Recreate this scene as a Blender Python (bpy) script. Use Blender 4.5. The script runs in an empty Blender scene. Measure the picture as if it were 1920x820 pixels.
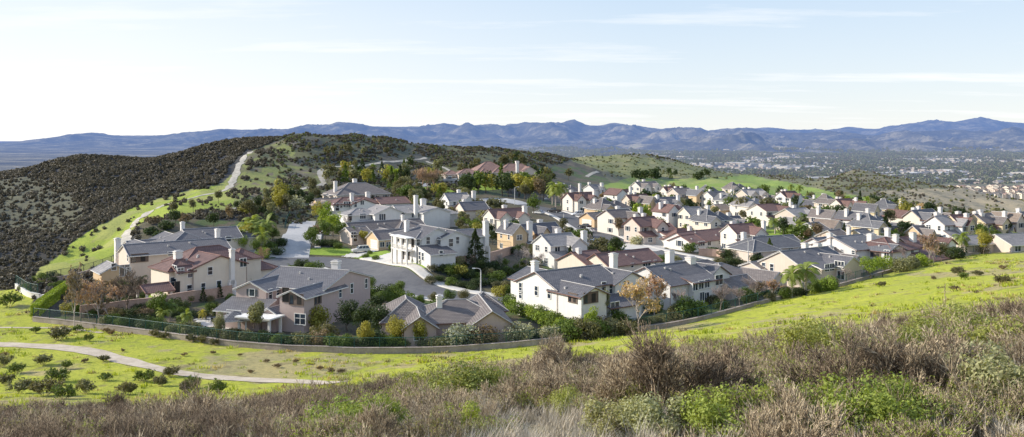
import bpy, math, random
import numpy as np
from math import radians as R, sin, cos, pi, sqrt, atan2, floor
from mathutils import Vector, Matrix

# ------------------------------------------------------------------ camera model (real lens, level camera with shift)
CAMZ = 30.0; F = 1663.0; HY = 262.0; CX = 960.0
S = bpy.context.scene
COL = S.collection
rnd = random.Random(11)
RG = np.random.RandomState(5)

# ------------------------------------------------------------------ noise
def _h(ix, iy, s):
    n = (ix.astype(np.int64)*374761393 + iy.astype(np.int64)*668265263 + s*1442695041) & 0x7fffffff
    n = ((n ^ (n >> 13)) * 1274126177) & 0x7fffffff
    n = (n ^ (n >> 16)) & 0xffff
    return n/65535.0
def vn(x, y, s=0):
    x = np.asarray(x, float); y = np.asarray(y, float)
    xi = np.floor(x); yi = np.floor(y); fx = x-xi; fy = y-yi
    fx = fx*fx*(3-2*fx); fy = fy*fy*(3-2*fy)
    a = _h(xi, yi, s); b = _h(xi+1, yi, s); c = _h(xi, yi+1, s); d = _h(xi+1, yi+1, s)
    return (a*(1-fx)+b*fx)*(1-fy)+(c*(1-fx)+d*fx)*fy
def fbm(x, y, o=4, s=0, g=.5):
    t = 0; a = 1; n = 0
    for i in range(o):
        t = t+a*(vn(x, y, s+i*17)-.5)*2; n += a; a *= g; x = x*2.03+13.1; y = y*2.03+7.7
    return t/n
def ridged(x, y, o=4, s=0):
    t = 0; a = 1; n = 0
    for i in range(o):
        t = t+a*(1-np.abs(vn(x, y, s+i*31)*2-1)); n += a; a *= .5; x = x*2.1+5.3; y = y*2.1+9.1
    return t/n
def sst(a, b, x):
    t = np.clip((x-a)/(b-a), 0, 1); return t*t*(3-2*t)

# ------------------------------------------------------------------ terrain: heights measured at surveyed points
# (image column, image row, distance) of ground points; None distance -> given height
def at(px, py, d): return ((px-CX)/F*d, d, CAMZ-(py-HY)/F*d)
def atz(px, py, z):
    d = (CAMZ-z)*F/(py-HY); return ((px-CX)/F*d, d, z)
CT = []
def cd(*l):
    for a in l: CT.append(at(*a))
def cz(*l):
    for a in l: CT.append(atz(*a))
def cw(*l):
    for a in l: CT.append(a)
# foreground slope
cw((-8,2,25.6),(0,2,25.8),(8,2,26.2),(0,-40,31),(-60,-40,30),(60,-40,33),(120,-20,36),(-120,-20,26))
cd((-200,900,14),(0,890,14),(500,872,14),(960,845,14),(1200,815,14.5),(1500,822,14),(1900,800,14),(2200,790,14))
cd((-200,862,22),(0,852,22),(480,838,22),(960,795,22),(1440,752,22),(1920,705,22),(2200,680,22))
cd((-200,826,30),(0,816,30),(480,806,30),(960,752,30),(1300,724,30),(1600,692,30),(1920,662,30),(2200,610,30))
cd((0,800,44),(480,784,44),(960,724,44),(1300,694,44),(1600,658,46),(1920,624,46),(2200,590,46))
# grass below the brush
cd((-250,760,85),(0,745,85),(300,745,88),(560,725,92),(700,712,90),(960,690,84),(1150,672,78),(1300,655,78),(1600,595,85),(1920,560,82),(2250,520,90))
cd((1750,565,110),(1920,520,120),(1500,590,120),(1800,520,150),(1920,490,170),(1650,540,150),(2200,470,180),(1400,615,112),(1200,632,112))
cz((-200,660,0.5),(0,648,1.0),(150,660,1.3),(300,690,1.8),(560,712,2.4),(75,608,0),(-100,600,0),(-150,570,-1),(0,560,-.5))
cz((190,618,0),(420,650,0),(560,658,0),(700,663,0),(830,661,0),(960,652,0),(1060,641,0.2),(1180,624,.3),(1290,606,.5),(1370,586,.7),(1460,562,.9),(1560,541,1.2),(1640,519,1.8),(1700,502,2.4),(1800,482,2.6),(1920,464,2.6),(2150,440,2.6))
# suburb
cz((300,560,0),(400,560,0),(500,590,0),(600,600,0),(700,600,0),(860,620,0),(1000,600,0),(1150,600,0),(250,520,0),(350,480,1),(430,445,1.5),(200,540,0))
cz((560,490,.3),(640,492,.2),(700,510,0),(760,532,-.3),(830,552,-.5),(900,562,-.6),(980,566,-.6),(1300,560,-.6),(1400,545,-.8),(1500,520,-.8),(1600,500,-.5),(1700,480,0),(1850,465,.5))
cz((548,480,1),(572,412,3),(500,440,4),(640,478,.8),(700,480,1.2),(760,478,2.5),(835,490,2.6),(790,500,2.5),(870,482,2.4),(900,500,0),(960,500,-.8),(960,530,-.8),(860,530,-.4),(930,478,.6))
cz((1000,470,-1),(1060,480,-2),(1160,505,-1.5),(1110,440,0),(1200,468,-.5),(1300,498,-1),(1350,465,-1.5),(1250,470,-1),(960,435,1),(960,400,3.5),(1037,396,2),(880,405,3.5),(800,430,3),(700,425,2.5),(740,440,2))
cz((1060,375,2),(1150,380,1),(1250,400,-1),(1350,420,-2),(1450,440,-2),(1600,450,-1),(1750,440,0),(1900,430,0),(2100,425,0),(1250,365,-1.5),(1350,370,-2),(1500,385,-3),(1600,395,-3),(1800,420,-2),(1210,352,-2),(1475,368,-4),(1650,395,-5),(1780,412,-4),(1900,425,-3),(2100,440,-3))
# mansion knoll and its slope
cd((930,338,430),(870,340,430),(1000,338,430),(880,350,412),(760,350,400),(960,378,372),(900,382,372),(820,378,360),(720,372,350),(650,362,380),(700,345,420),(1020,360,420))
# left ridge, path, hill
cd((35,545,172),(60,525,185),(120,490,205),(180,458,230),(240,430,260),(300,400,290),(360,372,330),(430,350,370),(455,318,420),(472,285,460),(540,262,500),(600,254,520),(660,258,540),(740,268,560),(800,277,600),(850,281,620),(900,281,630),(960,284,630),(1040,296,620),(1100,315,590),(1150,334,560),(1190,345,560))
cd((230,460,225),(280,415,260),(350,380,310),(440,388,320),(520,366,360),(600,345,410),(600,318,450),(680,318,470),(760,312,500),(520,320,420),(540,290,470),(620,285,500),(700,290,510),(800,300,540),(900,300,550),(1000,315,540),(1060,330,540),(840,325,470),(1060,345,480))
# dark hillside left of the canyon
cd((0,340,500),(100,313,510),(200,303,525),(300,298,540),(400,285,545),(500,267,535),(-150,350,480),(-300,365,470))
cd((0,400,420),(100,385,420),(200,370,420),(300,345,440),(400,310,470),(0,480,330),(90,440,330),(-150,420,400),(200,410,340),(300,378,360),(-150,520,300),(-300,480,380),(0,362,470),(150,335,470))
cw((-165,250,-22),(-140,255,-14),(-200,260,-26),(-250,280,-30),(-130,285,-8),(-300,230,-40),(-220,170,-30),(-150,190,-10),(-180,130,-14),(-260,100,-30))
# behind the skyline
cw((-400,800,-40),(-200,800,-30),(-80,760,-10),(0,850,-20),(60,900,-20),(-500,500,-30),(-600,900,-60),(-300,1100,-70),(0,1200,-75),(150,1100,-50))
# olive hill and green field
cd((1100,290,800),(1200,300,840),(1150,293,820),(1300,316,820),(1400,335,790),(1480,350,740),(1060,291,790),(1200,345,600),(1280,350,580),(1380,345,600),(1420,352,560),(1560,368,520),(1680,392,450),(1100,310,720),(1200,325,700),(1300,335,680))
cw((150,1300,-60),(350,1200,-70),(600,1200,-80),(330,900,-50),(520,900,-62),(800,1100,-80),(1000,1000,-80),(230,1000,-30))
cd((1500,330,900),(1600,322,820),(1680,335,760),(1540,345,820),(1450,358,720),(1620,352,640),(1700,380,560),(1800,412,470),(1780,390,540),(1850,400,600),(1920,410,560),(1760,368,950),(1900,390,820),(1700,356,950),(1900,356,1250),(1800,358,1150),(1850,350,1350),(1920,350,1350),(1750,352,1300),(2100,352,1300),(2100,402,800),(2200,430,400),(1600,335,1000),(1500,345,1000))
CT = np.array(CT)
def _rbf():
    P = CT[:, :2]/100.0; z = CT[:, 2]; n = len(P)
    A = np.zeros((n+3, n+3)); r = np.sqrt(((P[:, None]-P[None])**2).sum(-1))
    A[:n, :n] = np.sqrt(r*r+.0025); A[:n, :n] -= np.eye(n)*.01
    A[:n, n] = 1; A[:n, n+1:] = P; A[n, :n] = 1; A[n+1:, :n] = P.T
    return np.linalg.solve(A, np.concatenate([z, [0, 0, 0]])), P
_W, _P = _rbf()
def H0(x, y):
    x = np.atleast_1d(np.asarray(x, float)); y = np.atleast_1d(np.asarray(y, float)); sh = x.shape
    x = x.ravel()/100; y = y.ravel()/100; out = np.empty(len(x))
    for i in range(0, len(x), 20000):
        a = x[i:i+20000]; b = y[i:i+20000]
        r = np.sqrt((a[:, None]-_P[None, :, 0])**2+(b[:, None]-_P[None, :, 1])**2+.0025)
        out[i:i+20000] = r@_W[:-3]+_W[-3]+_W[-2]*a+_W[-1]*b
    return out.reshape(sh)
def pix(x, y, z): return CX+F*x/y, HY+F*(CAMZ-z)/y
def H(x, y):
    x = np.atleast_1d(np.asarray(x, float)); y = np.atleast_1d(np.asarray(y, float))
    z = H0(x, y)
    mm = 1-sst(-10, 60, x)
    hill = sst(300, 380, y-x*.15)*mm+sst(520, 600, y)*(1-mm)
    hill = np.maximum(hill, sst(-85, -130, x)*sst(180, 240, y))
    n = fbm(x/70, y/70, 4, 3)*6.0+(ridged(x/110, y/150, 3, 9)-.6)*9
    far = np.maximum(sst(430, 520, y), sst(-.24, -.34, x/y)*.9); n = n+sst(-.24, -.36, x/y)*(ridged(x/70+y/260, y/120, 3, 19)-.62)*9
    z = z+hill*n*(.25+.55*far)
    z = z+fbm(x/9, y/9, 3, 21)*.15*sst(25, 60, y)*sst(210, 180, y)+hill*fbm(x/12, y/12, 3, 5)*1.0
    z = z+fbm(x/2.5, y/2.5, 3, 8)*.18*sst(40, 20, y)
    return z
_gg = np.concatenate([np.geomspace(8, 24, 60)[:-1], np.geomspace(24, 1525, 900)]); _uu = np.linspace(-900, 2820, 1150)
_gm, _um = np.meshgrid(_gg, _uu, indexing='ij'); _GY = _gm-22; _GX = (_um-CX)/F*(_gm+18); _GZ = H(_GX, _GY)
def HL(x, y):
    g = np.asarray(y, float)+22; u = np.asarray(x, float)*F/(g+18)+CX
    ri = np.interp(g, _gg, np.arange(len(_gg))); ci = np.clip((u+900)/(3720)*1149, 0, 1148.999); ri = np.clip(ri, 0, len(_gg)-1.001)
    r = ri.astype(int); c = ci.astype(int); a = ri-r; b = ci-c
    return (_GZ[r, c]*(1-a)+_GZ[r+1, c]*a)*(1-b)+(_GZ[r, c+1]*(1-a)+_GZ[r+1, c+1]*a)*b
def Hs(x, y): return float(HL(np.array([x]), np.array([y]))[0])
_D = np.geomspace(4, 1500, 900)
def hit(px, py, off=0.0, dmin=4):
    d = _D[_D >= dmin]; x = (px-CX)/F*d; zr = CAMZ-(py-HY)/F*d
    f = zr-(HL(x, d)+off); k = np.where(f <= 0)[0]
    if len(k) == 0 or k[0] == 0: i = len(d)-1 if len(k) == 0 else 1
    else: i = k[0]
    a, b = d[i-1], d[i]
    for _ in range(12):
        m = (a+b)/2
        if CAMZ-(py-HY)/F*m-(Hs((px-CX)/F*m, m)+off) <= 0: b = m
        else: a = m
    return Vector(((px-CX)/F*b, b, Hs((px-CX)/F*b, b)))
def G(px, py, z): return Vector(atz(px, py, z))

# ------------------------------------------------------------------ material helpers
def newmat(name):
    m = bpy.data.materials.new(name); m.use_nodes = True; nt = m.node_tree
    for n in list(nt.nodes): nt.nodes.remove(n)
    return m, nt
def nd(nt, t, **k):
    n = nt.nodes.new(t)
    for a, b in k.items():
        if a in ('inp',):
            for q, v in b.items(): n.inputs[q].default_value = v
        else: setattr(n, a, b)
    return n
def ln(nt, a, b): nt.links.new(a, b)
def ramp(nt, stops, src):
    r = nd(nt, 'ShaderNodeValToRGB'); e = r.color_ramp.elements
    while len(e) < len(stops): e.new(.5)
    for i, (p, c) in enumerate(stops):
        e[i].position = p; e[i].color = tuple(c)+(1,) if len(c) == 3 else c
    ln(nt, src, r.inputs[0]); return r.outputs[0]
def noise(nt, vec, scale, det=4, rough=.55):
    n = nd(nt, 'ShaderNodeTexNoise', inp={'Scale': scale, 'Detail': det, 'Roughness': rough})
    if vec is not None: ln(nt, vec, n.inputs['Vector'])
    return n.outputs['Fac']
def math_(nt, op, a, b=None):
    n = nd(nt, 'ShaderNodeMath', operation=op)
    for i, v in enumerate((a, b)):
        if v is None: continue
        if isinstance(v, (int, float)): n.inputs[i].default_value = v
        else: ln(nt, v, n.inputs[i])
    return n.outputs[0]
def mixc(nt, f, a, b, mode='MIX'):
    n = nd(nt, 'ShaderNodeMix', data_type='RGBA', blend_type=mode)
    for i, v in ((0, f), (6, a), (7, b)):
        if isinstance(v, (int, float)): n.inputs[i].default_value = v
        elif isinstance(v, tuple): n.inputs[i].default_value = v if len(v) == 4 else v+(1,)
        else: ln(nt, v, n.inputs[i])
    return n.outputs[2]
def out(nt, sh, disp=None):
    o = nd(nt, 'ShaderNodeOutputMaterial'); ln(nt, sh, o.inputs[0])
def pbsdf(nt, col, rough=.8, bump=None, bs=.3, bd=.05, spec=.3, **k):
    p = nd(nt, 'ShaderNodeBsdfPrincipled'); p.inputs['Roughness'].default_value = rough
    p.inputs['Specular IOR Level'].default_value = spec
    if isinstance(col, tuple): p.inputs['Base Color'].default_value = col+(1,)
    else: ln(nt, col, p.inputs['Base Color'])
    for a, b in k.items(): p.inputs[a].default_value = b
    if bump is not None:
        b_ = nd(nt, 'ShaderNodeBump', inp={'Strength': bs, 'Distance': bd}); ln(nt, bump, b_.inputs['Height']); ln(nt, b_.outputs[0], p.inputs['Normal'])
    return p.outputs[0]
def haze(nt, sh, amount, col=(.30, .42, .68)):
    """aerial perspective painted on far surfaces: blue emission mixed in, fixed to the place"""
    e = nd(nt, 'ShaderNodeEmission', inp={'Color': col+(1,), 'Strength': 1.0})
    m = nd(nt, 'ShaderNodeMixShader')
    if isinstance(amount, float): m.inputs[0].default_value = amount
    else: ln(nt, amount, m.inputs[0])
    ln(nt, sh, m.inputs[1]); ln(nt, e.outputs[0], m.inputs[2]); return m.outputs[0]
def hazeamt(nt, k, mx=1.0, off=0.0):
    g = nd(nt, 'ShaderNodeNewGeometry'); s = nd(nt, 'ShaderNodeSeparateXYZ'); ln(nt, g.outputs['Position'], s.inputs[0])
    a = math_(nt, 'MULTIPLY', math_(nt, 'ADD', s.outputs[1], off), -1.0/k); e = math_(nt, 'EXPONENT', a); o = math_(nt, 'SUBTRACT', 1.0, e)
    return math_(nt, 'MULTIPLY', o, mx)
def geo(nt): return nd(nt, 'ShaderNodeNewGeometry').outputs['Position']
def objc(nt): return nd(nt, 'ShaderNodeTexCoord').outputs['Object']
def orand(nt): return nd(nt, 'ShaderNodeObjectInfo').outputs['Random']
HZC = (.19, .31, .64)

MATS = {}
def plain(name, col, rough=.7, var=.12, scale=2.0, spec=.3, metal=0.0):
    if name in MATS: return MATS[name]
    m, nt = newmat(name); g = geo(nt); n = noise(nt, g, scale, 5)
    c2 = tuple(max(0, c*(1-var)) for c in col); c3 = tuple(min(1, c*(1+var)) for c in col)
    c = ramp(nt, [(.3, c2), (.7, c3)], n)
    out(nt, pbsdf(nt, c, rough, n, .2, .01, spec, Metallic=metal)); MATS[name] = m; return m
def stucco(name, col):
    if name in MATS: return MATS[name]
    m, nt = newmat(name); g = geo(nt)
    n = noise(nt, g, .9, 6, .7); f = noise(nt, g, 14, 3)
    c = ramp(nt, [(.3, tuple(x*.93 for x in col)), (.65, col)], n)
    mp = nd(nt, 'ShaderNodeMapping'); mp.inputs['Scale'].default_value = (2.5, 2.5, .35); ln(nt, g, mp.inputs[0])
    st = noise(nt, mp.outputs[0], .8, 4); stf = ramp(nt, [(.3, (.95, .94, .93)), (.6, (1, 1, 1))], st)
    c = mixc(nt, 1.0, c, stf, 'MULTIPLY')
    out(nt, pbsdf(nt, c, .9, f, .35, .02, .2)); MATS[name] = m; return m
def rooftile(name, col, lite):
    if name in MATS: return MATS[name]
    m, nt = newmat(name); uv = nd(nt, 'ShaderNodeUVMap').outputs[0]
    b = nd(nt, 'ShaderNodeTexBrick', offset=.5, inp={'Scale': 1.0, 'Mortar Size': .05, 'Mortar Smooth': .3, 'Brick Width': .42, 'Row Height': .36, 'Bias': 0.0})
    b.inputs['Color1'].default_value = tuple(col)+(1,); b.inputs['Color2'].default_value = tuple(lite)+(1,)
    b.inputs['Mortar'].default_value = tuple(x*.35 for x in col)+(1,); ln(nt, uv, b.inputs['Vector'])
    s = nd(nt, 'ShaderNodeSeparateXYZ'); ln(nt, uv, s.inputs[0])
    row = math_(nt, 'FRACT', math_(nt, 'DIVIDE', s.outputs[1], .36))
    n = noise(nt, geo(nt), .8, 5, .7); nn = ramp(nt, [(.3, (.78, .78, .8)), (.7, (1.12, 1.1, 1.08))], n)
    c = mixc(nt, 1.0, b.outputs[0], nn, 'MULTIPLY')
    wn = nd(nt, 'ShaderNodeTexWhiteNoise', noise_dimensions='2D')
    cmb = nd(nt, 'ShaderNodeCombineXYZ'); ln(nt, math_(nt, 'FLOOR', math_(nt, 'DIVIDE', s.outputs[1], .36)), cmb.inputs[1]); ln(nt, math_(nt, 'FLOOR', math_(nt, 'DIVIDE', s.outputs[0], 1.9)), cmb.inputs[0])
    ln(nt, cmb.outputs[0], wn.inputs[0])
    rr = ramp(nt, [(0, (.8, .8, .82)), (1, (1.15, 1.14, 1.12))], wn.outputs[0]); c = mixc(nt, 1.0, c, rr, 'MULTIPLY')
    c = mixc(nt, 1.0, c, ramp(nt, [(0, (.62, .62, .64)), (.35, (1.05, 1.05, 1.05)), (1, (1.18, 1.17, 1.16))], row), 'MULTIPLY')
    c = mixc(nt, .3, c, mixc(nt, orand(nt), tuple(x*.8 for x in col), tuple(x*1.15 for x in lite)))
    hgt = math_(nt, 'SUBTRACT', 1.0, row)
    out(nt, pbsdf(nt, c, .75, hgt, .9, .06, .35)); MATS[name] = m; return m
def leafmat(name, col, var=.35, tr=.3):
    if name in MATS: return MATS[name]
    m, nt = newmat(name); g = geo(nt); n = noise(nt, g, 1.1, 3, .6)
    isl = nd(nt, 'ShaderNodeNewGeometry').outputs['Random Per Island']
    lo = tuple(c*(1-var)*.8 for c in col); hi = tuple(min(1, c*(1+var)) for c in col)
    warm = (hi[0]*1.15, hi[1]*1.0, hi[2]*.8)
    c = ramp(nt, [(.25, lo), (.5, col), (.75, hi)], math_(nt, 'ADD', math_(nt, 'MULTIPLY', n, .6), math_(nt, 'MULTIPLY', isl, .4)))
    c = mixc(nt, math_(nt, 'MULTIPLY', orand(nt), .55), c, warm)
    d = pbsdf(nt, c, .6, None, spec=.25)
    t = nd(nt, 'ShaderNodeBsdfTranslucent'); ln(nt, mixc(nt, 1.0, c, (1.3, 1.25, .6), 'MULTIPLY'), t.inputs[0])
    mx = nd(nt, 'ShaderNodeMixShader', inp={0: tr}); ln(nt, d, mx.inputs[1]); ln(nt, t.outputs[0], mx.inputs[2])
    out(nt, mx.outputs[0]); MATS[name] = m; return m
def glassmat(name='window_glass', col=(.03, .04, .055)):
    if name in MATS: return MATS[name]
    m, nt = newmat(name); n = noise(nt, geo(nt), .7, 2)
    c = ramp(nt, [(.35, tuple(x*.5 for x in col)), (.7, tuple(x*2.2 for x in col))], n)
    out(nt, pbsdf(nt, c, .12, None, spec=.6)); MATS[name] = m; return m

# ------------------------------------------------------------------ mesh builder
class MB:
    def __init__(s): s.v = []; s.f = []; s.m = []; s.uv = []; s.mats = []
    def mi(s, mat):
        if mat not in s.mats: s.mats.append(mat)
        return s.mats.index(mat)
    def face(s, pts, mat, uv=None):
        k = len(s.v); s.v += [tuple(p) for p in pts]; s.f.append(tuple(range(k, k+len(pts)))); s.m.append(s.mi(mat))
        s.uv += list(uv) if uv else [(p[0]+p[1], p[2]) for p in pts]
    def box(s, x0, y0, z0, x1, y1, z1, mat, bottom=True):
        p = [(x0, y0, z0), (x1, y0, z0), (x1, y1, z0), (x0, y1, z0), (x0, y0, z1), (x1, y0, z1), (x1, y1, z1), (x0, y1, z1)]
        for q in ((0, 1, 5, 4), (1, 2, 6, 5), (2, 3, 7, 6), (3, 0, 4, 7), (4, 5, 6, 7), (3, 2, 1, 0)): s.face([p[i] for i in q], mat)
    def tube(s, pts, rad, mat, n=6, cap=True):
        pts = [Vector(p) for p in pts]; rings = []
        for i, p in enumerate(pts):
            t = (pts[min(i+1, len(pts)-1)]-pts[max(i-1, 0)]); t = t.normalized() if t.length > 1e-9 else Vector((0, 0, 1))
            a = Vector((1, 0, 0)) if abs(t.x) < .8 else Vector((0, 1, 0)); u = t.cross(a).normalized(); w = t.cross(u)
            r = rad[i] if isinstance(rad, (list, tuple)) else rad
            rings.append([p+u*(r*cos(2*pi*k/n))+w*(r*sin(2*pi*k/n)) for k in range(n)])
        for i in range(len(rings)-1):
            for k in range(n):
                j = (k+1) % n; s.face([rings[i][k], rings[i][j], rings[i+1][j], rings[i+1][k]], mat)
        if cap:
            s.face(rings[0][::-1], mat); s.face(rings[-1], mat)
    def mesh(s, name, smooth=False):
        me = bpy.data.meshes.new(name); me.from_pydata(s.v, [], s.f)
        for m in s.mats: me.materials.append(m)
        me.polygons.foreach_set('material_index', s.m)
        u = me.uv_layers.new(name='UVMap'); u.data.foreach_set('uv', np.array(s.uv, dtype=np.float32).ravel())
        if smooth: me.polygons.foreach_set('use_smooth', [True]*len(s.f))
        me.update(); return me
    def obj(s, name, parent=None, **k):
        return mkobj(name, s.mesh(name, k.pop('smooth', False)), parent, **k)
def mkobj(name, data, parent=None, loc=None, rot=None, scale=None):
    o = bpy.data.objects.new(name, data); COL.objects.link(o)
    if parent: o.parent = parent
    if loc is not None: o.location = loc
    if rot is not None: o.rotation_euler = rot if isinstance(rot, (tuple, list)) else (0, 0, rot)
    if scale is not None: o.scale = (scale,)*3 if isinstance(scale, (int, float)) else scale
    return o
def npmesh(name, V, Fc, mats, mi=None, smooth=False):
    """V (n,3), Fc (m,k) arrays"""
    V = np.asarray(V, np.float32); Fc = np.asarray(Fc, np.int32); m, k = Fc.shape
    me = bpy.data.meshes.new(name); me.vertices.add(len(V)); me.vertices.foreach_set('co', V.ravel())
    me.loops.add(m*k); me.loops.foreach_set('vertex_index', Fc.ravel())
    me.polygons.add(m); me.polygons.foreach_set('loop_start', np.arange(0, m*k, k, dtype=np.int32)); me.polygons.foreach_set('loop_total', np.full(m, k, np.int32))
    for x in mats: me.materials.append(x)
    if mi is not None: me.polygons.foreach_set('material_index', np.asarray(mi, np.int32))
    if smooth: me.polygons.foreach_set('use_smooth', np.ones(m, bool))
    me.update(calc_edges=True); return me
def tag(o, label=None, cat=None, group=None, kind=None):
    if label: o['label'] = label
    if cat: o['category'] = cat
    if group: o['group'] = group
    if kind: o['kind'] = kind
    return o
def thing(name, loc=(0, 0, 0), rz=0, scale=None, **k):
    return tag(mkobj(name, None, None, loc, rz, scale), **k)
# ------------------------------------------------------------------ where what grows (fixed to the ground)
FENCE_PX = [(63, 603), (126, 610), (190, 618), (250, 625), (330, 636), (420, 648), (500, 655), (560, 659), (700, 663), (830, 661), (960, 652), (1060, 641), (1180, 624), (1290, 606), (1370, 586), (1460, 562), (1560, 541), (1640, 519), (1700, 502), (1800, 482), (1920, 464), (2000, 452)]
_fx = np.array([p[0] for p in FENCE_PX]); _fy = np.array([p[1] for p in FENCE_PX])
def pip(px, py, poly):
    ins = np.zeros(np.shape(px), bool); n = len(poly)
    for i in range(n):
        x1, y1 = poly[i]; x2, y2 = poly[(i+1) % n]
        if y1 == y2: continue
        c = ((y1 > py) != (y2 > py)) & (px < (x2-x1)*(py-y1)/(y2-y1)+x1); ins ^= c
    return ins
P_RIDGE = [(50, 540), (80, 500), (135, 455), (198, 418), (250, 388), (322, 366), (425, 342), (445, 385), (340, 402), (275, 412), (238, 445), (215, 478), (205, 500), (110, 520)]
P_MIXED = [(405, 372), (440, 320), (470, 282), (520, 264), (570, 262), (545, 300), (590, 318), (640, 345), (600, 352), (500, 372), (440, 398), (330, 405)]
P_FIELD = [(1130, 350), (1190, 331), (1250, 337), (1320, 334), (1400, 329), (1470, 340), (1540, 356), (1640, 373), (1740, 400), (1640, 396), (1500, 376), (1380, 360), (1250, 362), (1150, 362)]
P_OLIVE = [(1050, 292), (1120, 284), (1250, 302), (1400, 322), (1430, 335), (1330, 336), (1180, 336), (1100, 312)]
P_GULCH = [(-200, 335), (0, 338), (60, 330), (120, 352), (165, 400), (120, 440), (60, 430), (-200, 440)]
P_TAN = [(1640, 358), (1920, 350), (1990, 380), (1920, 402), (1800, 396), (1700, 375)]
C_ = lambda *a: np.array(a)
def zones(x, y, z):
    px, py = pix(x, np.maximum(y, 1), z)
    jx = fbm(x/6, y/10, 3, 51)*14; jy = fbm(x/6, y/10, 3, 77)*7
    qx = px+jx*np.clip(200/np.maximum(y, 1), .3, 1.5); qy = py+jy*np.clip(200/np.maximum(y, 1), .3, 1.2)
    near = ((py > np.interp(px, _fx, _fy)) & (px >= 61) | ((px < 61) & (qy > 545))) & (y < 262)
    return dict(near=near, ridge=pip(qx, qy, P_RIDGE) & (y < 420), mixed=pip(qx, qy, P_MIXED) & (y > 250), field=pip(qx, qy, P_FIELD) & (y > 350), olive=pip(qx, qy, P_OLIVE) & (y > 550), tan=pip(qx, qy, P_TAN) & (y > 380),
                hill=(((y > 300+x*.25) & (x < -10+(y-430)*.28)) | (x < -.42*y)) & (y > 150) & ~near, right=(y > 430) & (x > 60) | (y > 620), px=px, py=py)
def groundcolor(x, y, z):
    Z = zones(x, y, z); n1 = fbm(x/14, y/22, 4, 101); n2 = fbm(x/4, y/5, 3, 131); n3 = fbm(x/1.2, y/1.5, 3, 171)
    col = np.zeros(x.shape+(3,)); col[:] = C_(.12, .105, .06)
    def put(m, c, f=None):
        f = 1.0 if f is None else f[m][:, None]
        col[m] = col[m]*(1-f)+C_(*c)*f
    one = np.ones(x.shape)
    put(n2 > .12, (.16, .13, .09), one*.7); put(n1+n2*.4 < -.18, (.09, .13, .035), one*.8)
    put(Z['right'], (.17, .165, .085)); put(Z['right'] & (n1 > .05), (.21, .18, .11), one*.7)
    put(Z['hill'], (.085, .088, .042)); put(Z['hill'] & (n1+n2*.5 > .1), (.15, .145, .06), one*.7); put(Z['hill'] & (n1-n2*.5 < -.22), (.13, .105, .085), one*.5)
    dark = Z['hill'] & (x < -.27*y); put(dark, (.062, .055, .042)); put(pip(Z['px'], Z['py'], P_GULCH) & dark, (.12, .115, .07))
    put(Z['mixed'], (.18, .175, .075)); put(Z['mixed'] & (n1+n2 > .0), (.235, .25, .075)); put(Z['mixed'] & (n2 < -.25), (.20, .165, .11))
    put(Z['ridge'], (.30, .36, .055)); put(Z['ridge'] & (n1 > .1), (.33, .32, .12), one*.6)
    put(Z['olive'], (.21, .215, .075)); put(Z['olive'] & (n1 > .1), (.28, .26, .12), one*.7)
    put(Z['field'], (.25, .33, .06)); put(Z['field'] & (n1 > .12), (.30, .33, .11), one*.7)
    put(Z['tan'], (.40, .33, .22)); put(Z['tan'] & (n2 > .1), (.24, .21, .13), one*.7)
    nr = Z['near']; d = y
    g = .5+.5*n1; base = C_(.38, .42, .045)*(1-g[..., None]*.4)+C_(.50, .47, .12)*g[..., None]*.4
    col[nr] = base[nr]
    dry = sst(.16, .5, fbm(x/9, y/16, 4, 211)+fbm(x/2.2, y/3, 3, 61)*.45+.10*sst(130, 60, y)); put(nr, (.40, .33, .19), dry*.85)
    soil = sst(.30, .5, n3+n2*.35); put(nr, (.20, .16, .10), soil*.55)
    fg = nr & (y < 62); put(fg, (.20, .16, .11), sst(66, 50, y)*.9); put(fg & (n2 > .1), (.36, .30, .23), one*.6)
    bare = fg & (y < 14) & (x > -3) & (x < 12); put(bare, (.50, .42, .34), sst(-.3, .1, n2+.1))
    return col
# ------------------------------------------------------------------ ground mesh
def ground():
    X, Y, Z = _GX, _GY, _GZ
    n, m = X.shape; V = np.stack([X, Y, Z], -1).reshape(-1, 3)
    i = np.arange((n-1)*(m-1)); r = i//(m-1); c = i % (m-1); a = r*m+c
    Fc = np.stack([a, a+1, a+m+1, a+m], 1)
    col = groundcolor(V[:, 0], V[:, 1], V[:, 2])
    mt, nt = newmat('ground_soil_and_grass'); at_ = nd(nt, 'ShaderNodeAttribute', attribute_name='tint')
    gp = geo(nt); n1 = noise(nt, gp, 1.6, 6, .7); n2 = noise(nt, gp, 9, 4, .7); n0 = noise(nt, gp, .12, 5, .6)
    c = mixc(nt, 1.0, at_.outputs['Color'], ramp(nt, [(.3, (.62, .66, .6)), (.5, (1, 1, 1)), (.72, (1.25, 1.18, 1.1))], n1), 'MULTIPLY')
    c = mixc(nt, 1.0, c, ramp(nt, [(.32, (.74, .76, .72)), (.52, (1.03, 1.03, 1.0)), (.7, (1.2, 1.15, 1.12))], n2), 'MULTIPLY')
    c = mixc(nt, 1.0, c, ramp(nt, [(.3, (.85, .88, .9)), (.7, (1.12, 1.08, 1.0))], n0), 'MULTIPLY')
    h = math_(nt, 'ADD', n1, math_(nt, 'MULTIPLY', n2, .4))
    sh = pbsdf(nt, c, .95, h, .8, .35, .1)
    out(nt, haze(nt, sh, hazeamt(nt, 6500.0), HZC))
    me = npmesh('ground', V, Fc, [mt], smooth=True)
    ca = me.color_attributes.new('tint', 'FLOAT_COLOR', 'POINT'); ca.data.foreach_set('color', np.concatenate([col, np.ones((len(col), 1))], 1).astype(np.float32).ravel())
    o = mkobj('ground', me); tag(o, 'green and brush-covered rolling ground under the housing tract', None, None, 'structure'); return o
ground()

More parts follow.
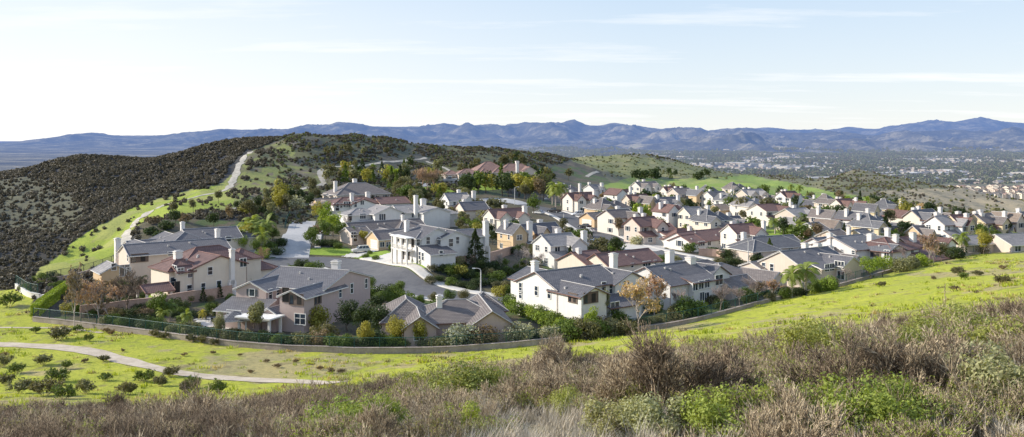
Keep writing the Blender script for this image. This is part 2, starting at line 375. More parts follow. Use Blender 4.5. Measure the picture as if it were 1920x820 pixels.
# ------------------------------------------------------------------ draped strips (roads, paths)
def polyw(pxs, offz=0, n=8):
    P = [hit(*p) for p in pxs]; o = []
    for i in range(len(P)-1):
        p0 = P[max(i-1, 0)]; p1 = P[i]; p2 = P[i+1]; p3 = P[min(i+2, len(P)-1)]
        for k in range(n):
            t = k/n; o.append(.5*((2*p1)+(p2-p0)*t+(2*p0-5*p1+4*p2-p3)*t*t+(3*p1-p0-3*p2+p3)*t**3))
    o.append(P[-1]); return o
def resample(P, step):
    o = [P[0].copy()]; acc = 0
    for a, b in zip(P[:-1], P[1:]):
        L = (b-a).to_2d().length
        if L < 1e-6: continue
        t = step-acc
        while t <= L: o.append(a.lerp(b, t/L)); t += step
        acc = (acc+L) % step if L+acc >= step else acc+L
    return o
def strip(name, P, w, mat, dz=.05, offs=0.0, across=5, thick=0, label=None, jag=0):
    P = resample(P, 1.5); V = []; n = len(P)
    for i, p in enumerate(P):
        t = (P[min(i+1, n-1)]-P[max(i-1, 0)]).to_2d()
        if t.length < 1e-6: t = Vector((0, 1))
        t.normalize(); s = Vector((t.y, -t.x)); ww = w[0]+(w[1]-w[0])*i/n if isinstance(w, tuple) else w
        ww *= 1+jag*float(fbm(i*.3, 0.0, 3, 5)) if jag else 1
        for k in range(across+1):
            q = p.to_2d()+s*(offs+(k/across-.5)*ww); V.append((q.x, q.y, 0))
    V = np.array(V); m = across+1
    z = HL(V[:, 0], V[:, 1]).reshape(n, m)
    if thick: z = z*0+z.mean(1, keepdims=True)*.5+z*.5
    V[:, 2] = z.ravel()+dz
    a = (np.arange(n-1)[:, None]*m+np.arange(m-1)[None]).ravel(); Fc = np.stack([a, a+1, a+m+1, a+m], 1)
    if thick:
        B = V.copy(); B[:, 2] -= thick+.1; N = len(V); V = np.concatenate([V, B])
        e0 = np.arange(n-1)*m; e1 = e0+m-1
        Fc = np.concatenate([Fc, np.stack([e0, e0+m, e0+m+N, e0+N], 1), np.stack([e1+m, e1, e1+N, e1+m+N], 1)])
    o = mkobj(name, npmesh(name, V, Fc, [mat])); tag(o, label, None, None, 'structure'); return o
def surf(name, c1, c2, sc, rough=.9, hz=False):
    if name in MATS: return MATS[name]
    m, nt = newmat(name); g = geo(nt); n = noise(nt, g, sc, 6, .7); f = noise(nt, g, sc*9, 3)
    c = ramp(nt, [(.3, c1), (.7, c2)], n); c = mixc(nt, 1.0, c, ramp(nt, [(.3, (.86, .86, .86)), (.7, (1.1, 1.1, 1.1))], f), 'MULTIPLY')
    out(nt, pbsdf(nt, c, rough, f, .3, .02, .2)); MATS[name] = m; return m
M_ASPH = surf('asphalt', (.10, .10, .11), (.15, .15, .155), .5)
M_CONC = surf('concrete', (.34, .34, .35), (.46, .45, .44), .6)
M_WALK = surf('sidewalk_concrete', (.50, .47, .43), (.62, .59, .54), .8)
M_DIRT = surf('trail_dirt', (.38, .31, .23), (.60, .52, .42), .6)
M_LAWN = surf('lawn_grass', (.16, .26, .03), (.30, .38, .06), 1.2)
MAIN = polyw([(470, 497), (540, 492), (600, 490), (640, 494), (690, 509), (745, 530), (800, 546), (860, 557), (910, 563), (970, 564), (1040, 560)])
strip('street', MAIN, 9.0, M_ASPH, .06, label='curving grey asphalt street between the front houses')
UP = polyw([(548, 484), (553, 462), (560, 440), (566, 424), (570, 414)])
strip('street', UP, 8.0, M_CONC, .085, label='short pale concrete side street climbing towards the hill')
R2 = polyw([(930, 378), (985, 384), (1030, 394), (1070, 410), (1110, 432), (1150, 452), (1215, 470), (1290, 487), (1340, 498), (1420, 515)])
strip('street', R2, 9, M_ASPH, .06, label='asphalt street running diagonally past the middle houses')
C2 = polyw([(985, 384), (950, 376), (915, 372)])
strip('street', C2, 9, M_CONC, .085, label='pale cul-de-sac below the knoll')
M2 = polyw([(640, 494), (690, 509), (745, 530), (800, 546), (860, 557), (910, 563), (970, 564)])
strip('sidewalk', M2, 2.6, M_WALK, .2, offs=-6.1, thick=.16, label='pale sidewalk with kerb along the inside of the front street bend')
strip('sidewalk', M2, 2.0, M_WALK, .2, offs=6.0, thick=.16, label='sidewalk with kerb on the near side of the front street')
strip('sidewalk', polyw([(1030, 394), (1070, 410), (1110, 432), (1150, 452), (1215, 470), (1290, 487), (1340, 498)]), 2.2, M_WALK, .2, offs=-5.8, thick=.16, label='sidewalk with kerb along the diagonal street')
strip('sidewalk', polyw([(1040, 398), (1070, 410), (1110, 432), (1150, 452), (1215, 470)]), 1.8, M_WALK, .2, offs=5.6, thick=.16, label='narrow sidewalk with kerb on the near side of the diagonal street')
strip('sidewalk', polyw([(553, 466), (560, 440), (566, 424)]), 1.6, M_WALK, .2, offs=5.7, thick=.16, label='sidewalk along the right edge of the pale side street')
# trails
TRAILP = polyw([(-120, 640), (-20, 646), (60, 649), (130, 654), (180, 662), (225, 674), (275, 687), (330, 699), (400, 708), (480, 713), (560, 716), (640, 719)])
strip('dirt_trail', polyw([(-120, 640), (-20, 646), (60, 649), (130, 654), (180, 662), (225, 674), (275, 687), (330, 699), (400, 708), (480, 713), (560, 716), (640, 719)]), 3.1, M_DIRT, .06, jag=.35, label='pale dirt trail curving through the green grass below the fence')
HP = []
M_HT = surf('hill_trail_gravel', (.27, .25, .20), (.58, .53, .46), .55)
HP += (_q := polyw([(223, 478), (232, 455), (250, 425), (275, 402), (310, 385), (350, 374), (395, 364), (425, 355), (437, 338), (445, 318), (455, 300), (470, 284)]))
strip('dirt_trail', _q, 2.7, M_HT, .12, jag=.7, label='pale rutted track climbing the green ridge to the hilltop')
HP += (_q := polyw([(432, 392), (470, 380), (520, 366), (570, 354), (608, 345)]))
strip('dirt_trail', _q, 2.6, M_HT, .14, jag=.4, label='pale path along the foot of the hill')
HP += (_q := polyw([(608, 345), (603, 335), (600, 325), (606, 318), (630, 313), (690, 310), (760, 302), (800, 296)]))
strip('dirt_trail', _q, 2.6, M_HT, .14, jag=.4, label='path curving up behind the planted slope of the hill')
HP += (_q := polyw([(800, 303), (830, 314), (850, 322)]))
strip('dirt_trail', _q, 2.0, M_HT, .14, label='short narrow path on the dark hillside above the mansion')
HP += (_q := polyw([(1100, 332), (1112, 325), (1122, 322)]))
strip('dirt_trail', _q, 2.4, M_HT, .14, label='short bit of path on the dark slope right of the mansion')
strip('dirt_trail', polyw([(-60, 616), (40, 615), (130, 617), (200, 626)]), .9, M_DIRT, .05, jag=.3, label='narrow footpath in the grass at the fence corner')
def patch(name, pxs, mat, dz, label, kind='structure', sub=10):
    P = [hit(*p) for p in pxs]; poly = [(p.x, p.y) for p in P]
    xs = [p[0] for p in poly]; ys = [p[1] for p in poly]; st = .7
    gx, gy = np.meshgrid(np.arange(min(xs), max(xs)+st, st), np.arange(min(ys), max(ys)+st, st), indexing='ij')
    ins = pip(gx+st/2, gy+st/2, poly); z = HL(gx, gy)+dz; n, m = gx.shape; V = np.stack([gx, gy, z], -1).reshape(-1, 3)
    ii, jj = np.where(ins[:-1, :-1]); a = ii*m+jj
    if len(a) == 0: return
    o = mkobj(name, npmesh(name, V, np.stack([a, a+m, a+m+1, a+1], 1), [mat])); tag(o, label, None, None, kind)
patch('lawn', [(722, 490), (760, 487), (800, 491), (836, 498), (830, 504), (775, 507), (745, 500)], M_LAWN, .08, 'bright green lawn on top of the bank in front of the balcony house')
patch('lawn', [(580, 466), (640, 464), (678, 470), (660, 479), (580, 478)], M_LAWN, .08, 'lawn strip left of the parked suv')
patch('lawn', [(655, 482), (725, 470), (740, 476), (695, 488)], M_LAWN, .08, 'small lawn in front of the tan garage')
patch('lawn', [(225, 556), (285, 549), (290, 557), (250, 565)], M_LAWN, .08, 'small back lawn beside the red roofed patio cover')
patch('lawn', [(1390, 430), (1480, 432), (1520, 446), (1420, 448)], M_LAWN, .08, 'lawn behind the grey roofed bungalow')
patch('lawn', [(800, 345), (905, 346), (930, 340), (980, 346), (900, 358), (760, 362)], M_LAWN, .1, 'lawn in front of the large mansion')
patch('driveway', [(690, 489), (735, 474), (760, 480), (722, 492)], M_WALK, .12, 'concrete driveway of the balcony house')
patch('driveway', [(640, 482), (690, 464), (712, 470), (670, 484)], M_WALK, .12, 'driveway in front of the tan garage')
patch('driveway', [(1150, 462), (1215, 452), (1260, 458), (1235, 472), (1180, 474)], M_WALK, .12, 'wide driveway of the white single storey house')
patch('driveway', [(465, 470), (510, 462), (545, 470), (540, 482), (470, 486)], M_CONC, .1, 'shaded driveway left of the side street')
patch('driveway', [(735, 355), (800, 350), (890, 344), (880, 340), (780, 342), (730, 348)], M_CONC, .12, 'drive with parked vehicles beside the mansion')
patch('patio', [(180, 575), (245, 560), (300, 568), (270, 580)], M_WALK, .1, 'pale patio with pool behind the retaining wall')
patch('patio', [(365, 600), (400, 590), (450, 602), (430, 618), (380, 614)], M_WALK, .1, 'pale stone patio left of the pink stucco house')

# ------------------------------------------------------------------ far valley and mountains
def far():
    d = np.geomspace(900, 44000, 600); U = np.linspace(-1500, 3400, 1250)
    dd, uu = np.meshgrid(d, U, indexing='ij'); X = (uu-CX)/F*dd; Y = dd
    base = -95+40*sst(9000, 16000, dd)+fbm(X/500, Y/600, 3, 31)*10*sst(1400, 2500, dd)
    def rng(D, wn, wf, prof, seed, sc, rough):
        px = np.array([p[0] for p in prof]); py = np.array([p[1] for p in prof])
        cr = CAMZ-(np.interp(uu, px, py)-HY)/F*D-base
        DD = D*(1+.05*fbm(uu/260, uu*0, 3, seed))
        t = np.where(dd < DD, 1-(DD-dd)/wn, 1-(dd-DD)/wf); t = np.clip(t, 0, 1)
        r = ridged(X/sc/.75+fbm(X/sc/2, Y/sc/2, 2, seed+9)*.8, Y/sc/1.5, 6, seed)
        sh = t**1.15*(1-.0*t)+rough*(r-.60)*13*t*(1-t)+rough*(r-.6)*.35*t
        cr = cr*(1+.05*fbm(uu/35, uu*0, 4, seed+3))
        return base+cr*np.maximum(sh, 0)
    A = rng(17000, 5600, 4000, [(-1500, 285), (-200, 272), (0, 268), (60, 263), (150, 252), (170, 250), (230, 255), (330, 254), (420, 245), (500, 244), (560, 240), (630, 234), (700, 238), (760, 236), (830, 235), (900, 238), (960, 236), (1000, 232), (1060, 231), (1120, 235), (1150, 232), (1200, 236), (1240, 243), (1300, 242), (1330, 249), (1400, 246), (1470, 252), (1600, 262), (1800, 275), (3400, 290)], 401, 1600, .50)
    B = rng(13500, 3400, 2500, [(-1500, 300), (0, 296), (120, 292), (250, 284), (420, 282), (560, 285), (700, 280), (820, 268), (870, 262), (950, 262), (1020, 256), (1080, 260), (1150, 256), (1250, 246), (1330, 250), (1400, 247), (1480, 252), (1560, 252), (1640, 256), (1700, 246), (1740, 244), (1800, 242), (1870, 247), (1930, 250), (2100, 246), (3400, 262)], 433, 1250, .62)
    C = rng(10000, 2300, 1500, [(-1500, 330), (-100, 312), (30, 305), (120, 310), (260, 300), (500, 310), (800, 300), (950, 280), (1040, 274), (1120, 268), (1180, 272), (1250, 268), (1300, 262), (1400, 258), (1470, 264), (1540, 266), (1600, 262), (1660, 268), (1700, 266), (1780, 268), (1900, 264), (3400, 290)], 467, 800, .75)
    D = rng(28000, 8000, 6000, [(-1500, 320), (900, 300), (1300, 255), (1400, 243), (1450, 242), (1520, 246), (1590, 238), (1640, 243), (1700, 234), (1740, 227), (1790, 231), (1840, 226), (1900, 233), (1960, 240), (2200, 250), (3400, 270)], 479, 2600, .4)
    Z = np.maximum(np.maximum(A, B), np.maximum(C, D))
    kn = lambda x0, y0, rx, ry, h: h*np.exp(-((X-x0)/rx)**2-((Y-y0)/ry)**2)
    x0 = lambda px, d_: (px-CX)/F*d_
    Z = Z+kn(x0(1585, 1300), 1300, 75, 110, 38)*(1+.3*fbm(X/60, Y/60, 3, 5))+kn(x0(1700, 1450), 1450, 75, 90, 30)+kn(x0(1860, 1350), 1350, 110, 120, 26)
    Z = Z-60*sst(1250, 900, dd)
    n, m = X.shape; V = np.stack([X, Y, Z], -1).reshape(-1, 3)
    i = np.arange((n-1)*(m-1)); r = i//(m-1); c = i % (m-1); a = r*m+c; Fc = np.stack([a, a+1, a+m+1, a+m], 1)
    mt, nt = newmat('distant_chaparral'); g = geo(nt)
    n1 = noise(nt, g, .0022, 8, .65); n2 = noise(nt, g, .015, 6, .7); nrm = nd(nt, 'ShaderNodeNewGeometry').outputs['Normal']
    c = ramp(nt, [(.36, (.06, .06, .05)), (.5, (.15, .135, .09)), (.60, (.40, .34, .22)), (.72, (.36, .38, .15))], math_(nt, 'ADD', math_(nt, 'MULTIPLY', n1, .7), math_(nt, 'MULTIPLY', n2, .3)))
    sh = pbsdf(nt, c, .95, n2, 1.0, 25.0, .0)
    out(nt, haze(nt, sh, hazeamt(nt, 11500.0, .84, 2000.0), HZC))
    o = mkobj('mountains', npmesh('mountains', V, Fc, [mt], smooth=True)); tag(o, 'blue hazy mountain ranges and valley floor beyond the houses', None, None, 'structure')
    return X, Y, Z
FX, FY, FZ = far()

# ------------------------------------------------------------------ sky, sun, camera
SUN_AZ = -80.0; SUN_EL = 27.0
def sky():
    w = bpy.data.worlds.new('World'); S.world = w; w.use_nodes = True; nt = w.node_tree
    for n in list(nt.nodes): nt.nodes.remove(n)
    st = nd(nt, 'ShaderNodeTexSky', sky_type='NISHITA', sun_disc=False, sun_elevation=R(SUN_EL), sun_rotation=R(SUN_AZ), altitude=300, air_density=1.0, dust_density=.6, ozone_density=1.5)
    tc = nd(nt, 'ShaderNodeTexCoord').outputs['Generated']; s = nd(nt, 'ShaderNodeSeparateXYZ'); ln(nt, tc, s.inputs[0])
    # thin haze veil towards the horizon and wisps of cirrus
    veil = ramp(nt, [(0.0, (7.0, 7.1, 7.2)), (.04, (6.2, 6.6, 7.0)), (.16, (4.7, 5.7, 6.9)), (.4, (3.6, 4.9, 7.0)), (1, (2.0, 3.1, 5.6))], s.outputs[2])
    c = mixc(nt, .75, st.outputs[0], veil)
    # warmer, whiter glow on the sun side
    glow = ramp(nt, [(0, (1, 1, 1)), (.25, (1, 1, 1)), (.75, (0, 0, 0))], math_(nt, 'ADD', math_(nt, 'MULTIPLY', s.outputs[0], .9), .62))
    low = ramp(nt, [(0, (1, 1, 1)), (.30, (0, 0, 0))], s.outputs[2])
    gf = math_(nt, 'MULTIPLY', math_(nt, 'MULTIPLY', glow, low), .75)
    c = mixc(nt, gf, c, (7.3, 7.25, 7.2))
    # cirrus: stretched noise on the dome projected to a flat cloud deck
    zz = math_(nt, 'MAXIMUM', s.outputs[2], .015); dv = math_(nt, 'ADD', zz, .05)
    u = math_(nt, 'DIVIDE', s.outputs[0], dv); v = math_(nt, 'DIVIDE', s.outputs[1], dv)
    cb = nd(nt, 'ShaderNodeCombineXYZ'); ln(nt, math_(nt, 'MULTIPLY', u, .42), cb.inputs[0]); ln(nt, math_(nt, 'MULTIPLY', v, .95), cb.inputs[1])
    cn = noise(nt, cb.outputs[0], 1.15, 9, .62)
    cb2 = nd(nt, 'ShaderNodeCombineXYZ'); ln(nt, math_(nt, 'MULTIPLY', u, .10), cb2.inputs[0]); ln(nt, math_(nt, 'MULTIPLY', v, .42), cb2.inputs[1])
    cm = noise(nt, cb2.outputs[0], 1.7, 3, .5)
    cl = ramp(nt, [(.545, (0, 0, 0)), (.72, (1, 1, 1))], math_(nt, 'ADD', math_(nt, 'MULTIPLY', cn, .55), math_(nt, 'MULTIPLY', cm, .5)))
    c = mixc(nt, math_(nt, 'MULTIPLY', cl, .85), c, (7.4, 7.4, 7.4))
    b = nd(nt, 'ShaderNodeBackground', inp={'Strength': .15}); ln(nt, c, b.inputs[0]); o = nd(nt, 'ShaderNodeOutputWorld'); ln(nt, b.outputs[0], o.inputs[0])
    L = bpy.data.lights.new('sun', 'SUN'); L.energy = 6.5; L.angle = R(.5); L.color = (1.0, .925, .80)
    lo = bpy.data.objects.new('sun', L); COL.objects.link(lo)
    az = R(SUN_AZ); el = R(SUN_EL); dv_ = Vector((sin(az)*cos(el), cos(az)*cos(el), sin(el)))
    lo.rotation_euler = dv_.to_track_quat('Z', 'Y').to_euler()
    cam = bpy.data.cameras.new('camera'); cam.sensor_width = 36; cam.lens = 36*F/1920; cam.shift_y = -(410-HY)/1920; cam.clip_end = 60000; cam.clip_start = .5
    co = bpy.data.objects.new('camera', cam); COL.objects.link(co); co.location = (0, 0, CAMZ); co.rotation_euler = (R(90), 0, 0); S.camera = co
    S.view_settings.view_transform = 'Standard'; S.view_settings.look = 'None'; S.view_settings.exposure = 0; S.render.engine = 'CYCLES'
sky()
# ------------------------------------------------------------------ houses
ROOF = dict(grey=((.14, .142, .155), (.20, .198, .205)), light=((.27, .255, .25), (.36, .34, .33)), slate=((.12, .118, .132), (.18, .174, .182)), brown=((.16, .092, .082), (.23, .14, .12)),
            tan=((.22, .17, .14), (.31, .25, .20)), taupe=((.17, .145, .135), (.24, .21, .195)), rose=((.30, .18, .15), (.40, .27, .22)))
WALL = dict(white=(.77, .745, .70), bluewhite=(.70, .68, .655), warmwhite=(.74, .68, .60), cream=(.74, .65, .54), beige=(.62, .53, .46), pink=(.52, .41, .375), tan=(.62, .46, .29), yellow=(.70, .58, .38), sand=(.66, .56, .47))
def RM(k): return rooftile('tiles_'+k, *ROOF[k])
def WM(k): return stucco('stucco_'+k, WALL[k])
M_TRIM = plain('painted_trim', (.78, .76, .72), .5); M_BTRIM = plain('brown_trim', (.20, .11, .09), .6); M_DARK = plain('dark_opening', (.035, .032, .03), .8)
M_GLASS = glassmat(); M_CHIM = stucco('chimney_stucco', (.78, .74, .70)); M_CAP = plain('ridge_mortar', (.42, .40, .39), .8, .25, 6.0); M_CAPB = plain('ridge_tiles_brown', (.24, .13, .11), .8, .25, 6.0)
M_DOOR = plain('garage_paint', (.72, .68, .60), .6); M_SHUT = plain('shutter_paint', (.07, .08, .09), .6)
M_INT = plain('painted_interior_shade', (.16, .12, .10), .9)
def roof_surf(mb, polys, mat, fas, t=.16):
    """polys: list of (pts, uvdir) top faces, closed below and round the eaves"""
    cnt = {}
    key = lambda p: (round(p[0], 3), round(p[1], 3), round(p[2], 3))
    for P in polys:
        pts = [Vector(p) for p in P]; n = (pts[1]-pts[0]).cross(pts[2]-pts[1])
        if n.z < 0: pts = pts[::-1]
        u = (pts[1]-pts[0]); e = None
        # eave direction: the lowest horizontal edge
        best = None
        for i in range(len(pts)):
            a, b = pts[i], pts[(i+1) % len(pts)]
            if abs(a.z-b.z) < 1e-4 and (best is None or a.z < best[0]): best = (a.z, (b-a).normalized(), a)
        if best: u = best[1]; o = best[2]
        else: u = u.normalized(); o = pts[0]
        nn = (pts[1]-pts[0]).cross(pts[2]-pts[1]).normalized()
        if nn.z < 0: nn = -nn
        v = nn.cross(u)
        mb.face(pts, mat, [((p-o).dot(u), (p-o).dot(v)) for p in pts])
        mb.face([p-Vector((0, 0, t)) for p in pts[::-1]], fas)
        for i in range(len(pts)):
            a, b = pts[i], pts[(i+1) % len(pts)]; k = (key(a), key(b))
            if (k[1], k[0]) in cnt: del cnt[(k[1], k[0])]
            else: cnt[k] = (a, b)
    for a, b in cnt.values():
        d = Vector((0, 0, t)); mb.face([a, a-d, b-d, b], fas)
def roof(mb, x0, y0, x1, y1, he, rt, rise, mat, fas, cap, oh=.45, og=.3):
    kind, ax = rt[0], rt[1]
    if kind == 'f':
        mb.box(x0-.3, y0-.3, he, x1+.3, y1+.3, he+.22, fas); return he+.2
    if kind == 's':   # lean-to: 'sy' high at y1, 'sX' high at x0, 'sx' high at x1
        zt = he+rise
        if ax == 'y': P = [(x0-og, y0-oh, he-rise/(y1-y0)*oh), (x1+og, y0-oh, he-rise/(y1-y0)*oh), (x1+og, y1, zt), (x0-og, y1, zt)]
        elif ax == 'x': P = [(x0-oh, y0-og, he-rise/(x1-x0)*oh), (x1, y0-og, zt), (x1, y1+og, zt), (x0-oh, y1+og, he-rise/(x1-x0)*oh)]
        else: P = [(x0, y0-og, zt), (x1+oh, y0-og, he-rise/(x1-x0)*oh), (x1+oh, y1+og, he-rise/(x1-x0)*oh), (x0, y1+og, zt)]
        roof_surf(mb, [P], mat, fas); return zt
    sw = ax == 'y'
    if sw: x0, y0, x1, y1 = y0, x0, y1, x1      # work with ridge along first axis
    T = (lambda a, b, z: (b, a, z)) if sw else (lambda a, b, z: (a, b, z))
    w = y1-y0; ym = (y0+y1)/2; s = rise/(w/2); ze = he-s*oh; zr = he+rise
    Y0, Y1 = y0-oh, y1+oh
    if kind == 'g':
        a, b = x0-og, x1+og
        polys = [[T(a, Y0, ze), T(b, Y0, ze), T(b, ym, zr), T(a, ym, zr)], [T(a, ym, zr), T(b, ym, zr), T(b, Y1, ze), T(a, Y1, ze)]]
        caps = [(T(a, ym, zr), T(b, ym, zr)), (T(a, Y0, ze), T(a, ym, zr)), (T(b, Y0, ze), T(b, ym, zr)), (T(a, Y1, ze), T(a, ym, zr)), (T(b, Y1, ze), T(b, ym, zr))]
    else:
        a, b = x0-oh, x1+oh; r = min((Y1-Y0)/2, (b-a)/2-.05)
        ra, rb = a+r, b-r
        A, B, C, D = T(a, Y0, ze), T(b, Y0, ze), T(b, Y1, ze), T(a, Y1, ze); P, Q = T(ra, ym, zr), T(rb, ym, zr)
        polys = [[A, B, Q, P], [B, C, Q], [C, D, P, Q], [D, A, P]]; caps = [(P, Q), (A, P), (D, P), (B, Q), (C, Q)]
    roof_surf(mb, polys, mat, fas)
    for p, q in caps:
        p = Vector(p)+Vector((0, 0, .03)); q = Vector(q)+Vector((0, 0, .03)); mb.tube([p, q], .085, cap, 4)
    return zr
_wc = {}
def window_mesh(w, h, style, trim):
    k = (round(w, 1), round(h, 1), style, trim.name)
    if k in _wc: return _wc[k]
    mb = MB(); f = .11 if style not in ('open', 'porch') else .05; p = .07
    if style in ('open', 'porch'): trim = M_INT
    if style == 'garage':
        d = MB(); d.box(-w/2, -.04, -h/2, w/2, 0, h/2, M_DOOR)
        for i in range(1, 4): d.box(-w/2+.05, -.06, -h/2+h*i/4-.02, w/2-.05, -.04, -h/2+h*i/4+.02, M_CAP)
        mb.box(-w/2-f, -p, -h/2, -w/2, 0, h/2, trim); mb.box(w/2, -p, -h/2, w/2+f, 0, h/2, trim); mb.box(-w/2-f, -p, h/2, w/2+f, 0, h/2+f, trim)
        _wc[k] = (mb.mesh('garage_door'), d.mesh('door_panel')); return _wc[k]
    g = MB(); gm = M_DARK if style in ('open', 'porch') else M_GLASS  # open and porch: flat dark panel, recess shade painted as its colour
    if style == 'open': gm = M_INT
    g.box(-w/2, -.02, -h/2, w/2, 0, h/2, gm)
    mb.box(-w/2-f, -p, -h/2-f, -w/2, 0, h/2+f, trim); mb.box(w/2, -p, -h/2-f, w/2+f, 0, h/2+f, trim)
    mb.box(-w/2, -p, h/2, w/2, 0, h/2+f, trim); mb.box(-w/2-.05, -p-.05, -h/2-f, w/2+.05, 0, -h/2, trim)
    if style == 'sash': mb.box(-w/2, -.045, -.04, w/2, 0, .04, trim)
    if style == 'double': mb.box(-.05, -.045, -h/2, .05, 0, h/2, trim)
    if style == 'quad': mb.box(-.05, -.045, -h/2, .05, 0, h/2, trim); mb.box(-w/2, -.042, .1, w/2, 0, .18, trim)
    if style == 'triple': mb.box(-w/6-.05, -.045, -h/2, -w/6+.05, 0, h/2, trim); mb.box(w/6-.05, -.045, -h/2, w/6+.05, 0, h/2, trim)
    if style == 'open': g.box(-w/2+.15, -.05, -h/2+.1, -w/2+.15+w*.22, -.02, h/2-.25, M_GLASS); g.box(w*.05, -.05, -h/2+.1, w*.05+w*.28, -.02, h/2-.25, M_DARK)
    if style == 'shut':
        mb.box(-w/2-f-.45, -.05, -h/2, -w/2-f, 0, h/2, M_SHUT); mb.box(w/2+f, -.05, -h/2, w/2+f+.45, 0, h/2, M_SHUT)
    _wc[k] = (mb.mesh('window'), g.mesh('pane')); return _wc[k]
def add_window(root, x, y, z, rz, w, h, style, trim, far_=False):
    fm, gm = window_mesh(w, h, style, trim)
    nm = 'garage_door' if style == 'garage' else ('door' if style == 'porch' else 'window')
    o = mkobj(nm, fm, root, (x, y, z), rz); mkobj('door_panel' if style == 'garage' else 'pane', gm, o)
HOUSES = []
SIDES = {'F': (0, -1, 0), 'L': (-1, 0, -pi/2), 'R': (1, 0, pi/2), 'B': (0, 1, pi)}
def zgable(b, x, y):
    x0, y0, x1, y1, he, rt, rise = b[:7]
    if rt[0] == 'g' and rt[1] == 'y': return he+rise*max(0, 1-abs(x-(x0+x1)/2)/((x1-x0)/2))
    if rt[0] == 'g': return he+rise*max(0, 1-abs(y-(y0+y1)/2)/((y1-y0)/2))
    return he
def house(label, org, yaw, blocks, roofc, wallc, zb=None, chims=(), wins=(), auto=0, trim='w', cat='house', group=None, short=None, name='house', seed=1, ch_style=0, extra=None):
    rn = random.Random(seed); yw = R(yaw)
    ex = Vector((cos(yw), sin(yw))); ey = Vector((-sin(yw), cos(yw)))
    if isinstance(org, Vector): P0 = org.to_2d(); zb = org.z if zb is None else zb
    else: P0 = G(org[0], org[1], zb+org[2]).to_2d()
    fas = M_TRIM if trim == 'w' else M_BTRIM; cap = M_CAPB if roofc in ('brown', 'rose') else M_CAP
    B = []
    for k, b in enumerate(blocks):
        if b[0] == 'm': x0, y0, x1, y1, he, rt, rise = b[1:8]; opt = b[8] if len(b) > 8 else {}
        else:
            (_, l, r, dep, he, rt, rise) = b[:7]; opt = b[7] if len(b) > 7 else {}
            a = G(l[0], l[1], zb+he).to_2d()-P0; c = G(r[0], r[1], zb+he).to_2d()-P0
            x0, x1 = a.dot(ex), c.dot(ex); y0 = (a.dot(ey)+c.dot(ey))/2; y1 = y0+dep
            if x1 < x0+1.5: x1 = x0+3
        e = .004*k; B.append((x0+e, y0+e, x1-e, y1-e, he-e*1.3, rt, rise-e, opt))
    root = thing(name, (P0.x, P0.y, zb), yw, label=label, cat=cat, group=group)
    wm, rm = MB(), MB(); W = WM(wallc); RF = RM(roofc)
    for x0, y0, x1, y1, he, rt, rise, opt in B:
        w_ = WM(opt['wall']) if 'wall' in opt else W; zl = opt.get('z0', -3.0)
        if not opt.get('open'):
            if zl != -3.0: wm.face([(x0, y0, zl), (x1, y0, zl), (x1, y1, zl), (x0, y1, zl)][::-1], w_)
            wm.face([(x0, y0, zl), (x1, y0, zl), (x1, y0, he), (x0, y0, he)], w_); wm.face([(x1, y1, zl), (x0, y1, zl), (x0, y1, he), (x1, y1, he)], w_)
            wm.face([(x0, y1, zl), (x0, y0, zl), (x0, y0, he), (x0, y1, he)], w_); wm.face([(x1, y0, zl), (x1, y1, zl), (x1, y1, he), (x1, y0, he)], w_)
            if rt[0] == 'g':
                t = he+rise-.1
                if rt[1] == 'y':
                    m = (x0+x1)/2; wm.face([(x0, y0, he), (x1, y0, he), (m, y0, t)], w_); wm.face([(x1, y1, he), (x0, y1, he), (m, y1, t)], w_)
                else:
                    m = (y0+y1)/2; wm.face([(x0, y1, he), (x0, y0, he), (x0, m, t)], w_); wm.face([(x1, y0, he), (x1, y1, he), (x1, m, t)], w_)
            if rt[0] == 's':
                t = he+rise-.06
                if rt[1] == 'y': wm.face([(x0, y0, he-.05), (x0, y1, t), (x0, y1, he-.05)], w_); wm.face([(x1, y0, he-.05), (x1, y1, he-.05), (x1, y1, t)], w_)
        else:
            for cx, cy in ((x0+.2, y0+.2), (x1-.2, y0+.2), (x0+.2, y1-.2), (x1-.2, y1-.2)):
                wm.box(cx-.18, cy-.18, -1, cx+.18, cy+.18, he, WM('white'))
            wm.box(x0+.05, y0+.05, he-.3, x1-.05, y0+.3, he-.02, WM('white'))
        roof(rm, x0, y0, x1, y1, he, rt, rise, RM(opt['roof']) if 'roof' in opt else RF, fas, cap)
    wm.obj('wall', root); ro = rm.obj('roof', root)
    if not auto:
        for k, (x0, y0, x1, y1, he, rt, rise, opt) in enumerate(B[:3]):
            if rt[0] not in 'gh': continue
            for _ in range(2 if k == 0 else 1):
                f = rn.uniform(.35, .8)
                if rt[1] == 'x': x = rn.uniform(x0+(x1-x0)*.3, x1-(x1-x0)*.3); y = y0+(y1-y0)/2*f
                else: y = rn.uniform(y0+(y1-y0)*.3, y1-(y1-y0)*.3); x = x0+(x1-x0)/2*f
                m = MB(); z = he+rise*f; m.box(x-.18, y-.18, z-.1, x+.18, y+.18, z+.28, M_CAP); m.obj('roof_vent', root)
        x0, y0, x1, y1, he = B[0][:5]
        for cx in (x0-.07, x1+.07): m = MB(); m.tube([(cx, y0-.07, 0), (cx, y0-.07, he-.15)], .05, fas, 5); m.obj('downpipe', root)
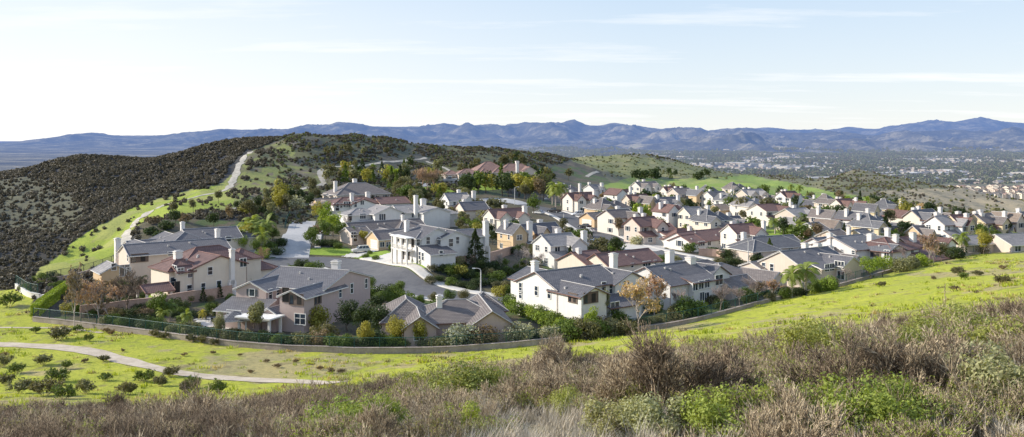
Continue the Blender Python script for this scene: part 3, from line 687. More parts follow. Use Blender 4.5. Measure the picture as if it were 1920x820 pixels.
    # chimneys: (x, y, top, width, depth, base)
    for c in chims:
        x, y, zt = c[0], c[1], c[2]; w = (c[3] if len(c) > 3 else .9)*.82; d = c[4] if len(c) > 4 else .8; zt -= .55; zb_ = c[5] if len(c) > 5 else 2
        m = MB(); m.box(x-w/2, y-d/2, zb_, x+w/2, y+d/2, zt, M_CHIM)
        m.box(x-w/2-.08, y-d/2-.08, zt-.35, x+w/2+.08, y+d/2+.08, zt-.2, M_CHIM); m.box(x-w/2-.12, y-d/2-.12, zt, x+w/2+.12, y+d/2+.12, zt+.14, M_CHIM)
        m.box(x-w/2+.15, y-d/2+.15, zt+.14, x+w/2-.15, y+d/2-.15, zt+.3, M_CAP)
        if zb_ <= 0: m.box(x-w/2-.35, y-d/2, -3, x+w/2+.35, y+d/2-.01, 2.4, M_CHIM); m.box(x-w/2-.17, y-d/2, 2.4, x+w/2+.17, y+d/2-.01, 2.8, M_CHIM)
        m.obj('chimney', root)
    TR = M_TRIM
    Mi = Matrix.Translation((P0.x, P0.y, zb)) @ Matrix.Rotation(yw, 4, 'Z'); Mi = Mi.inverted()
    co = Mi @ Vector((0, 0, CAMZ))
    for wv in wins:
        px, py, w, h, st = wv
        dr = (Mi.to_3x3() @ Vector(((px-CX)/F, 1, -(py-HY)/F))); best = None
        for bi, b in enumerate(B):
            x0, y0, x1, y1, he, rt, rise, opt = b
            if opt.get('open'): continue
            for sk, (nx, ny, rz) in SIDES.items():
                if sk == 'F': t = (y0-co.y)/dr.y if dr.y else -1
                elif sk == 'B': t = (y1-co.y)/dr.y if dr.y else -1
                elif sk == 'L': t = (x0-co.x)/dr.x if dr.x else -1
                else: t = (x1-co.x)/dr.x if dr.x else -1
                if t <= 0: continue
                q = co+dr*t
                if dr.x*nx+dr.y*ny >= 0: continue
                if not (x0-.05 <= q.x <= x1+.05 and y0-.05 <= q.y <= y1+.05 and opt.get('z0', -2) <= q.z <= zgable(b, q.x, q.y)+.2): continue
                if best is None or t < best[0]: best = (t, q, rz, nx, ny)
        if best:
            t, q, rz, nx, ny = best; add_window(root, q.x+nx*.004, q.y+ny*.004, q.z, rz, w, h, st, TR)
        else: print('MISS window', label[:40], px, py)
    if auto:
        for bi, b in enumerate(B):
            x0, y0, x1, y1, he, rt, rise, opt = b
            if opt.get('open'): continue
            for sk, (nx, ny, rz) in SIDES.items():
                cxm = (x0+x1)/2; cym = (y0+y1)/2; fx_ = {'F': (cxm, y0), 'B': (cxm, y1), 'L': (x0, cym), 'R': (x1, cym)}[sk]
                if (co.x-fx_[0])*nx+(co.y-fx_[1])*ny <= 0: continue
                L = (x1-x0) if sk in 'FB' else (y1-y0); n = max(1, int(L/3.3))
                if opt.get('garage') == sk:
                    add_window(root, fx_[0]+nx*.004, fx_[1]+ny*.004, 1.15, rz, min(4.8, L-1.2), 2.3, 'garage', TR); continue
                for fl in range(2 if he > 4.5 else 1):
                    zc = 1.45+2.9*fl if fl == 0 else 4.25
                    if rn.random() < .12 and fl == 0: continue
                    for i in range(n):
                        if rn.random() < (.22 if auto < 2 else .1): continue
                        u = (i+.5)/n*L-L/2+rn.uniform(-.25, .25)
                        x = fx_[0]+(u if sk in 'FB' else 0); y = fx_[1]+(u if sk in 'LR' else 0)
                        bad = False
                        for b2 in B:
                            if b2 is b: continue
                            qx, qy = x+nx*.3, y+ny*.3
                            if b2[0]-.7 < qx < b2[2]+.7 and b2[1]-.7 < qy < b2[3]+.7 and b2[4]+.9 > zc: bad = True
                        for c in chims:
                            if len(c) > 5 and abs(x-c[0]) < 1.3 and abs(y-c[1]) < 1.3: bad = True
                        if bad: continue
                        w, h, st = rn.choice([(.9, 1.25, 'sash'), (.9, 1.25, 'sash'), (1.5, 1.25, 'double'), (1.5, 1.25, 'quad'), (1.2, 1.3, 'shut')] + ([(1.8, 2.0, 'double')] if fl == 0 else []))
                        add_window(root, x+nx*.004, y+ny*.004, zc-(.3 if h > 1.9 else 0), rz, w, h, st, TR)
    xs = [b[0] for b in B]+[b[2] for b in B]; ys = [b[1] for b in B]+[b[3] for b in B]
    c = P0+ex*((min(xs)+max(xs))/2)+ey*((min(ys)+max(ys))/2); pc = pix(c.x, c.y, zb+3)
    HOUSES.append(dict(root=root, c=c, r=max(max(xs)-min(xs), max(ys)-min(ys))/2, px=pc[0], py=pc[1], short=short, z=zb, d=c.y,
                       B=[(b[0], b[1], b[2], b[3]) for b in B], P0=P0, ex=ex, ey=ey)); root['_'] = 0; del root['_']
    return root
def z31(zx, zy, ox, oy, s): return (ox+zx/s, oy+zy/s)
# pixel helpers for the enlarged survey crops
def q1(x, y): return (380+x/4.1, 480+y/4.1)          # crop around the pink house
def q2(x, y): return (180+x/3.727, 400+y/3.727)      # left houses
def q3(x, y): return (640+x/3.727, 360+y/3.727)      # balcony house
def q4(x, y): return (940+x/3.727, 420+y/3.727)      # white house, middle
def q5(x, y): return (1220+x/4.1, 420+y/4.1)         # right of middle
def q6(x, y): return (1520+x/4.1, 360+y/4.1)         # right
def q7(x, y): return (560+x/4.825, 330+y/4.825)      # upper left group
def q8(x, y): return (700+x/5.125, 280+y/5.125)      # knoll
def q9(x, y): return (700+x/4.1, 480+y/4.1)          # bungalow
def WN(q, l): return [(*q(x, y), w, h, s) for x, y, w, h, s in l]

# pink stucco house
house('large pink stucco two storey house with slate gables and white patio cover, left of centre', (626, 537, 5.8), -21, [
    ('m', -13.5, -2.9, 0, 11.8, 5.8, 'gx', 2.0), ('m', -14.6, -6.4, -8.7, 6, 5.6, 'gy', 1.25), ('m', -4.2, -9, .35, 3, 5.5, 'gy', .95),
    ('m', -15.2, -10.6, -7, -6.2, 2.9, 'sy', 1.4), ('m', -6.9, -9.9, -4.3, -6.5, 2.9, 'gy', .7),
    ('m', -9.0, -13.2, -3.0, -9.95, 2.5, 'fx', .1, dict(open=1))], 'slate', 'pink', 0, chims=[(-4, 7, 9.3, 1.6, 1.0)],
    wins=WN(q1, [(380, 283, 1.0, 1.1, 'shut'), (520, 295, .9, 1.6, 'sash'), (580, 280, .9, 1.6, 'sash'), (720, 335, 2.6, 1.7, 'open'), (885, 330, 1.9, 1.6, 'open'), (750, 487, 1.9, 1.6, 'quad'),
                 (1057, 282, .8, 1.6, 'sash'), (1145, 250, .8, 1.6, 'sash'), (1256, 212, .8, 1.6, 'sash'), (240, 452, 2.6, 1.3, 'triple'), (640, 300, 1.2, 2.2, 'porch')]), short='the pink stucco house')
# front bungalow
house('low grey tiled bungalow behind the olive trees, nearest the fence at front centre', (776, 609, 2.9), 10, [
    ('m', 0.5, 1.5, 13.5, 11.5, 2.9, 'hx', 2.3), ('m', -4.5, 4, 3.2, 15, 2.8, 'hy', 2.5), ('m', 8.2, -1.5, 14.5, 13, 2.8, 'gy', 2.0), ('m', 9, 11, 15.5, 17, 2.7, 'hy', 2.3), ('m', -1.5, -1.0, 3.2, 6, 2.7, 'gy', 1.6)],
    'taupe', 'pink', 0, chims=[(4.2, 5.0, 6.6, 1.0, .9)], auto=1, trim='b', short='the front bungalow', seed=4)
# white house front middle
house('white stucco two storey house with dark tiled roof right of the front bungalow', (1044.6, 543, 5.8), 36, [
    ('m', 0, 0, 14, 11.2, 5.8, 'gx', 2.2), ('m', 12, -.8, 19.5, 9, 5.7, 'gy', 1.7), ('m', 0.02, -6, 5.3, 2, 5.6, 'gy', 1.15), ('m', 7, -5, 14, -.7, 2.9, 'sy', 1.2), ('m', 3, 10, 11, 17, 5.4, 'gy', 1.6)], 'slate', 'white', -.1,
    chims=[(2.5, 9.2, 9.6, 1.2, 1.0), (19.2, 7.5, 9.8, 1.4, 1.1)],
    wins=WN(q4, [(135, 445, .8, 1.6, 'sash'), (135, 495, .8, 1.2, 'sash'), (245, 468, .8, 1.5, 'sash'), (335, 488, .8, 1.5, 'sash'), (500, 517, 2.2, 1.5, 'open'), (625, 515, 3.0, 1.7, 'open'), (715, 440, .9, 1.6, 'sash'), (768, 452, .9, 1.6, 'sash'),
                 (875, 430, 1.3, 1.6, 'sash'), (793, 590, 1.8, 2.0, 'double')]), trim='b', short='the white front house', seed=3)
# cream house left
house('cream two storey house with purple-brown tiled roof and tall wall chimney at left', (362.5, 503.3, 5.8), 45, [
    ('m', 0, 0, 10.8, 9, 5.8, 'gy', 1.9), ('m', -4.0, 1.5, 3, 9.5, 5.7, 'hx', 1.7), ('m', 1, 6, 15, 15, 5.9, 'hx', 2.5), ('m', 13, 8, 18.5, 15, 5.6, 'hx', 1.6), ('m', -3.0, .2, .3, 3.5, 5.5, 'gx', .8),
    ('m', -9.5, -1.5, -4.6, 3.0, 2.7, 'gx', 1.0, dict(open=1)), ('m', 18, 9, 23, 14, 2.9, 'hx', 1.2)], 'brown', 'cream', 0,
    chims=[(-.5, 5.5, 9.0, 1.7, 1.1), (7.6, -.42, 9.2, 1.0, .8, -3)],
    wins=WN(q2, [(657, 420, .9, 1.5, 'sash'), (797, 403, .9, 1.4, 'sash'), (749, 517, .8, 1.5, 'sash'), (859, 501, .9, 1.6, 'sash'), (653, 530, .9, 1.5, 'sash'), (592, 405, 1.1, 1.1, 'quad'), (542, 385, .8, 1.1, 'sash'), (558, 390, .8, 1.1, 'sash'),
                 (538, 480, 1.0, 1.7, 'sash'), (553, 490, 1.0, 1.7, 'sash'), (1028, 345, 1.3, 1.6, 'double'), (568, 515, .9, 2, 'porch')]), trim='b', short='the cream house with the tall chimney', seed=5)
# blue-grey roofed house
house('big tan two storey house with wide blue-grey hipped roof at the far left', (243, 479, 6.0), 38, [
    ('m', 0, 0, 21, 8.5, 6.0, 'gx', 1.8), ('m', 8, 3, 20, 17, 6.2, 'hy', 3.0), ('m', 1.5, 7, 9, 16, 5.8, 'gy', 1.7), ('m', -5.5, -.5, 0, 6.5, 3.0, 'gy', 1.4, dict(roof='light', wall='tan')), ('m', 4, 14, 13, 21, 5.7, 'gx', 1.4)],
    'slate', 'sand', .2, chims=[(.4, 11, 8.9, 1.3, 1.1), (20, 5, 10.2, 1.1, 1.0)],
    wins=WN(q2, [(305, 312, 3.4, 1.7, 'open'), (522, 283, 1.1, .7, 'sash'), (222, 312, .8, 1.3, 'sash'), (228, 405, .8, 1.5, 'sash'), (200, 400, 1.9, 2.2, 'double'), (125, 375, .9, 1.3, 'sash'), (430, 400, 1.6, 1.4, 'double')]), short='the big tan house', seed=6)
house('house with broad blue-grey roof and small light chimney behind the big tan house', (370, 449, 5.0), 36, [
    ('m', -2, 0, 11, 9.5, 5.0, 'gx', 2.2), ('m', 10, 1, 18, 10, 4.7, 'hx', 1.5), ('m', -8, 3, -1, 12, 4.6, 'gy', 1.6)], 'slate', 'cream', .6,
    chims=[(-1, 9, 9.0, 1.1, 1.0)], wins=WN(q2, [(830, 195, 1.0, 1.3, 'sash'), (858, 190, 1.5, 1.3, 'double'), (925, 180, 1.2, 1.2, 'sash')]), short='the house with the broad blue-grey roof', seed=7)
# balcony house
bal = house('white two storey house with columned balcony and garage above the street bend', (781, 446.4, 5.8), 33, [
    ('m', 0, 0, 11, 13, 5.8, 'hx', 1.9), ('m', 1.0, -.6, 9, 8, 5.75, 'gy', 2.1), ('m', 5.0, -2.2, 12.5, 6, 5.6, 'gy', 1.5), ('m', 12.3, .5, 19, 8, 5.3, 'gx', 1.1), ('m', 0, -6.6, 6.2, -.7, 2.9, 'sy', 1.3), ('m', 12, 6, 20, 13, 4.6, 'gx', 1.4)],
    'slate', 'bluewhite', 2.4, chims=[(1.8, 8.5, 9.3, 1.1, 1.0), (18.2, .4, 9.0, 1.3, 1.1, -3)],
    wins=WN(q3, [(400, 325, .9, 1.6, 'sash'), (398, 412, 2.6, 2.2, 'garage'), (430, 335, .9, 2.0, 'porch'), (462, 345, 1.2, 2.0, 'double'), (500, 352, 1.2, 2.0, 'porch'), (606, 340, .9, 1.5, 'sash'), (683, 343, 1.6, 1.6, 'double'), (765, 355, 1.1, 1.7, 'sash'), (812, 338, .8, 1.5, 'sash'),
                 (432, 435, 1.0, 2.1, 'porch'), (470, 440, 1.0, 2.1, 'porch'), (548, 445, .9, 1.6, 'sash'), (570, 452, .9, 1.6, 'sash'), (697, 430, .8, 1.1, 'sash'), (535, 350, .9, 1.5, 'sash')]), short='the balcony house', seed=8)
def balcony(root):
    m = MB(); W = WM('white')
    m.box(-2.0, 1.0, 2.75, 0, 9.0, 3.0, W); m.obj('balcony_floor', root)
    for y in (1.2, 3.8, 6.4, 8.8):
        c = MB(); c.box(-1.95, y-.16, -2, -1.6, y+.16, 5.6, W); c.obj('column', root)
    r = MB(); r.box(-1.9, 1.0, 3.9, -1.82, 9.0, 4.0, W)
    for i in range(40): r.box(-1.88, 1.05+i*.2, 3.0, -1.84, 1.09+i*.2, 3.9, W)
    r.obj('railing', root)
    rf = MB(); rf.box(-2.2, .8, 5.62, 0, 9.2, 5.8, M_TRIM); rf.obj('balcony_roof', root)
balcony(bal)
# garage bungalow pair
house('tan stucco garage wing with grey gabled roof and white garage door beside the parked suv', (710, 448.5, 2.8), 37, [
    ('m', 0, 0, 12, 6.5, 2.8, 'gx', 1.9), ('m', 2.5, 4, 10, 11, 2.7, 'gy', 1.7)], 'taupe', 'tan', 1.6, wins=WN(q3, [(230, 368, 3.6, 2.2, 'garage'), (285, 368, 1.2, 1.2, 'double'), (328, 368, 1.2, 1.2, 'quad')]), short='the tan garage wing', seed=9)
house('bungalow with dark grey roof and stone gable behind the tan garage wing', (672, 436, 2.8), 37, [
    ('m', -1, 1, 22, 9, 2.9, 'gx', 2.2), ('m', -2.5, -1.2, 3.2, 6, 2.7, 'gx', 1.4), ('m', 12, -1, 22, 12, 3.1, 'hx', 2.2)], 'taupe', 'beige', 2.2, chims=[(16, 4, 6.8)], wins=WN(q3, [(98, 325, 1.2, 1.7, 'sash'), (85, 300, 1.4, 1.4, 'double')]), short='the stone gabled bungalow', seed=10)
# group above the side street
house('long white two storey house with tall slim chimney above the stone gabled bungalow', (709, 400, 5.8), 31, [
    ('m', -9, 1, 1, 9, 5.6, 'hx', 1.5), ('m', -2, -2.5, 7.5, 8, 5.8, 'gy', 2.0), ('m', 7, 0, 15, 9, 5.7, 'gx', 1.9), ('m', 13, -4.5, 22, 5, 5.7, 'gy', 1.5), ('m', 21, -2, 26, 5, 5.0, 'hx', 1.2), ('m', -6, -4, 2, -.5, 2.9, 'sy', 1.2)],
    'light', 'bluewhite', 2.0, chims=[(12, -1.0, 11.2, 1.3, 1.1), (18, 6.5, 9.5, 2.0, 1.2)], wins=WN(q7, [(580, 365, 1.8, 1.5, 'triple'), (663, 368, 1.5, 1.5, 'double'), (757, 372, 2.0, 1.8, 'triple'), (943, 356, 1.0, 1.4, 'sash'), (1038, 352, 1.0, 1.4, 'sash'), (462, 375, 1.2, 1.8, 'porch')]), short='the long white house', seed=11)
house('white house with maroon roof and a row of dark windows above the side street', (632, 383, 5.8), 31, [
    ('m', -1, 0, 16, 9, 5.8, 'hx', 1.9), ('m', 4.5, -2.2, 13, 6, 5.7, 'gy', 1.6), ('m', 15, -2, 26, 8, 5.6, 'gx', 1.8)], 'brown', 'white', 2.4, chims=[(6, 2, 9.6, 1.4, 1.1), (13, 5, 9.6, 1.7, 1.1)],
    wins=WN(q7, [(316, 270, .8, 1.4, 'sash'), (352, 268, .8, 1.4, 'sash'), (385, 270, .8, 1.4, 'sash'), (418, 258, .9, 1.8, 'sash'), (438, 258, .9, 1.8, 'sash'), (458, 258, .9, 1.8, 'sash'), (478, 258, .9, 1.8, 'sash'), (515, 258, .9, 1.8, 'sash'), (575, 244, 1.2, 1.3, 'double'), (350, 293, 1.1, 1.9, 'porch'), (345, 350, 4.6, 2.4, 'garage')]), trim='b', short='the maroon roofed house', seed=12)
house('beige house with big grey pyramid roof and two chimneys nearest the planted hillside', (632, 366, 5.6), 31, [
    ('m', 0, 0, 22, 15, 5.8, 'hx', 4.0), ('m', -1, 5, 7, 14, 5.2, 'hx', 1.5)], 'taupe', 'beige', 3.0, chims=[(1.5, 6, 11, 1.5, 1.2), (11, 10, 11.6, 1.9, 1.2)], auto=1, short='the pyramid roofed house', seed=13)
house('small tan house with brown gable roof at the head of the side street', (612, 384, 3.0), 31, [
    ('m', -3, 0, 7, 8, 3.2, 'gx', 1.9), ('m', -4, -2, 2, 6, 3.1, 'gy', 1.4)], 'tan', 'tan', 3.0, auto=1, short='the small tan house', seed=14)
# right of middle
house('pale grey house with big slate roof and twin wide chimneys behind the autumn tree', (1256.6, 534.6, 4.8), 40, [
    ('m', 0, 0, 13, 11.5, 4.8, 'gx', 2.6), ('m', 12.5, 1.0, 18.7, 9.5, 5.0, 'gy', 1.7), ('m', 5, -1.3, 12.6, 3, 4.9, 'sy', 1.0), ('m', 11, 9, 22, 17, 4.4, 'gx', 1.7)], 'slate', 'bluewhite', -.6, chims=[(12.2, 5.2, 8.6, 1.9, 1.3), (12.4, 10.5, 9.3, 1.7, 1.2)],
    wins=WN(q5, [(342, 482, 1.3, 1.4, 'double'), (387, 470, 1.3, 1.4, 'double'), (433, 459, 1.3, 1.4, 'double'), (525, 430, 2.2, 1.8, 'quad'), (430, 570, 1.3, 2.0, 'double'), (395, 560, 1.3, 1.6, 'double')]), trim='b', short='the pale grey house', seed=15)
house('single storey house with taupe hipped roof between pale grey and tan gabled houses', (1372, 539, 2.8), 40, [
    ('m', 0, 0, 8, 5, 2.8, 'gx', 1.4), ('m', 3, 4, 15, 15, 3.0, 'hx', 2.6), ('m', 10, -1.5, 16, 7, 2.9, 'gy', 1.7), ('m', 6, 14, 20, 22, 2.8, 'hx', 2.0)], 'taupe', 'beige', -.6, chims=[(3.6, 6.2, 6.0, 1.4, 1.1)], auto=1, short='the low taupe roofed house', seed=16)
house('tan two storey house with broad slate roof and palms in its back garden', (1504, 500.5, 4.9), 33, [
    ('m', 0, 0, 15, 11, 4.9, 'gx', 2.6), ('m', 7.5, -4.2, 13.2, 4, 5.1, 'gy', 1.5), ('m', -1.5, 9.5, 5, 15, 3.6, 'gx', 1.0, dict(roof='taupe')), ('m', 3.2, -2.2, 7.6, 1, 4.6, 'sy', .8)], 'slate', 'sand', -.6, chims=[(9, 6.5, 8.8, 1.3, 1.1), (12.5, 6, 8.6, 1.6, 1.2)],
    wins=WN(q5, [(869, 325, .9, 1.4, 'sash'), (932, 335, .9, 1.4, 'sash'), (1355, 338, 1.3, 1.4, 'double'), (1392, 332, 1.3, 1.4, 'double'), (1452, 315, 2.2, 1.4, 'triple'), (1463, 395, 1.6, 1.6, 'double'), (1275, 300, .9, .7, 'sash')]), short='the tan gabled house', seed=17)
house('white-grey two storey house with slate gables and three chimneys left of the maroon roofed pair', (1615, 467, 5.2), 34, [
    ('m', -2, 0, 9, 12, 5.2, 'gx', 2.3), ('m', 2.5, -5.2, 9, 2, 5.0, 'gy', 1.3), ('m', 9, -1.5, 15, 6, 5.5, 'gy', 1.6), ('m', 8, -6, 14, -1.4, 2.8, 'sy', 1.3), ('m', 0, 10, 8, 16, 5.0, 'gx', 1.5)], 'grey', 'bluewhite', .1, chims=[(7.0, 2.2, 8.4, 2.2, 1.2), (-1.8, 7, 8.6, 1.2, 1)],
    wins=WN(q6, [(500, 482, 2.6, 1.1, 'open'), (585, 480, 1.2, 1.8, 'double'), (657, 443, 1.0, 1.3, 'quad'), (240, 455, .7, .7, 'sash'), (328, 465, .8, .8, 'sash')]), trim='b', short='the slate gabled white-grey house', seed=18)
house('grey roofed single storey house with a small tan gable behind the leafy fence trees', (1592, 497, 2.8), 34, [
    ('m', 0, 0, 6, 7, 2.8, 'gy', 1.8), ('m', 3, 5, 14, 14, 2.9, 'hx', 2.2)], 'taupe', 'beige', .2, chims=[(3.5, 7.5, 6.3, 1.4, 1.1)], auto=1, short='the low house by the leafy trees', seed=19)
house('white house with maroon hipped roof and three white chimneys near the fence at right', (1725, 466, 5.2), 36, [
    ('m', -8, 2, 3, 12, 5.0, 'hx', 2.2), ('m', 2, 4, 14, 12, 4.9, 'gx', 1.8), ('m', 10.5, -.5, 15, 6, 5.4, 'gy', 1.2), ('m', 0, -3, 10, 4, 2.9, 'sy', 1.6)], 'brown', 'white', .2, chims=[(-1.5, 5, 8.4, 1.2, 1.0), (3.5, 10, 9.2, 1.3, 1.0), (7.5, 6, 8.2, 1.7, 1.1)],
    wins=WN(q6, [(1012, 420, 1.6, 1.6, 'quad'), (780, 465, 1.1, 1.2, 'double')]), trim='b', short='the white house with the maroon hip roof', seed=20)
house('long single storey house with dark brown roof between front white house and diagonal street', (1141, 499, 2.8), 38, [
    ('m', 0, 0, 17, 8.5, 2.8, 'gx', 2.3), ('m', -2, 5, 5.5, 15, 2.8, 'gx', 2.2), ('m', 2, 12, 11, 17, 2.7, 'hx', 1.6)], 'brown', 'cream', -1.0, chims=[(-.3, 9.5, 6.3, 1.3, 1.0)],
    wins=WN(q4, [(915, 290, .8, .9, 'sash'), (1015, 282, 2.4, 1.3, 'triple'), (695, 300, .9, 1.2, 'sash'), (1075, 270, .8, 1.0, 'sash')]), trim='b', short='the long brown roofed house', seed=21)
house('white single storey house with brown roof and garage behind the brick garden wall', (1293, 454, 2.8), 37, [
    ('m', 0, 0, 19, 9.8, 2.8, 'gx', 2.3), ('m', -1.0, -1.8, 4.5, 7, 2.75, 'gx', 1.7), ('m', 3, 9, 10, 19.5, 2.7, 'gx', 1.6), ('m', 2.5, 7, 12, 13, 2.8, 'hx', 2.6)], 'brown', 'white', -1.4, chims=[(9, 8, 6.4, 1.3, 1.0)],
    wins=WN(q5, [(222, 150, 1.4, 1.5, 'shut'), (390, 152, 2.6, 1.2, 'triple'), (450, 149, 1.3, 1.2, 'double'), (530, 142, .7, .8, 'sash'), (625, 130, .8, 1.3, 'sash'), (85, 135, 4.2, 2.2, 'garage')]), trim='b', short='the white house behind the brick wall', seed=22)
house('low bungalow with broad light grey roof behind a strip of lawn, right of middle', (1452, 466, 2.7), 26, [
    ('m', -6, 2, 13, 11, 2.7, 'hx', 2.4), ('m', -8, -1, 1, 8, 2.6, 'hx', 2.2), ('m', 7, 8, 17, 15, 2.6, 'gx', 1.8)], 'grey', 'beige', -1.0, chims=[(-2.5, 9, 6.5, 1.3, 1.1)], auto=1, short='the broad grey bungalow', seed=23)
house('grey stucco house at the right edge just above the green slope', (1897, 459, 2.9), 20, [
    ('m', 0, 0, 16, 9, 2.9, 'gx', 2.0), ('m', -9, 5, 2, 13, 2.8, 'gx', 1.5)], 'light', 'beige', 2.2, wins=WN(q6, [(1592, 437, 1.8, 1.2, 'double')]), short='the grey house at the right edge', seed=24)
# the mansion on the knoll
house('sprawling pinkish mansion with rose tiled hipped roofs on the wooded knoll', hit(893, 338), 18, [
    ('m', 0, 0, 17, 15, 4.4, 'hx', 4.6), ('m', 14, 3, 32, 14, 4.4, 'hx', 3.4), ('m', 8, -3, 16, 6, 4.0, 'hy', 2.4), ('m', -9, 0, 2, 9, 3.4, 'hx', 2.2), ('m', 24, -2, 31, 8, 4.2, 'gy', 2.2), ('m', 1, -3, 7, 5, 3.8, 'hy', 2.0), ('m', -15, 3, -7.5, 10, 3.0, 'hx', 1.8)], 'rose', 'sand',
    chims=[(22, 1.8, 8.6, 1.6, 1.2), (25, 11, 9.4, 2.2, 1.4)], auto=2, cat='mansion', name='mansion', short='the mansion', seed=25)

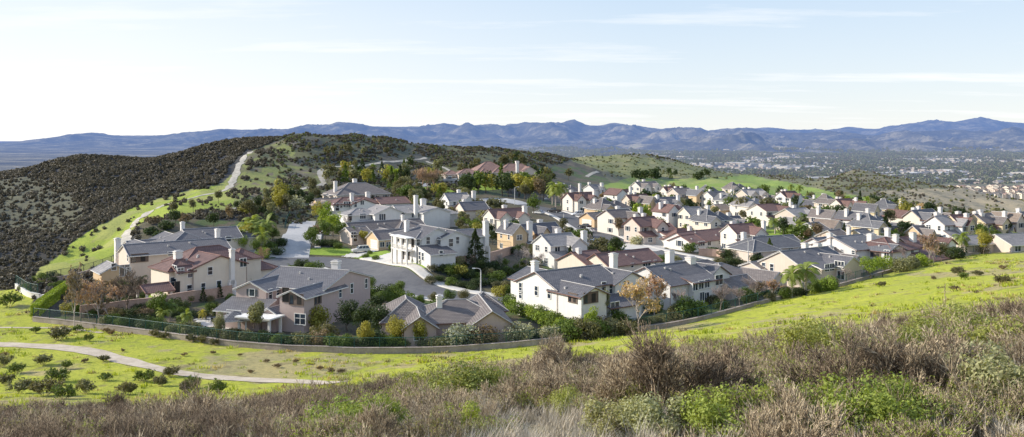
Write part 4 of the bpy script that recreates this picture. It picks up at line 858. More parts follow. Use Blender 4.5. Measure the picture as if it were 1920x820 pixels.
# generic tract houses: ridge centre (column, row), width in the photograph, roof, wall, chimneys, storeys, plan, label
GEN = [
 # centre group
 (1053, 436, 100, 'light', 'bluewhite', 2, 2, 'A', 'pale house with light grey roof and two tall chimneys behind the conifers'),
 (1018, 417, 66, 'slate', 'tan', 1, 2, 'B', 'dark slate roofed tan house left of the street lamp on the diagonal street'),
 (966, 417, 56, 'slate', 'tan', 2, 2, 'C', 'tan house with slate gable and paired chimneys left of the dark slate roofed one'),
 (950, 390, 82, 'brown', 'white', 2, 2, 'B', 'white house with red-brown roof and dark paired windows below the cul-de-sac'),
 (890, 377, 70, 'slate', 'cream', 1, 2, 'D', 'cream house with slate roof and one tall chimney on its wall, below the knoll'),
 (862, 361, 66, 'light', 'bluewhite', 2, 2, 'A', 'white house with blue-grey gables among trees directly below the mansion'),
 (1060, 347, 64, 'taupe', 'beige', 3, 2, 'E', 'beige house with big taupe hip roof and three chimneys nearest the dark hillside'),
 (1088, 360, 62, 'brown', 'white', 2, 2, 'B', 'white house with maroon roof beside the palm trees on the diagonal street'),
 (1139, 375, 88, 'taupe', 'tan', 2, 2, 'E', 'wide tan house with two taupe pyramid roofs'),
 (1113, 397, 26, 'taupe', 'tan', 0, 1, 'G', 'small tan garage gable beside the white parked car'),
 (1165, 391, 84, 'taupe', 'white', 2, 2, 'A', 'white house with taupe roof and shuttered window above the hedges'),
 (1213, 405, 80, 'brown', 'beige', 2, 2, 'A', 'beige house with maroon roof and full height wall chimney above the garden wall'),
 (1160, 353, 52, 'brown', 'white', 1, 2, 'C', 'white gabled house with maroon roof at the foot of the green field, left end'),
 (1113, 344, 26, 'grey', 'bluewhite', 2, 2, 'G', 'grey house half hidden at the foot of the dark slope'),
 (1194, 364, 50, 'brown', 'sand', 2, 2, 'B', 'sand coloured house with maroon roof in front of the small white field house'),
 (1211, 340, 54, 'taupe', 'white', 2, 2, 'B', 'white house with taupe roof standing alone in front of the bright field'),
 (1207, 350, 24, 'taupe', 'cream', 0, 1, 'G', 'tiny cream gable in front of the lone field house'),
 # second zoom
 (1240, 352, 28, 'brown', 'beige', 1, 1, 'G', 'small beige gable with maroon roof right of the lone field house'),
 (1259, 349, 40, 'brown', 'white', 2, 2, 'B', 'white house with maroon roof and two slim chimneys in the back row'),
 (1282, 352, 58, 'taupe', 'beige', 3, 2, 'A', 'beige house with taupe roof and a cluster of three chimneys in the back row'),
 (1308, 355, 44, 'grey', 'tan', 0, 2, 'C', 'tan house with grey roof and no chimney left of the wide slate one'),
 (1328, 350, 44, 'slate', 'cream', 0, 2, 'E', 'cream house with steep slate hip in the back row'),
 (1347, 358, 58, 'slate', 'white', 2, 2, 'A', 'white house with slate gables and two chimneys below the steep slate hip'),
 (1378, 344, 48, 'taupe', 'beige', 1, 2, 'E', 'beige house with tall taupe pyramid roof against the green field'),
 (1365, 364, 46, 'grey', 'bluewhite', 1, 2, 'C', 'bluish white gabled house with one chimney at its right end'),
 (1410, 354, 56, 'light', 'sand', 2, 2, 'B', 'sand house with light roof and twin chimneys at the edge of the green field'),
 (1404, 371, 72, 'light', 'white', 1, 2, 'E', 'white house with very broad light grey roof in the middle rows'),
 (1441, 366, 30, 'taupe', 'white', 2, 1, 'C', 'low white house with two stubby chimneys between broad light roofs'),
 (1478, 358, 46, 'brown', 'white', 2, 2, 'B', 'white house with dark maroon roof at the foot of the green field'),
 (1446, 381, 84, 'brown', 'white', 1, 2, 'A', 'white house with maroon roof and shaded balcony in the third row'),
 (1498, 389, 84, 'light', 'beige', 2, 2, 'A', 'beige-grey house with pale roof and balcony in the third row'),
 (1506, 369, 44, 'taupe', 'sand', 2, 1, 'B', 'sand house with flat taupe hip in the second row'),
 (1550, 367, 48, 'taupe', 'sand', 1, 2, 'E', 'sand house with taupe hip roof beside the green field, right part'),
 (1530, 376, 40, 'slate', 'white', 1, 1, 'C', 'white house with slate roof tucked between two taupe hips'),
 (1547, 392, 46, 'taupe', 'beige', 1, 2, 'C', 'beige house with side chimney and blank shaded wall'),
 (1494, 409, 46, 'light', 'white', 0, 1, 'C', 'small white gabled house with light roof behind the parked cars'),
 (1524, 416, 34, 'taupe', 'white', 0, 1, 'G', 'white gabled garage with taupe roof right of the parked cars'),
 (1556, 412, 58, 'tan', 'cream', 1, 1, 'C', 'single storey cream house with tan gable roof beside the yellow autumn bushes'),
 (1215, 367, 30, 'taupe', 'tan', 1, 2, 'C', 'tan gabled house with single chimney left of the small palms'),
 (1247, 369, 58, 'slate', 'sand', 2, 2, 'B', 'sand house with two slate gables above the small palms'),
 (1254, 382, 52, 'brown', 'white', 2, 2, 'C', 'white gabled house behind the small palms'),
 (1275, 388, 44, 'taupe', 'beige', 1, 1, 'B', 'low beige house with taupe roof right of the small palms'),
 (1302, 387, 54, 'light', 'cream', 1, 2, 'A', 'cream house with light roof and skylight'),
 (1334, 396, 84, 'grey', 'cream', 2, 2, 'E', 'large cream house with grey hip roof and arched porch'),
 (1372, 406, 42, 'slate', 'bluewhite', 1, 1, 'B', 'low house with slate roof behind the large cream one'),
 (1356, 416, 36, 'taupe', 'cream', 1, 1, 'G', 'small cream gable with one chimney left of the white gabled garden house'),
 (1396, 418, 82, 'brown', 'white', 2, 2, 'A', 'white house with maroon roof and two tall chimneys above the garden shrubs'),
 (1349, 382, 24, 'tan', 'tan', 0, 1, 'G', 'small tan gable between two round trees'),
 (1299, 365, 26, 'tan', 'tan', 0, 1, 'G', 'tan square house wing in full sun in the second row'),
 # right
 (1582, 372, 46, 'brown', 'white', 3, 2, 'B', 'white house with maroon roof and three chimneys in the right back rows'),
 (1609, 377, 32, 'brown', 'cream', 1, 1, 'C', 'cream house with maroon roof right of the three chimney one'),
 (1626, 381, 24, 'slate', 'yellow', 0, 2, 'C', 'little yellow gabled wing with slate roof'),
 (1662, 376, 60, 'grey', 'yellow', 2, 2, 'E', 'yellow house with grey hip roof and one tall chimney along the brushy slope'),
 (1641, 392, 34, 'slate', 'sand', 0, 1, 'B', 'low slate roofed house in front of the yellow one by the slope'),
 (1687, 394, 50, 'brown', 'white', 1, 1, 'C', 'single storey white house with brown roof left of the yellow bushes'),
 (1600, 395, 46, 'slate', 'bluewhite', 2, 2, 'C', 'shaded bluish house with slate roof above the large yellow house'),
 (1632, 404, 88, 'grey', 'yellow', 1, 2, 'E', 'large yellow-cream house with steep grey hips and side chimney'),
 (1613, 430, 40, 'grey', 'yellow', 0, 1, 'G', 'yellow garage gable in front of the large yellow-cream house'),
 (1731, 392, 66, 'grey', 'cream', 3, 2, 'B', 'cream house with long grey roof and three chimneys in the last row at right'),
 (1768, 399, 32, 'taupe', 'sand', 1, 1, 'C', 'sand house with small taupe roof right of the long grey one'),
 (1806, 401, 66, 'brown', 'yellow', 2, 2, 'B', 'yellowish house with maroon hip roof in the last row at right'),
 (1848, 411, 70, 'taupe', 'yellow', 3, 2, 'A', 'yellow two storey house with taupe roof facing the garden at right'),
 (1891, 412, 46, 'tan', 'sand', 0, 2, 'C', 'sand gabled house with balcony windows near the right edge'),
 (1922, 412, 36, 'slate', 'white', 1, 2, 'A', 'white house with slate roof cut by the right edge'),
 (1700, 420, 40, 'slate', 'white', 1, 1, 'C', 'small white gabled house behind the dark conifers'),
 (1731, 424, 50, 'taupe', 'tan', 0, 1, 'B', 'low tan house with taupe roof in the right middle rows'),
 (1776, 430, 74, 'light', 'bluewhite', 2, 2, 'A', 'blue-grey gabled house with light roof and two chimneys in the right middle rows'),
 (1806, 453, 50, 'brown', 'cream', 1, 1, 'C', 'cream cottage with brown roof behind the tall garden palm'),
 (1846, 450, 42, 'brown', 'sand', 0, 1, 'B', 'brown hip roofed low house left of the grey house at the right edge'),
 (1876, 449, 34, 'light', 'yellow', 0, 1, 'B', 'yellow wall with pale flat hip roof near the right end of the green fence'),
 (1563, 433, 30, 'taupe', 'sand', 1, 1, 'G', 'sand gable beside the golden bushes'),
 (1430, 391, 36, 'grey', 'white', 1, 1, 'C', 'low white wing behind the tall round trees'),
 (1240, 418, 30, 'brown', 'beige', 0, 1, 'G', 'beige garage gable with maroon roof above the brick garden wall'),
]
def yawfor(px): return 31+5*sin(px*.013)
for i, (px, py, wp, rc, wc, nc, st, pl, lab) in enumerate(GEN):
    rn = random.Random(100+i); hr = 7.9 if st == 2 else 4.9
    c = hit(px, py, hr, 260 if px > 1550 else 200); d = c.y; Wm = max(6.5, wp/F*d); yaw = yawfor(px)+rn.uniform(-3, 3)
    Wm = min(Wm*.92, 26); he = (5.5 if st == 2 else 2.8); D = min(11, max(7, Wm*.62)); ri = 2.2
    bl = []; gd = {}
    if pl == 'A':
        a = Wm*.5; bl = [('m', -Wm/2, -D/2, Wm*.22, D/2, he, 'gx', ri), ('m', -Wm*.12, -D/2-2.6, Wm*.24, D/2-1, he-.15, 'gy', ri*.75), ('m', Wm*.2, -D/2+1.5, Wm/2, D/2, he-.3, 'hx', ri*.75), ('m', -Wm/2-.5, -D/2-2.2, -Wm*.13, -D/2+.01, 2.8, 'sy', 1.1)]
    elif pl == 'B':
        bl = [('m', -Wm/2, -D/2+1, Wm/2, D/2, he, 'gx', ri), ('m', -Wm/2+.5, -D/2-1.6, -Wm*.12, D/2-1, he-.2, 'gy', ri*.8), ('m', Wm*.1, -D/2-1.2, Wm*.42, D/2-2, he-.25, 'gy', ri*.65)]
    elif pl == 'C':
        bl = [('m', -Wm*.42, -D/2-1, Wm*.15, D/2+1, he, 'gy', ri), ('m', Wm*.05, -D/2+1.5, Wm/2, D/2, he-.2, 'gx', ri*.85)]
        if st == 2: bl.append(('m', Wm*.15, -D/2-1.5, Wm*.46, -D/2+1.45, 2.8, 'sy', 1.0))
    elif pl == 'D':
        bl = [('m', -Wm/2, -D/2, Wm*.3, D/2, he, 'gx', ri), ('m', Wm*.25, -D/2+2, Wm/2, D/2+1, he-.3, 'hx', ri*.8)]
    elif pl == 'E':
        bl = [('m', -Wm/2+1, -D/2, Wm*.12, D/2, he, 'hy', ri*1.45), ('m', Wm*.02, -D/2+1.5, Wm/2, D/2-.5, he-.2, 'hx', ri*1.1), ('m', -Wm*.46, -D/2-2.6, -Wm*.14, D/2-2, he-.3, 'gy', ri*.7)]
    else:
        bl = [('m', -Wm/2, -4, Wm/2, 4, he, 'gx', ri*.85, {'garage': 'L'})]
        if st == 2: bl.append(('m', 0, -5, Wm/2-.4, 2, he-.2, 'gy', ri*.6))
    ch = []
    sp = [(Wm*.32, -D/2+.2, 1), (-Wm*.3, D*.15, 0), (Wm*.05, D*.3, 0)]; rn.shuffle(sp)
    for k in range(nc):
        x, y, w_ = sp[k]; top = he+ri+rn.uniform(.9, 1.4)
        ch.append((x, y-(0 if not w_ else .4), top, rn.choice([1.1, 1.3, 1.6]), 1.0)+((-3,) if w_ and st == 2 and pl in 'BD' else ()))
    sh = lab if len(lab.split()) < 6 else None
    if wc == 'white' and i % 4: wc = 'warmwhite'
    house(lab, Vector((c.x, c.y, c.z)), yaw, bl, rc, wc, chims=ch, auto=1, trim=rn.choice('wwb'), seed=200+i)
# ------------------------------------------------------------------ plants
LEAF = dict(green=(.10, .15, .03), dark=(.045, .07, .024), olive=(.19, .20, .11), grey=(.33, .35, .26), yellow=(.29, .28, .06), orange=(.42, .28, .17), lime=(.21, .29, .04), brown=(.20, .155, .10), rust=(.36, .235, .17), gold=(.48, .37, .23), dusky=(.13, .13, .065), palm=(.19, .24, .05))
def LM(k): return leafmat('leaf_'+k, LEAF[k])
M_BARK = surf('bark', (.10, .075, .055), (.19, .15, .12), 3.0); M_PALE = surf('pale_bark', (.34, .29, .26), (.50, .44, .40), 3.0); M_PINKBARK = surf('bare_twigs', (.26, .20, .18), (.40, .32, .29), 3.0)
def twigmat(name, lo, hi):
    m, nt = newmat(name); isl = nd(nt, 'ShaderNodeNewGeometry').outputs['Random Per Island']; n = noise(nt, geo(nt), .9, 4, .6)
    mid = tuple((a*2+b)/3 for a, b in zip(lo, hi)); c = ramp(nt, [(.1, lo), (.55, mid), (.95, hi)], isl); c = mixc(nt, 1.0, c, ramp(nt, [(.3, (.75, .72, .70)), (.7, (1.15, 1.12, 1.05))], n), 'MULTIPLY')
    out(nt, pbsdf(nt, c, .85, spec=.2)); return m
M_TWIG = twigmat('dry_twigs', (.17, .13, .09), (.80, .68, .49)); M_TWIG2 = surf('pale_straw', (.38, .33, .25), (.60, .53, .42), 1.3)
M_GOLDT = surf('golden_twigs', (.36, .23, .14), (.52, .36, .24), 3.0)
def leafcloud(rg, cen, rad, n, size, flat=.0, elong=1.0, up=0.0, shell=.55):
    cen = np.asarray(cen, float); rad = np.asarray(rad, float); k = len(cen)
    w = (rad[:, 0] if rad.ndim > 1 else rad)**2; w = w/w.sum(); c = rg.choice(k, n, p=w)
    d = rg.normal(size=(n, 3)); d /= np.linalg.norm(d, axis=1)[:, None]
    r = shell+(1-shell)*rg.rand(n)**.6; r = np.where(rg.rand(n) < .1, r*1.2, r)
    R3 = rad[c] if rad.ndim > 1 else rad[c][:, None]*np.ones(3)
    p = cen[c]+d*R3*r[:, None]
    nn = d+rg.normal(size=(n, 3))*.7; nn[:, 2] += up; nn /= np.linalg.norm(nn, axis=1)[:, None]
    a = np.cross(nn, rg.normal(size=(n, 3))); a /= np.linalg.norm(a, axis=1)[:, None]+1e-9; b = np.cross(nn, a)
    s = size*(.6+.8*rg.rand(n))[:, None]; a = a*s*.5*elong; b = b*s*.5
    V = np.stack([p-a, p-b*.8, p+a, p+b*.8], 1).reshape(-1, 3); Fc = np.arange(4*n).reshape(n, 4); return V, Fc
def limbs(rg, mb, h, th, mat, r0, n=5, spread=.5):
    base = [(0, 0, -.3), (rg.normal()*.03*h, rg.normal()*.03*h, th*.5), (rg.normal()*.04*h, rg.normal()*.04*h, th)]
    mb.tube(base, [r0, r0*.8, r0*.65], mat, 6); t = Vector(base[-1])
    for i in range(n):
        a = 2*pi*i/n+rg.rand(); L = h*(.3+.2*rg.rand()); e = Vector((cos(a)*L*spread, sin(a)*L*spread, L*.75)); m = t+e*.5+Vector((0, 0, L*.08))
        mb.tube([t, m, t+e], [r0*.5, r0*.3, r0*.1], mat, 4, False)
_pm = {}
def branchmesh(seed, h, depth, mat, r0, spread=.55, trunk=.3, sides=3, kids=3, thin=.012, name='branches', stems=1):
    """bare branching plant: list of segments made into thin three-sided tubes"""
    rn = random.Random(seed); seg = []
    def grow(p, d, L, r, k):
        n = 3; q = p
        for i in range(n):
            d2 = (d+Vector((rn.gauss(0, .13), rn.gauss(0, .13), rn.gauss(.05, .08)))).normalized(); e = q+d2*(L/n)
            seg.append((q, e, r*(1-i*.15), r*(1-(i+1)*.15))); q = e; d = d2
            if k > 0 and i > 0:
                for _ in range(kids if i == n-1 else kids-1):
                    a = rn.uniform(0, 2*pi); s = spread*rn.uniform(.6, 1.2)
                    u = d.orthogonal().normalized(); w = d.cross(u); dd = (d+(u*cos(a)+w*sin(a))*s+Vector((0, 0, .12))).normalized()
                    grow(q, dd, L*rn.uniform(.55, .8), max(thin, r*.55), k-1)
    for s in range(stems):
        a = 2*pi*s/stems+rn.random(); lean = 0.05 if stems == 1 else rn.uniform(.25, .9)
        d0 = Vector((cos(a)*lean, sin(a)*lean, 1)).normalized(); grow(Vector((cos(a)*.1*(stems > 1), sin(a)*.1*(stems > 1), -.15)), d0, h*trunk*(1 if stems == 1 else rn.uniform(.8, 1.2)), r0, depth)
    A = np.array([s[0] for s in seg]); B = np.array([s[1] for s in seg]); ra = np.array([s[2] for s in seg]); rb = np.array([s[3] for s in seg])
    sc = h/max(.1, B[:, 2].max()); A *= sc; B *= sc
    D = B-A; D /= np.linalg.norm(D, axis=1)[:, None]+1e-9; ref = np.where(np.abs(D[:, :1]) < .8, np.array([[1., 0, 0]]), np.array([[0, 1., 0]])); U = np.cross(D, ref); U /= np.linalg.norm(U, axis=1)[:, None]; W = np.cross(D, U)
    V = []
    for P, r in ((A, ra), (B, rb)):
        for k in range(sides):
            t = 2*pi*k/sides; V.append(P+(U*cos(t)+W*sin(t))*r[:, None])
    V = np.stack(V, 1); m = len(A); V = V.reshape(-1, 3); b0 = np.arange(m)*2*sides; Fc = []
    for k in range(sides):
        j = (k+1) % sides; Fc.append(np.stack([b0+k, b0+j, b0+sides+j, b0+sides+k], 1))
    return V, np.concatenate(Fc), B
def crownset(kind, lod, v):
    """returns (crown mesh, trunk mesh or None, nominal height)"""
    key = (kind, lod, v)
    if key in _pm: return _pm[key]
    rg = np.random.RandomState(hash_(key)); N = {0: 2600, 1: 900, 2: 320}[lod]; S_ = {0: .20, 1: .34, 2: .55}[lod]
    sh, colr = kind.split('_'); tr = None; h = 5.0
    if sh in ('round', 'tall', 'small'):
        h = 5.0; th = h*.3; W = {'round': .42, 'tall': .27, 'small': .36}[sh]*h; k = 11 if sh != 'tall' else 13
        cen = []; rad = []
        for i in range(k):
            a = rg.rand()*2*pi; r = W*rg.rand()**.5*.72; z = h*(.42+.42*rg.rand()); f = 1-abs(z/h-.6)*1.1; cen.append((cos(a)*r*f, sin(a)*r*f, z)); rad.append(W*(.30+.25*rg.rand()))
        cen.append((0, 0, h*.6)); rad.append(W*.6); V, Fc = leafcloud(rg, cen, rad, N, S_, up=.3)
        mb = MB(); limbs(rg, mb, h, th, M_BARK, .11, 4); tr = mb.mesh('trunk')
    elif sh == 'shrub':
        h = 2.2; cen = []; rad = []
        for i in range(8):
            a = rg.rand()*2*pi; r = 1.0*rg.rand()**.5; cen.append((cos(a)*r, sin(a)*r, .55+.9*rg.rand()*(1-r*.4))); rad.append(.42+.35*rg.rand())
        cen.append((0, 0, .6)); rad.append(.95); V, Fc = leafcloud(rg, cen, rad, int(N*.7), S_*.8, up=.4)
        V = V[:]; V[:, 2] = np.maximum(V[:, 2], -.1)
    elif sh == 'wild':
        h = 1.5; V1, F1, tips = branchmesh(hash_(key), h, 2, M_TWIG, .02, spread=.7, trunk=.45, kids=3, thin=.008, stems=11); tt = tips[tips[:, 2] > h*.2]; n = int(N*.55)
        V, Fc = leafcloud(rg, tt[rg.choice(len(tt), n)], np.full(n, .10), n, .12, up=.4, elong=1.5); tr = npmesh('branches', V1, F1, [M_TWIG])
    elif sh == 'column':
        h = 6.0; cen = [(rg.normal()*.12, rg.normal()*.12, z) for z in np.linspace(.7, 5.4, 12)]; rad = [(.30+.45*sin(pi*(i+1.5)/14))*(.9+.3*rg.rand()) for i in range(12)]
        V, Fc = leafcloud(rg, cen, rad, int(N*.8), S_*.8); mb = MB(); mb.tube([(0, 0, -.3), (0, 0, 5)], [.09, .03], M_BARK, 5); tr = mb.mesh('trunk')
    elif sh == 'conifer':
        h = 7.0; n = int(N*1.1); t = rg.rand(n)**.75; z = h*(.1+.9*(1-t)); z = h-(h*.9)*t; a = rg.rand(n)*2*pi
        lay = 1+.28*np.sin(z*5.2+a*1.0+rg.rand()*6); r = (h-z)*.30*lay*(.45+.55*rg.rand(n)**.5)*(1+.25*np.sin(a*3+z)); p = np.stack([np.cos(a)*r, np.sin(a)*r, z-r*.18], 1)
        d = np.stack([np.cos(a), np.sin(a), -.15+0*a], 1)+rg.normal(size=(n, 3))*.35; d /= np.linalg.norm(d, axis=1)[:, None]; b = np.cross(d, rg.normal(size=(n, 3))); b /= np.linalg.norm(b, axis=1)[:, None]
        s = S_*(.8+.7*rg.rand(n))[:, None]; V = np.stack([p-d*s*.7, p-b*s*.3, p+d*s*.7, p+b*s*.3], 1).reshape(-1, 3); Fc = np.arange(4*n).reshape(n, 4)
        mb = MB(); mb.tube([(0, 0, -.3), (0, 0, h*.9)], [.13, .03], M_BARK, 5); tr = mb.mesh('trunk')
    elif sh in ('palm', 'fan'):
        h = 5.5; th = 3.4 if sh == 'palm' else 2.0; Vs = []; Fs = []; k = 0; nf = 17
        for i in range(nf):
            a = 2*pi*i/nf*2.4+rg.rand()*.4; el = 1.25-1.5*(i/nf)+rg.normal()*.1; L = 2.3*(.85+.3*rg.rand()); pt = np.array([0, 0, th]); d = np.array([cos(a)*cos(el), sin(a)*cos(el), sin(el)]); m = 13
            side = np.array([-sin(a), cos(a), 0.])
            for j in range(m):
                nx = pt+d*L/m; d = d+np.array([0, 0, -.13-.012*j]); d /= np.linalg.norm(d); w = (.62 if sh == 'palm' else .5)*sin(pi*(j+1.2)/(m+1.6))
                for sg in (-1, 1):
                    tip = (pt+nx)/2+side*sg*w+np.array([0, 0, -.30*w])+d*w*.5; tip2 = tip+d*.09
                    Vs += [pt, nx, tip2, tip]; Fs.append([k, k+1, k+2, k+3] if sg > 0 else [k+3, k+2, k+1, k]); k += 4
                pt = nx
        V = np.array(Vs); Fc = np.array(Fs); mb = MB(); mb.tube([(0, 0, -.3), (.05, 0, th*.5), (0, .03, th)], [.2, .15, .12], M_PALE, 7); tr = mb.mesh('trunk')
    elif sh in ('bare', 'sparse', 'fruit'):
        h = 5.0; mat = {'pink': M_PINKBARK, 'pale': M_PALE, 'gold': M_GOLDT}.get(colr, M_BARK); dp = 4 if lod == 0 else 3
        V, Fc, tips = branchmesh(hash_(key), h, dp, mat, .09 if sh != 'fruit' else .06, spread=.62, trunk=.42 if sh != 'fruit' else .33, kids=3, thin=.016 if lod == 0 else .03)
        if sh == 'sparse':
            t = tips[tips[:, 2] > h*.3]; n = 1100 if lod == 0 else 380; cen = t[rg.choice(len(t), n)]; 
            V2, F2 = leafcloud(rg, cen, np.full(n, .16), n, S_*1.05); bm_ = npmesh('trunk', V, Fc, [M_PALE]); r = (npmesh('crown', V2, F2, [LM(colr)]), bm_, h); _pm[key] = r; return r
        r = (npmesh('branches', V, Fc, [mat]), None, h); _pm[key] = r; return r
    elif sh == 'golden':
        h = 6.0; V, Fc, tips = branchmesh(hash_(key), h, 4, M_GOLDT, .10, spread=.75, trunk=.36, kids=3, thin=.03); r = (npmesh('branches', V, Fc, [M_GOLDT]), None, h); _pm[key] = r; return r
    r = (npmesh('crown', V, Fc, [LM(colr)]), tr, h); _pm[key] = r; return r
def hash_(k):
    s = 7
    for c in str(k): s = (s*131+ord(c)) % 2147483
    return s
PL = []
NAMES = {'round': ('broadleaf_tree', 'tree'), 'tall': ('slender_tree', 'tree'), 'small': ('garden_tree', 'tree'), 'shrub': ('shrub', 'shrub'), 'column': ('columnar_tree', 'tree'), 'conifer': ('conifer', 'tree'), 'palm': ('palm_tree', 'palm'), 'fan': ('palm_tree', 'palm'),
         'bare': ('bare_tree', 'tree'), 'sparse': ('autumn_tree', 'tree'), 'fruit': ('bare_tree', 'tree'), 'golden': ('bare_tree', 'tree'), 'wild': ('wild_bush', 'bush')}
def footprint_hit(x, y, mar=.6):
    for h in HOUSES:
        dx = Vector((x, y))-h['P0']
        if dx.length > 45: continue
        u, v = dx.dot(h['ex']), dx.dot(h['ey'])
        for b in h['B']:
            if b[0]-mar < u < b[2]+mar and b[1]-mar < v < b[3]+mar: return True
    return False
def plant(kind, px, py, h, wide=1.0, label=None, pos=None, dmin=60):
    p = pos if pos is not None else hit(px, py, 0, dmin); d = p.y
    lod = 0 if d < 235 else (1 if d < 390 else 2); v = rnd.randrange(3 if lod else 4)
    cm, tm, nh = crownset(kind, lod, v); s = h/nh; nm, cat = NAMES[kind.split('_')[0]]
    rz = rnd.random()*6.28
    if nm == 'shrub': nm = {'grey': 'silvery_shrub', 'lime': 'bright_shrub', 'brown': 'dry_shrub', 'dusky': 'dry_shrub', 'olive': 'olive_shrub'}.get(kind.split('_')[1], 'shrub')
    if tm is None or (d > 330 and tm is None):
        o = mkobj(nm, cm, None, p, rz, (s*wide, s*wide, s))
    else:
        o = thing(nm, p, rz, (s*wide, s*wide, s)); mkobj('crown', cm, o); mkobj('trunk', tm, o)
    o['category'] = cat; PL.append(dict(o=o, kind=kind, h=h, p=p, label=label, px=pix(p.x, p.y, p.z)[0], py=pix(p.x, p.y, p.z)[1])); return o
def plants(l):
    for a in l: plant(*a)
# along the near fence, left to right
plants([('round_yellow', 742, 651, 4.6, .9), ('small_yellow', 785, 652, 4.2, .8), ('shrub_grey', 858, 652, 4.3, 1.1), ('shrub_brown', 905, 651, 3.6, 1.15), ('shrub_grey', 971, 645, 4.0, 1.0), ('shrub_grey', 1027, 640, 3.1, 1.0), ('shrub_green', 1052, 636, 3.2, 1.0),
 ('shrub_olive', 828, 654, 2.8, 1.0), ('round_green', 738, 592, 5.2, .95), ('round_dark', 652, 622, 5.2, 1.0), ('round_dark', 684, 628, 5.6, 1.0), ('round_dark', 716, 634, 5.2, 1.1), ('shrub_dark', 704, 652, 3.0, 1.2), ('shrub_dusky', 607, 642, 3.9, 1.0), ('shrub_brown', 600, 652, 3.0, 1.1),
 ('shrub_olive', 566, 651, 3.0, 1.1), ('small_yellow', 686, 655, 4.5, .8), ('tall_olive', 478, 640, 6.4, .9), ('small_olive', 412, 637, 4.2, .8), ('shrub_green', 628, 656, 2.6, 1.25), ('shrub_green', 645, 656, 2.5, 1.1), ('shrub_dark', 540, 652, 2.3, 1.3), ('shrub_green', 520, 650, 2.2, 1.2),
 ('round_dark', 590, 612, 3.9, 1.0), ('shrub_yellow', 600, 618, 4.6, .9)])
for i, px in enumerate(range(196, 1280, 19)):
    k = rnd.choice(['shrub_green', 'shrub_dark', 'shrub_green', 'shrub_olive', 'shrub_dusky']); plant(k, px+rnd.uniform(-5, 5), np.interp(px, _fx, _fy)-9-rnd.random()*4, rnd.uniform(1.5, 2.5), 1.15)
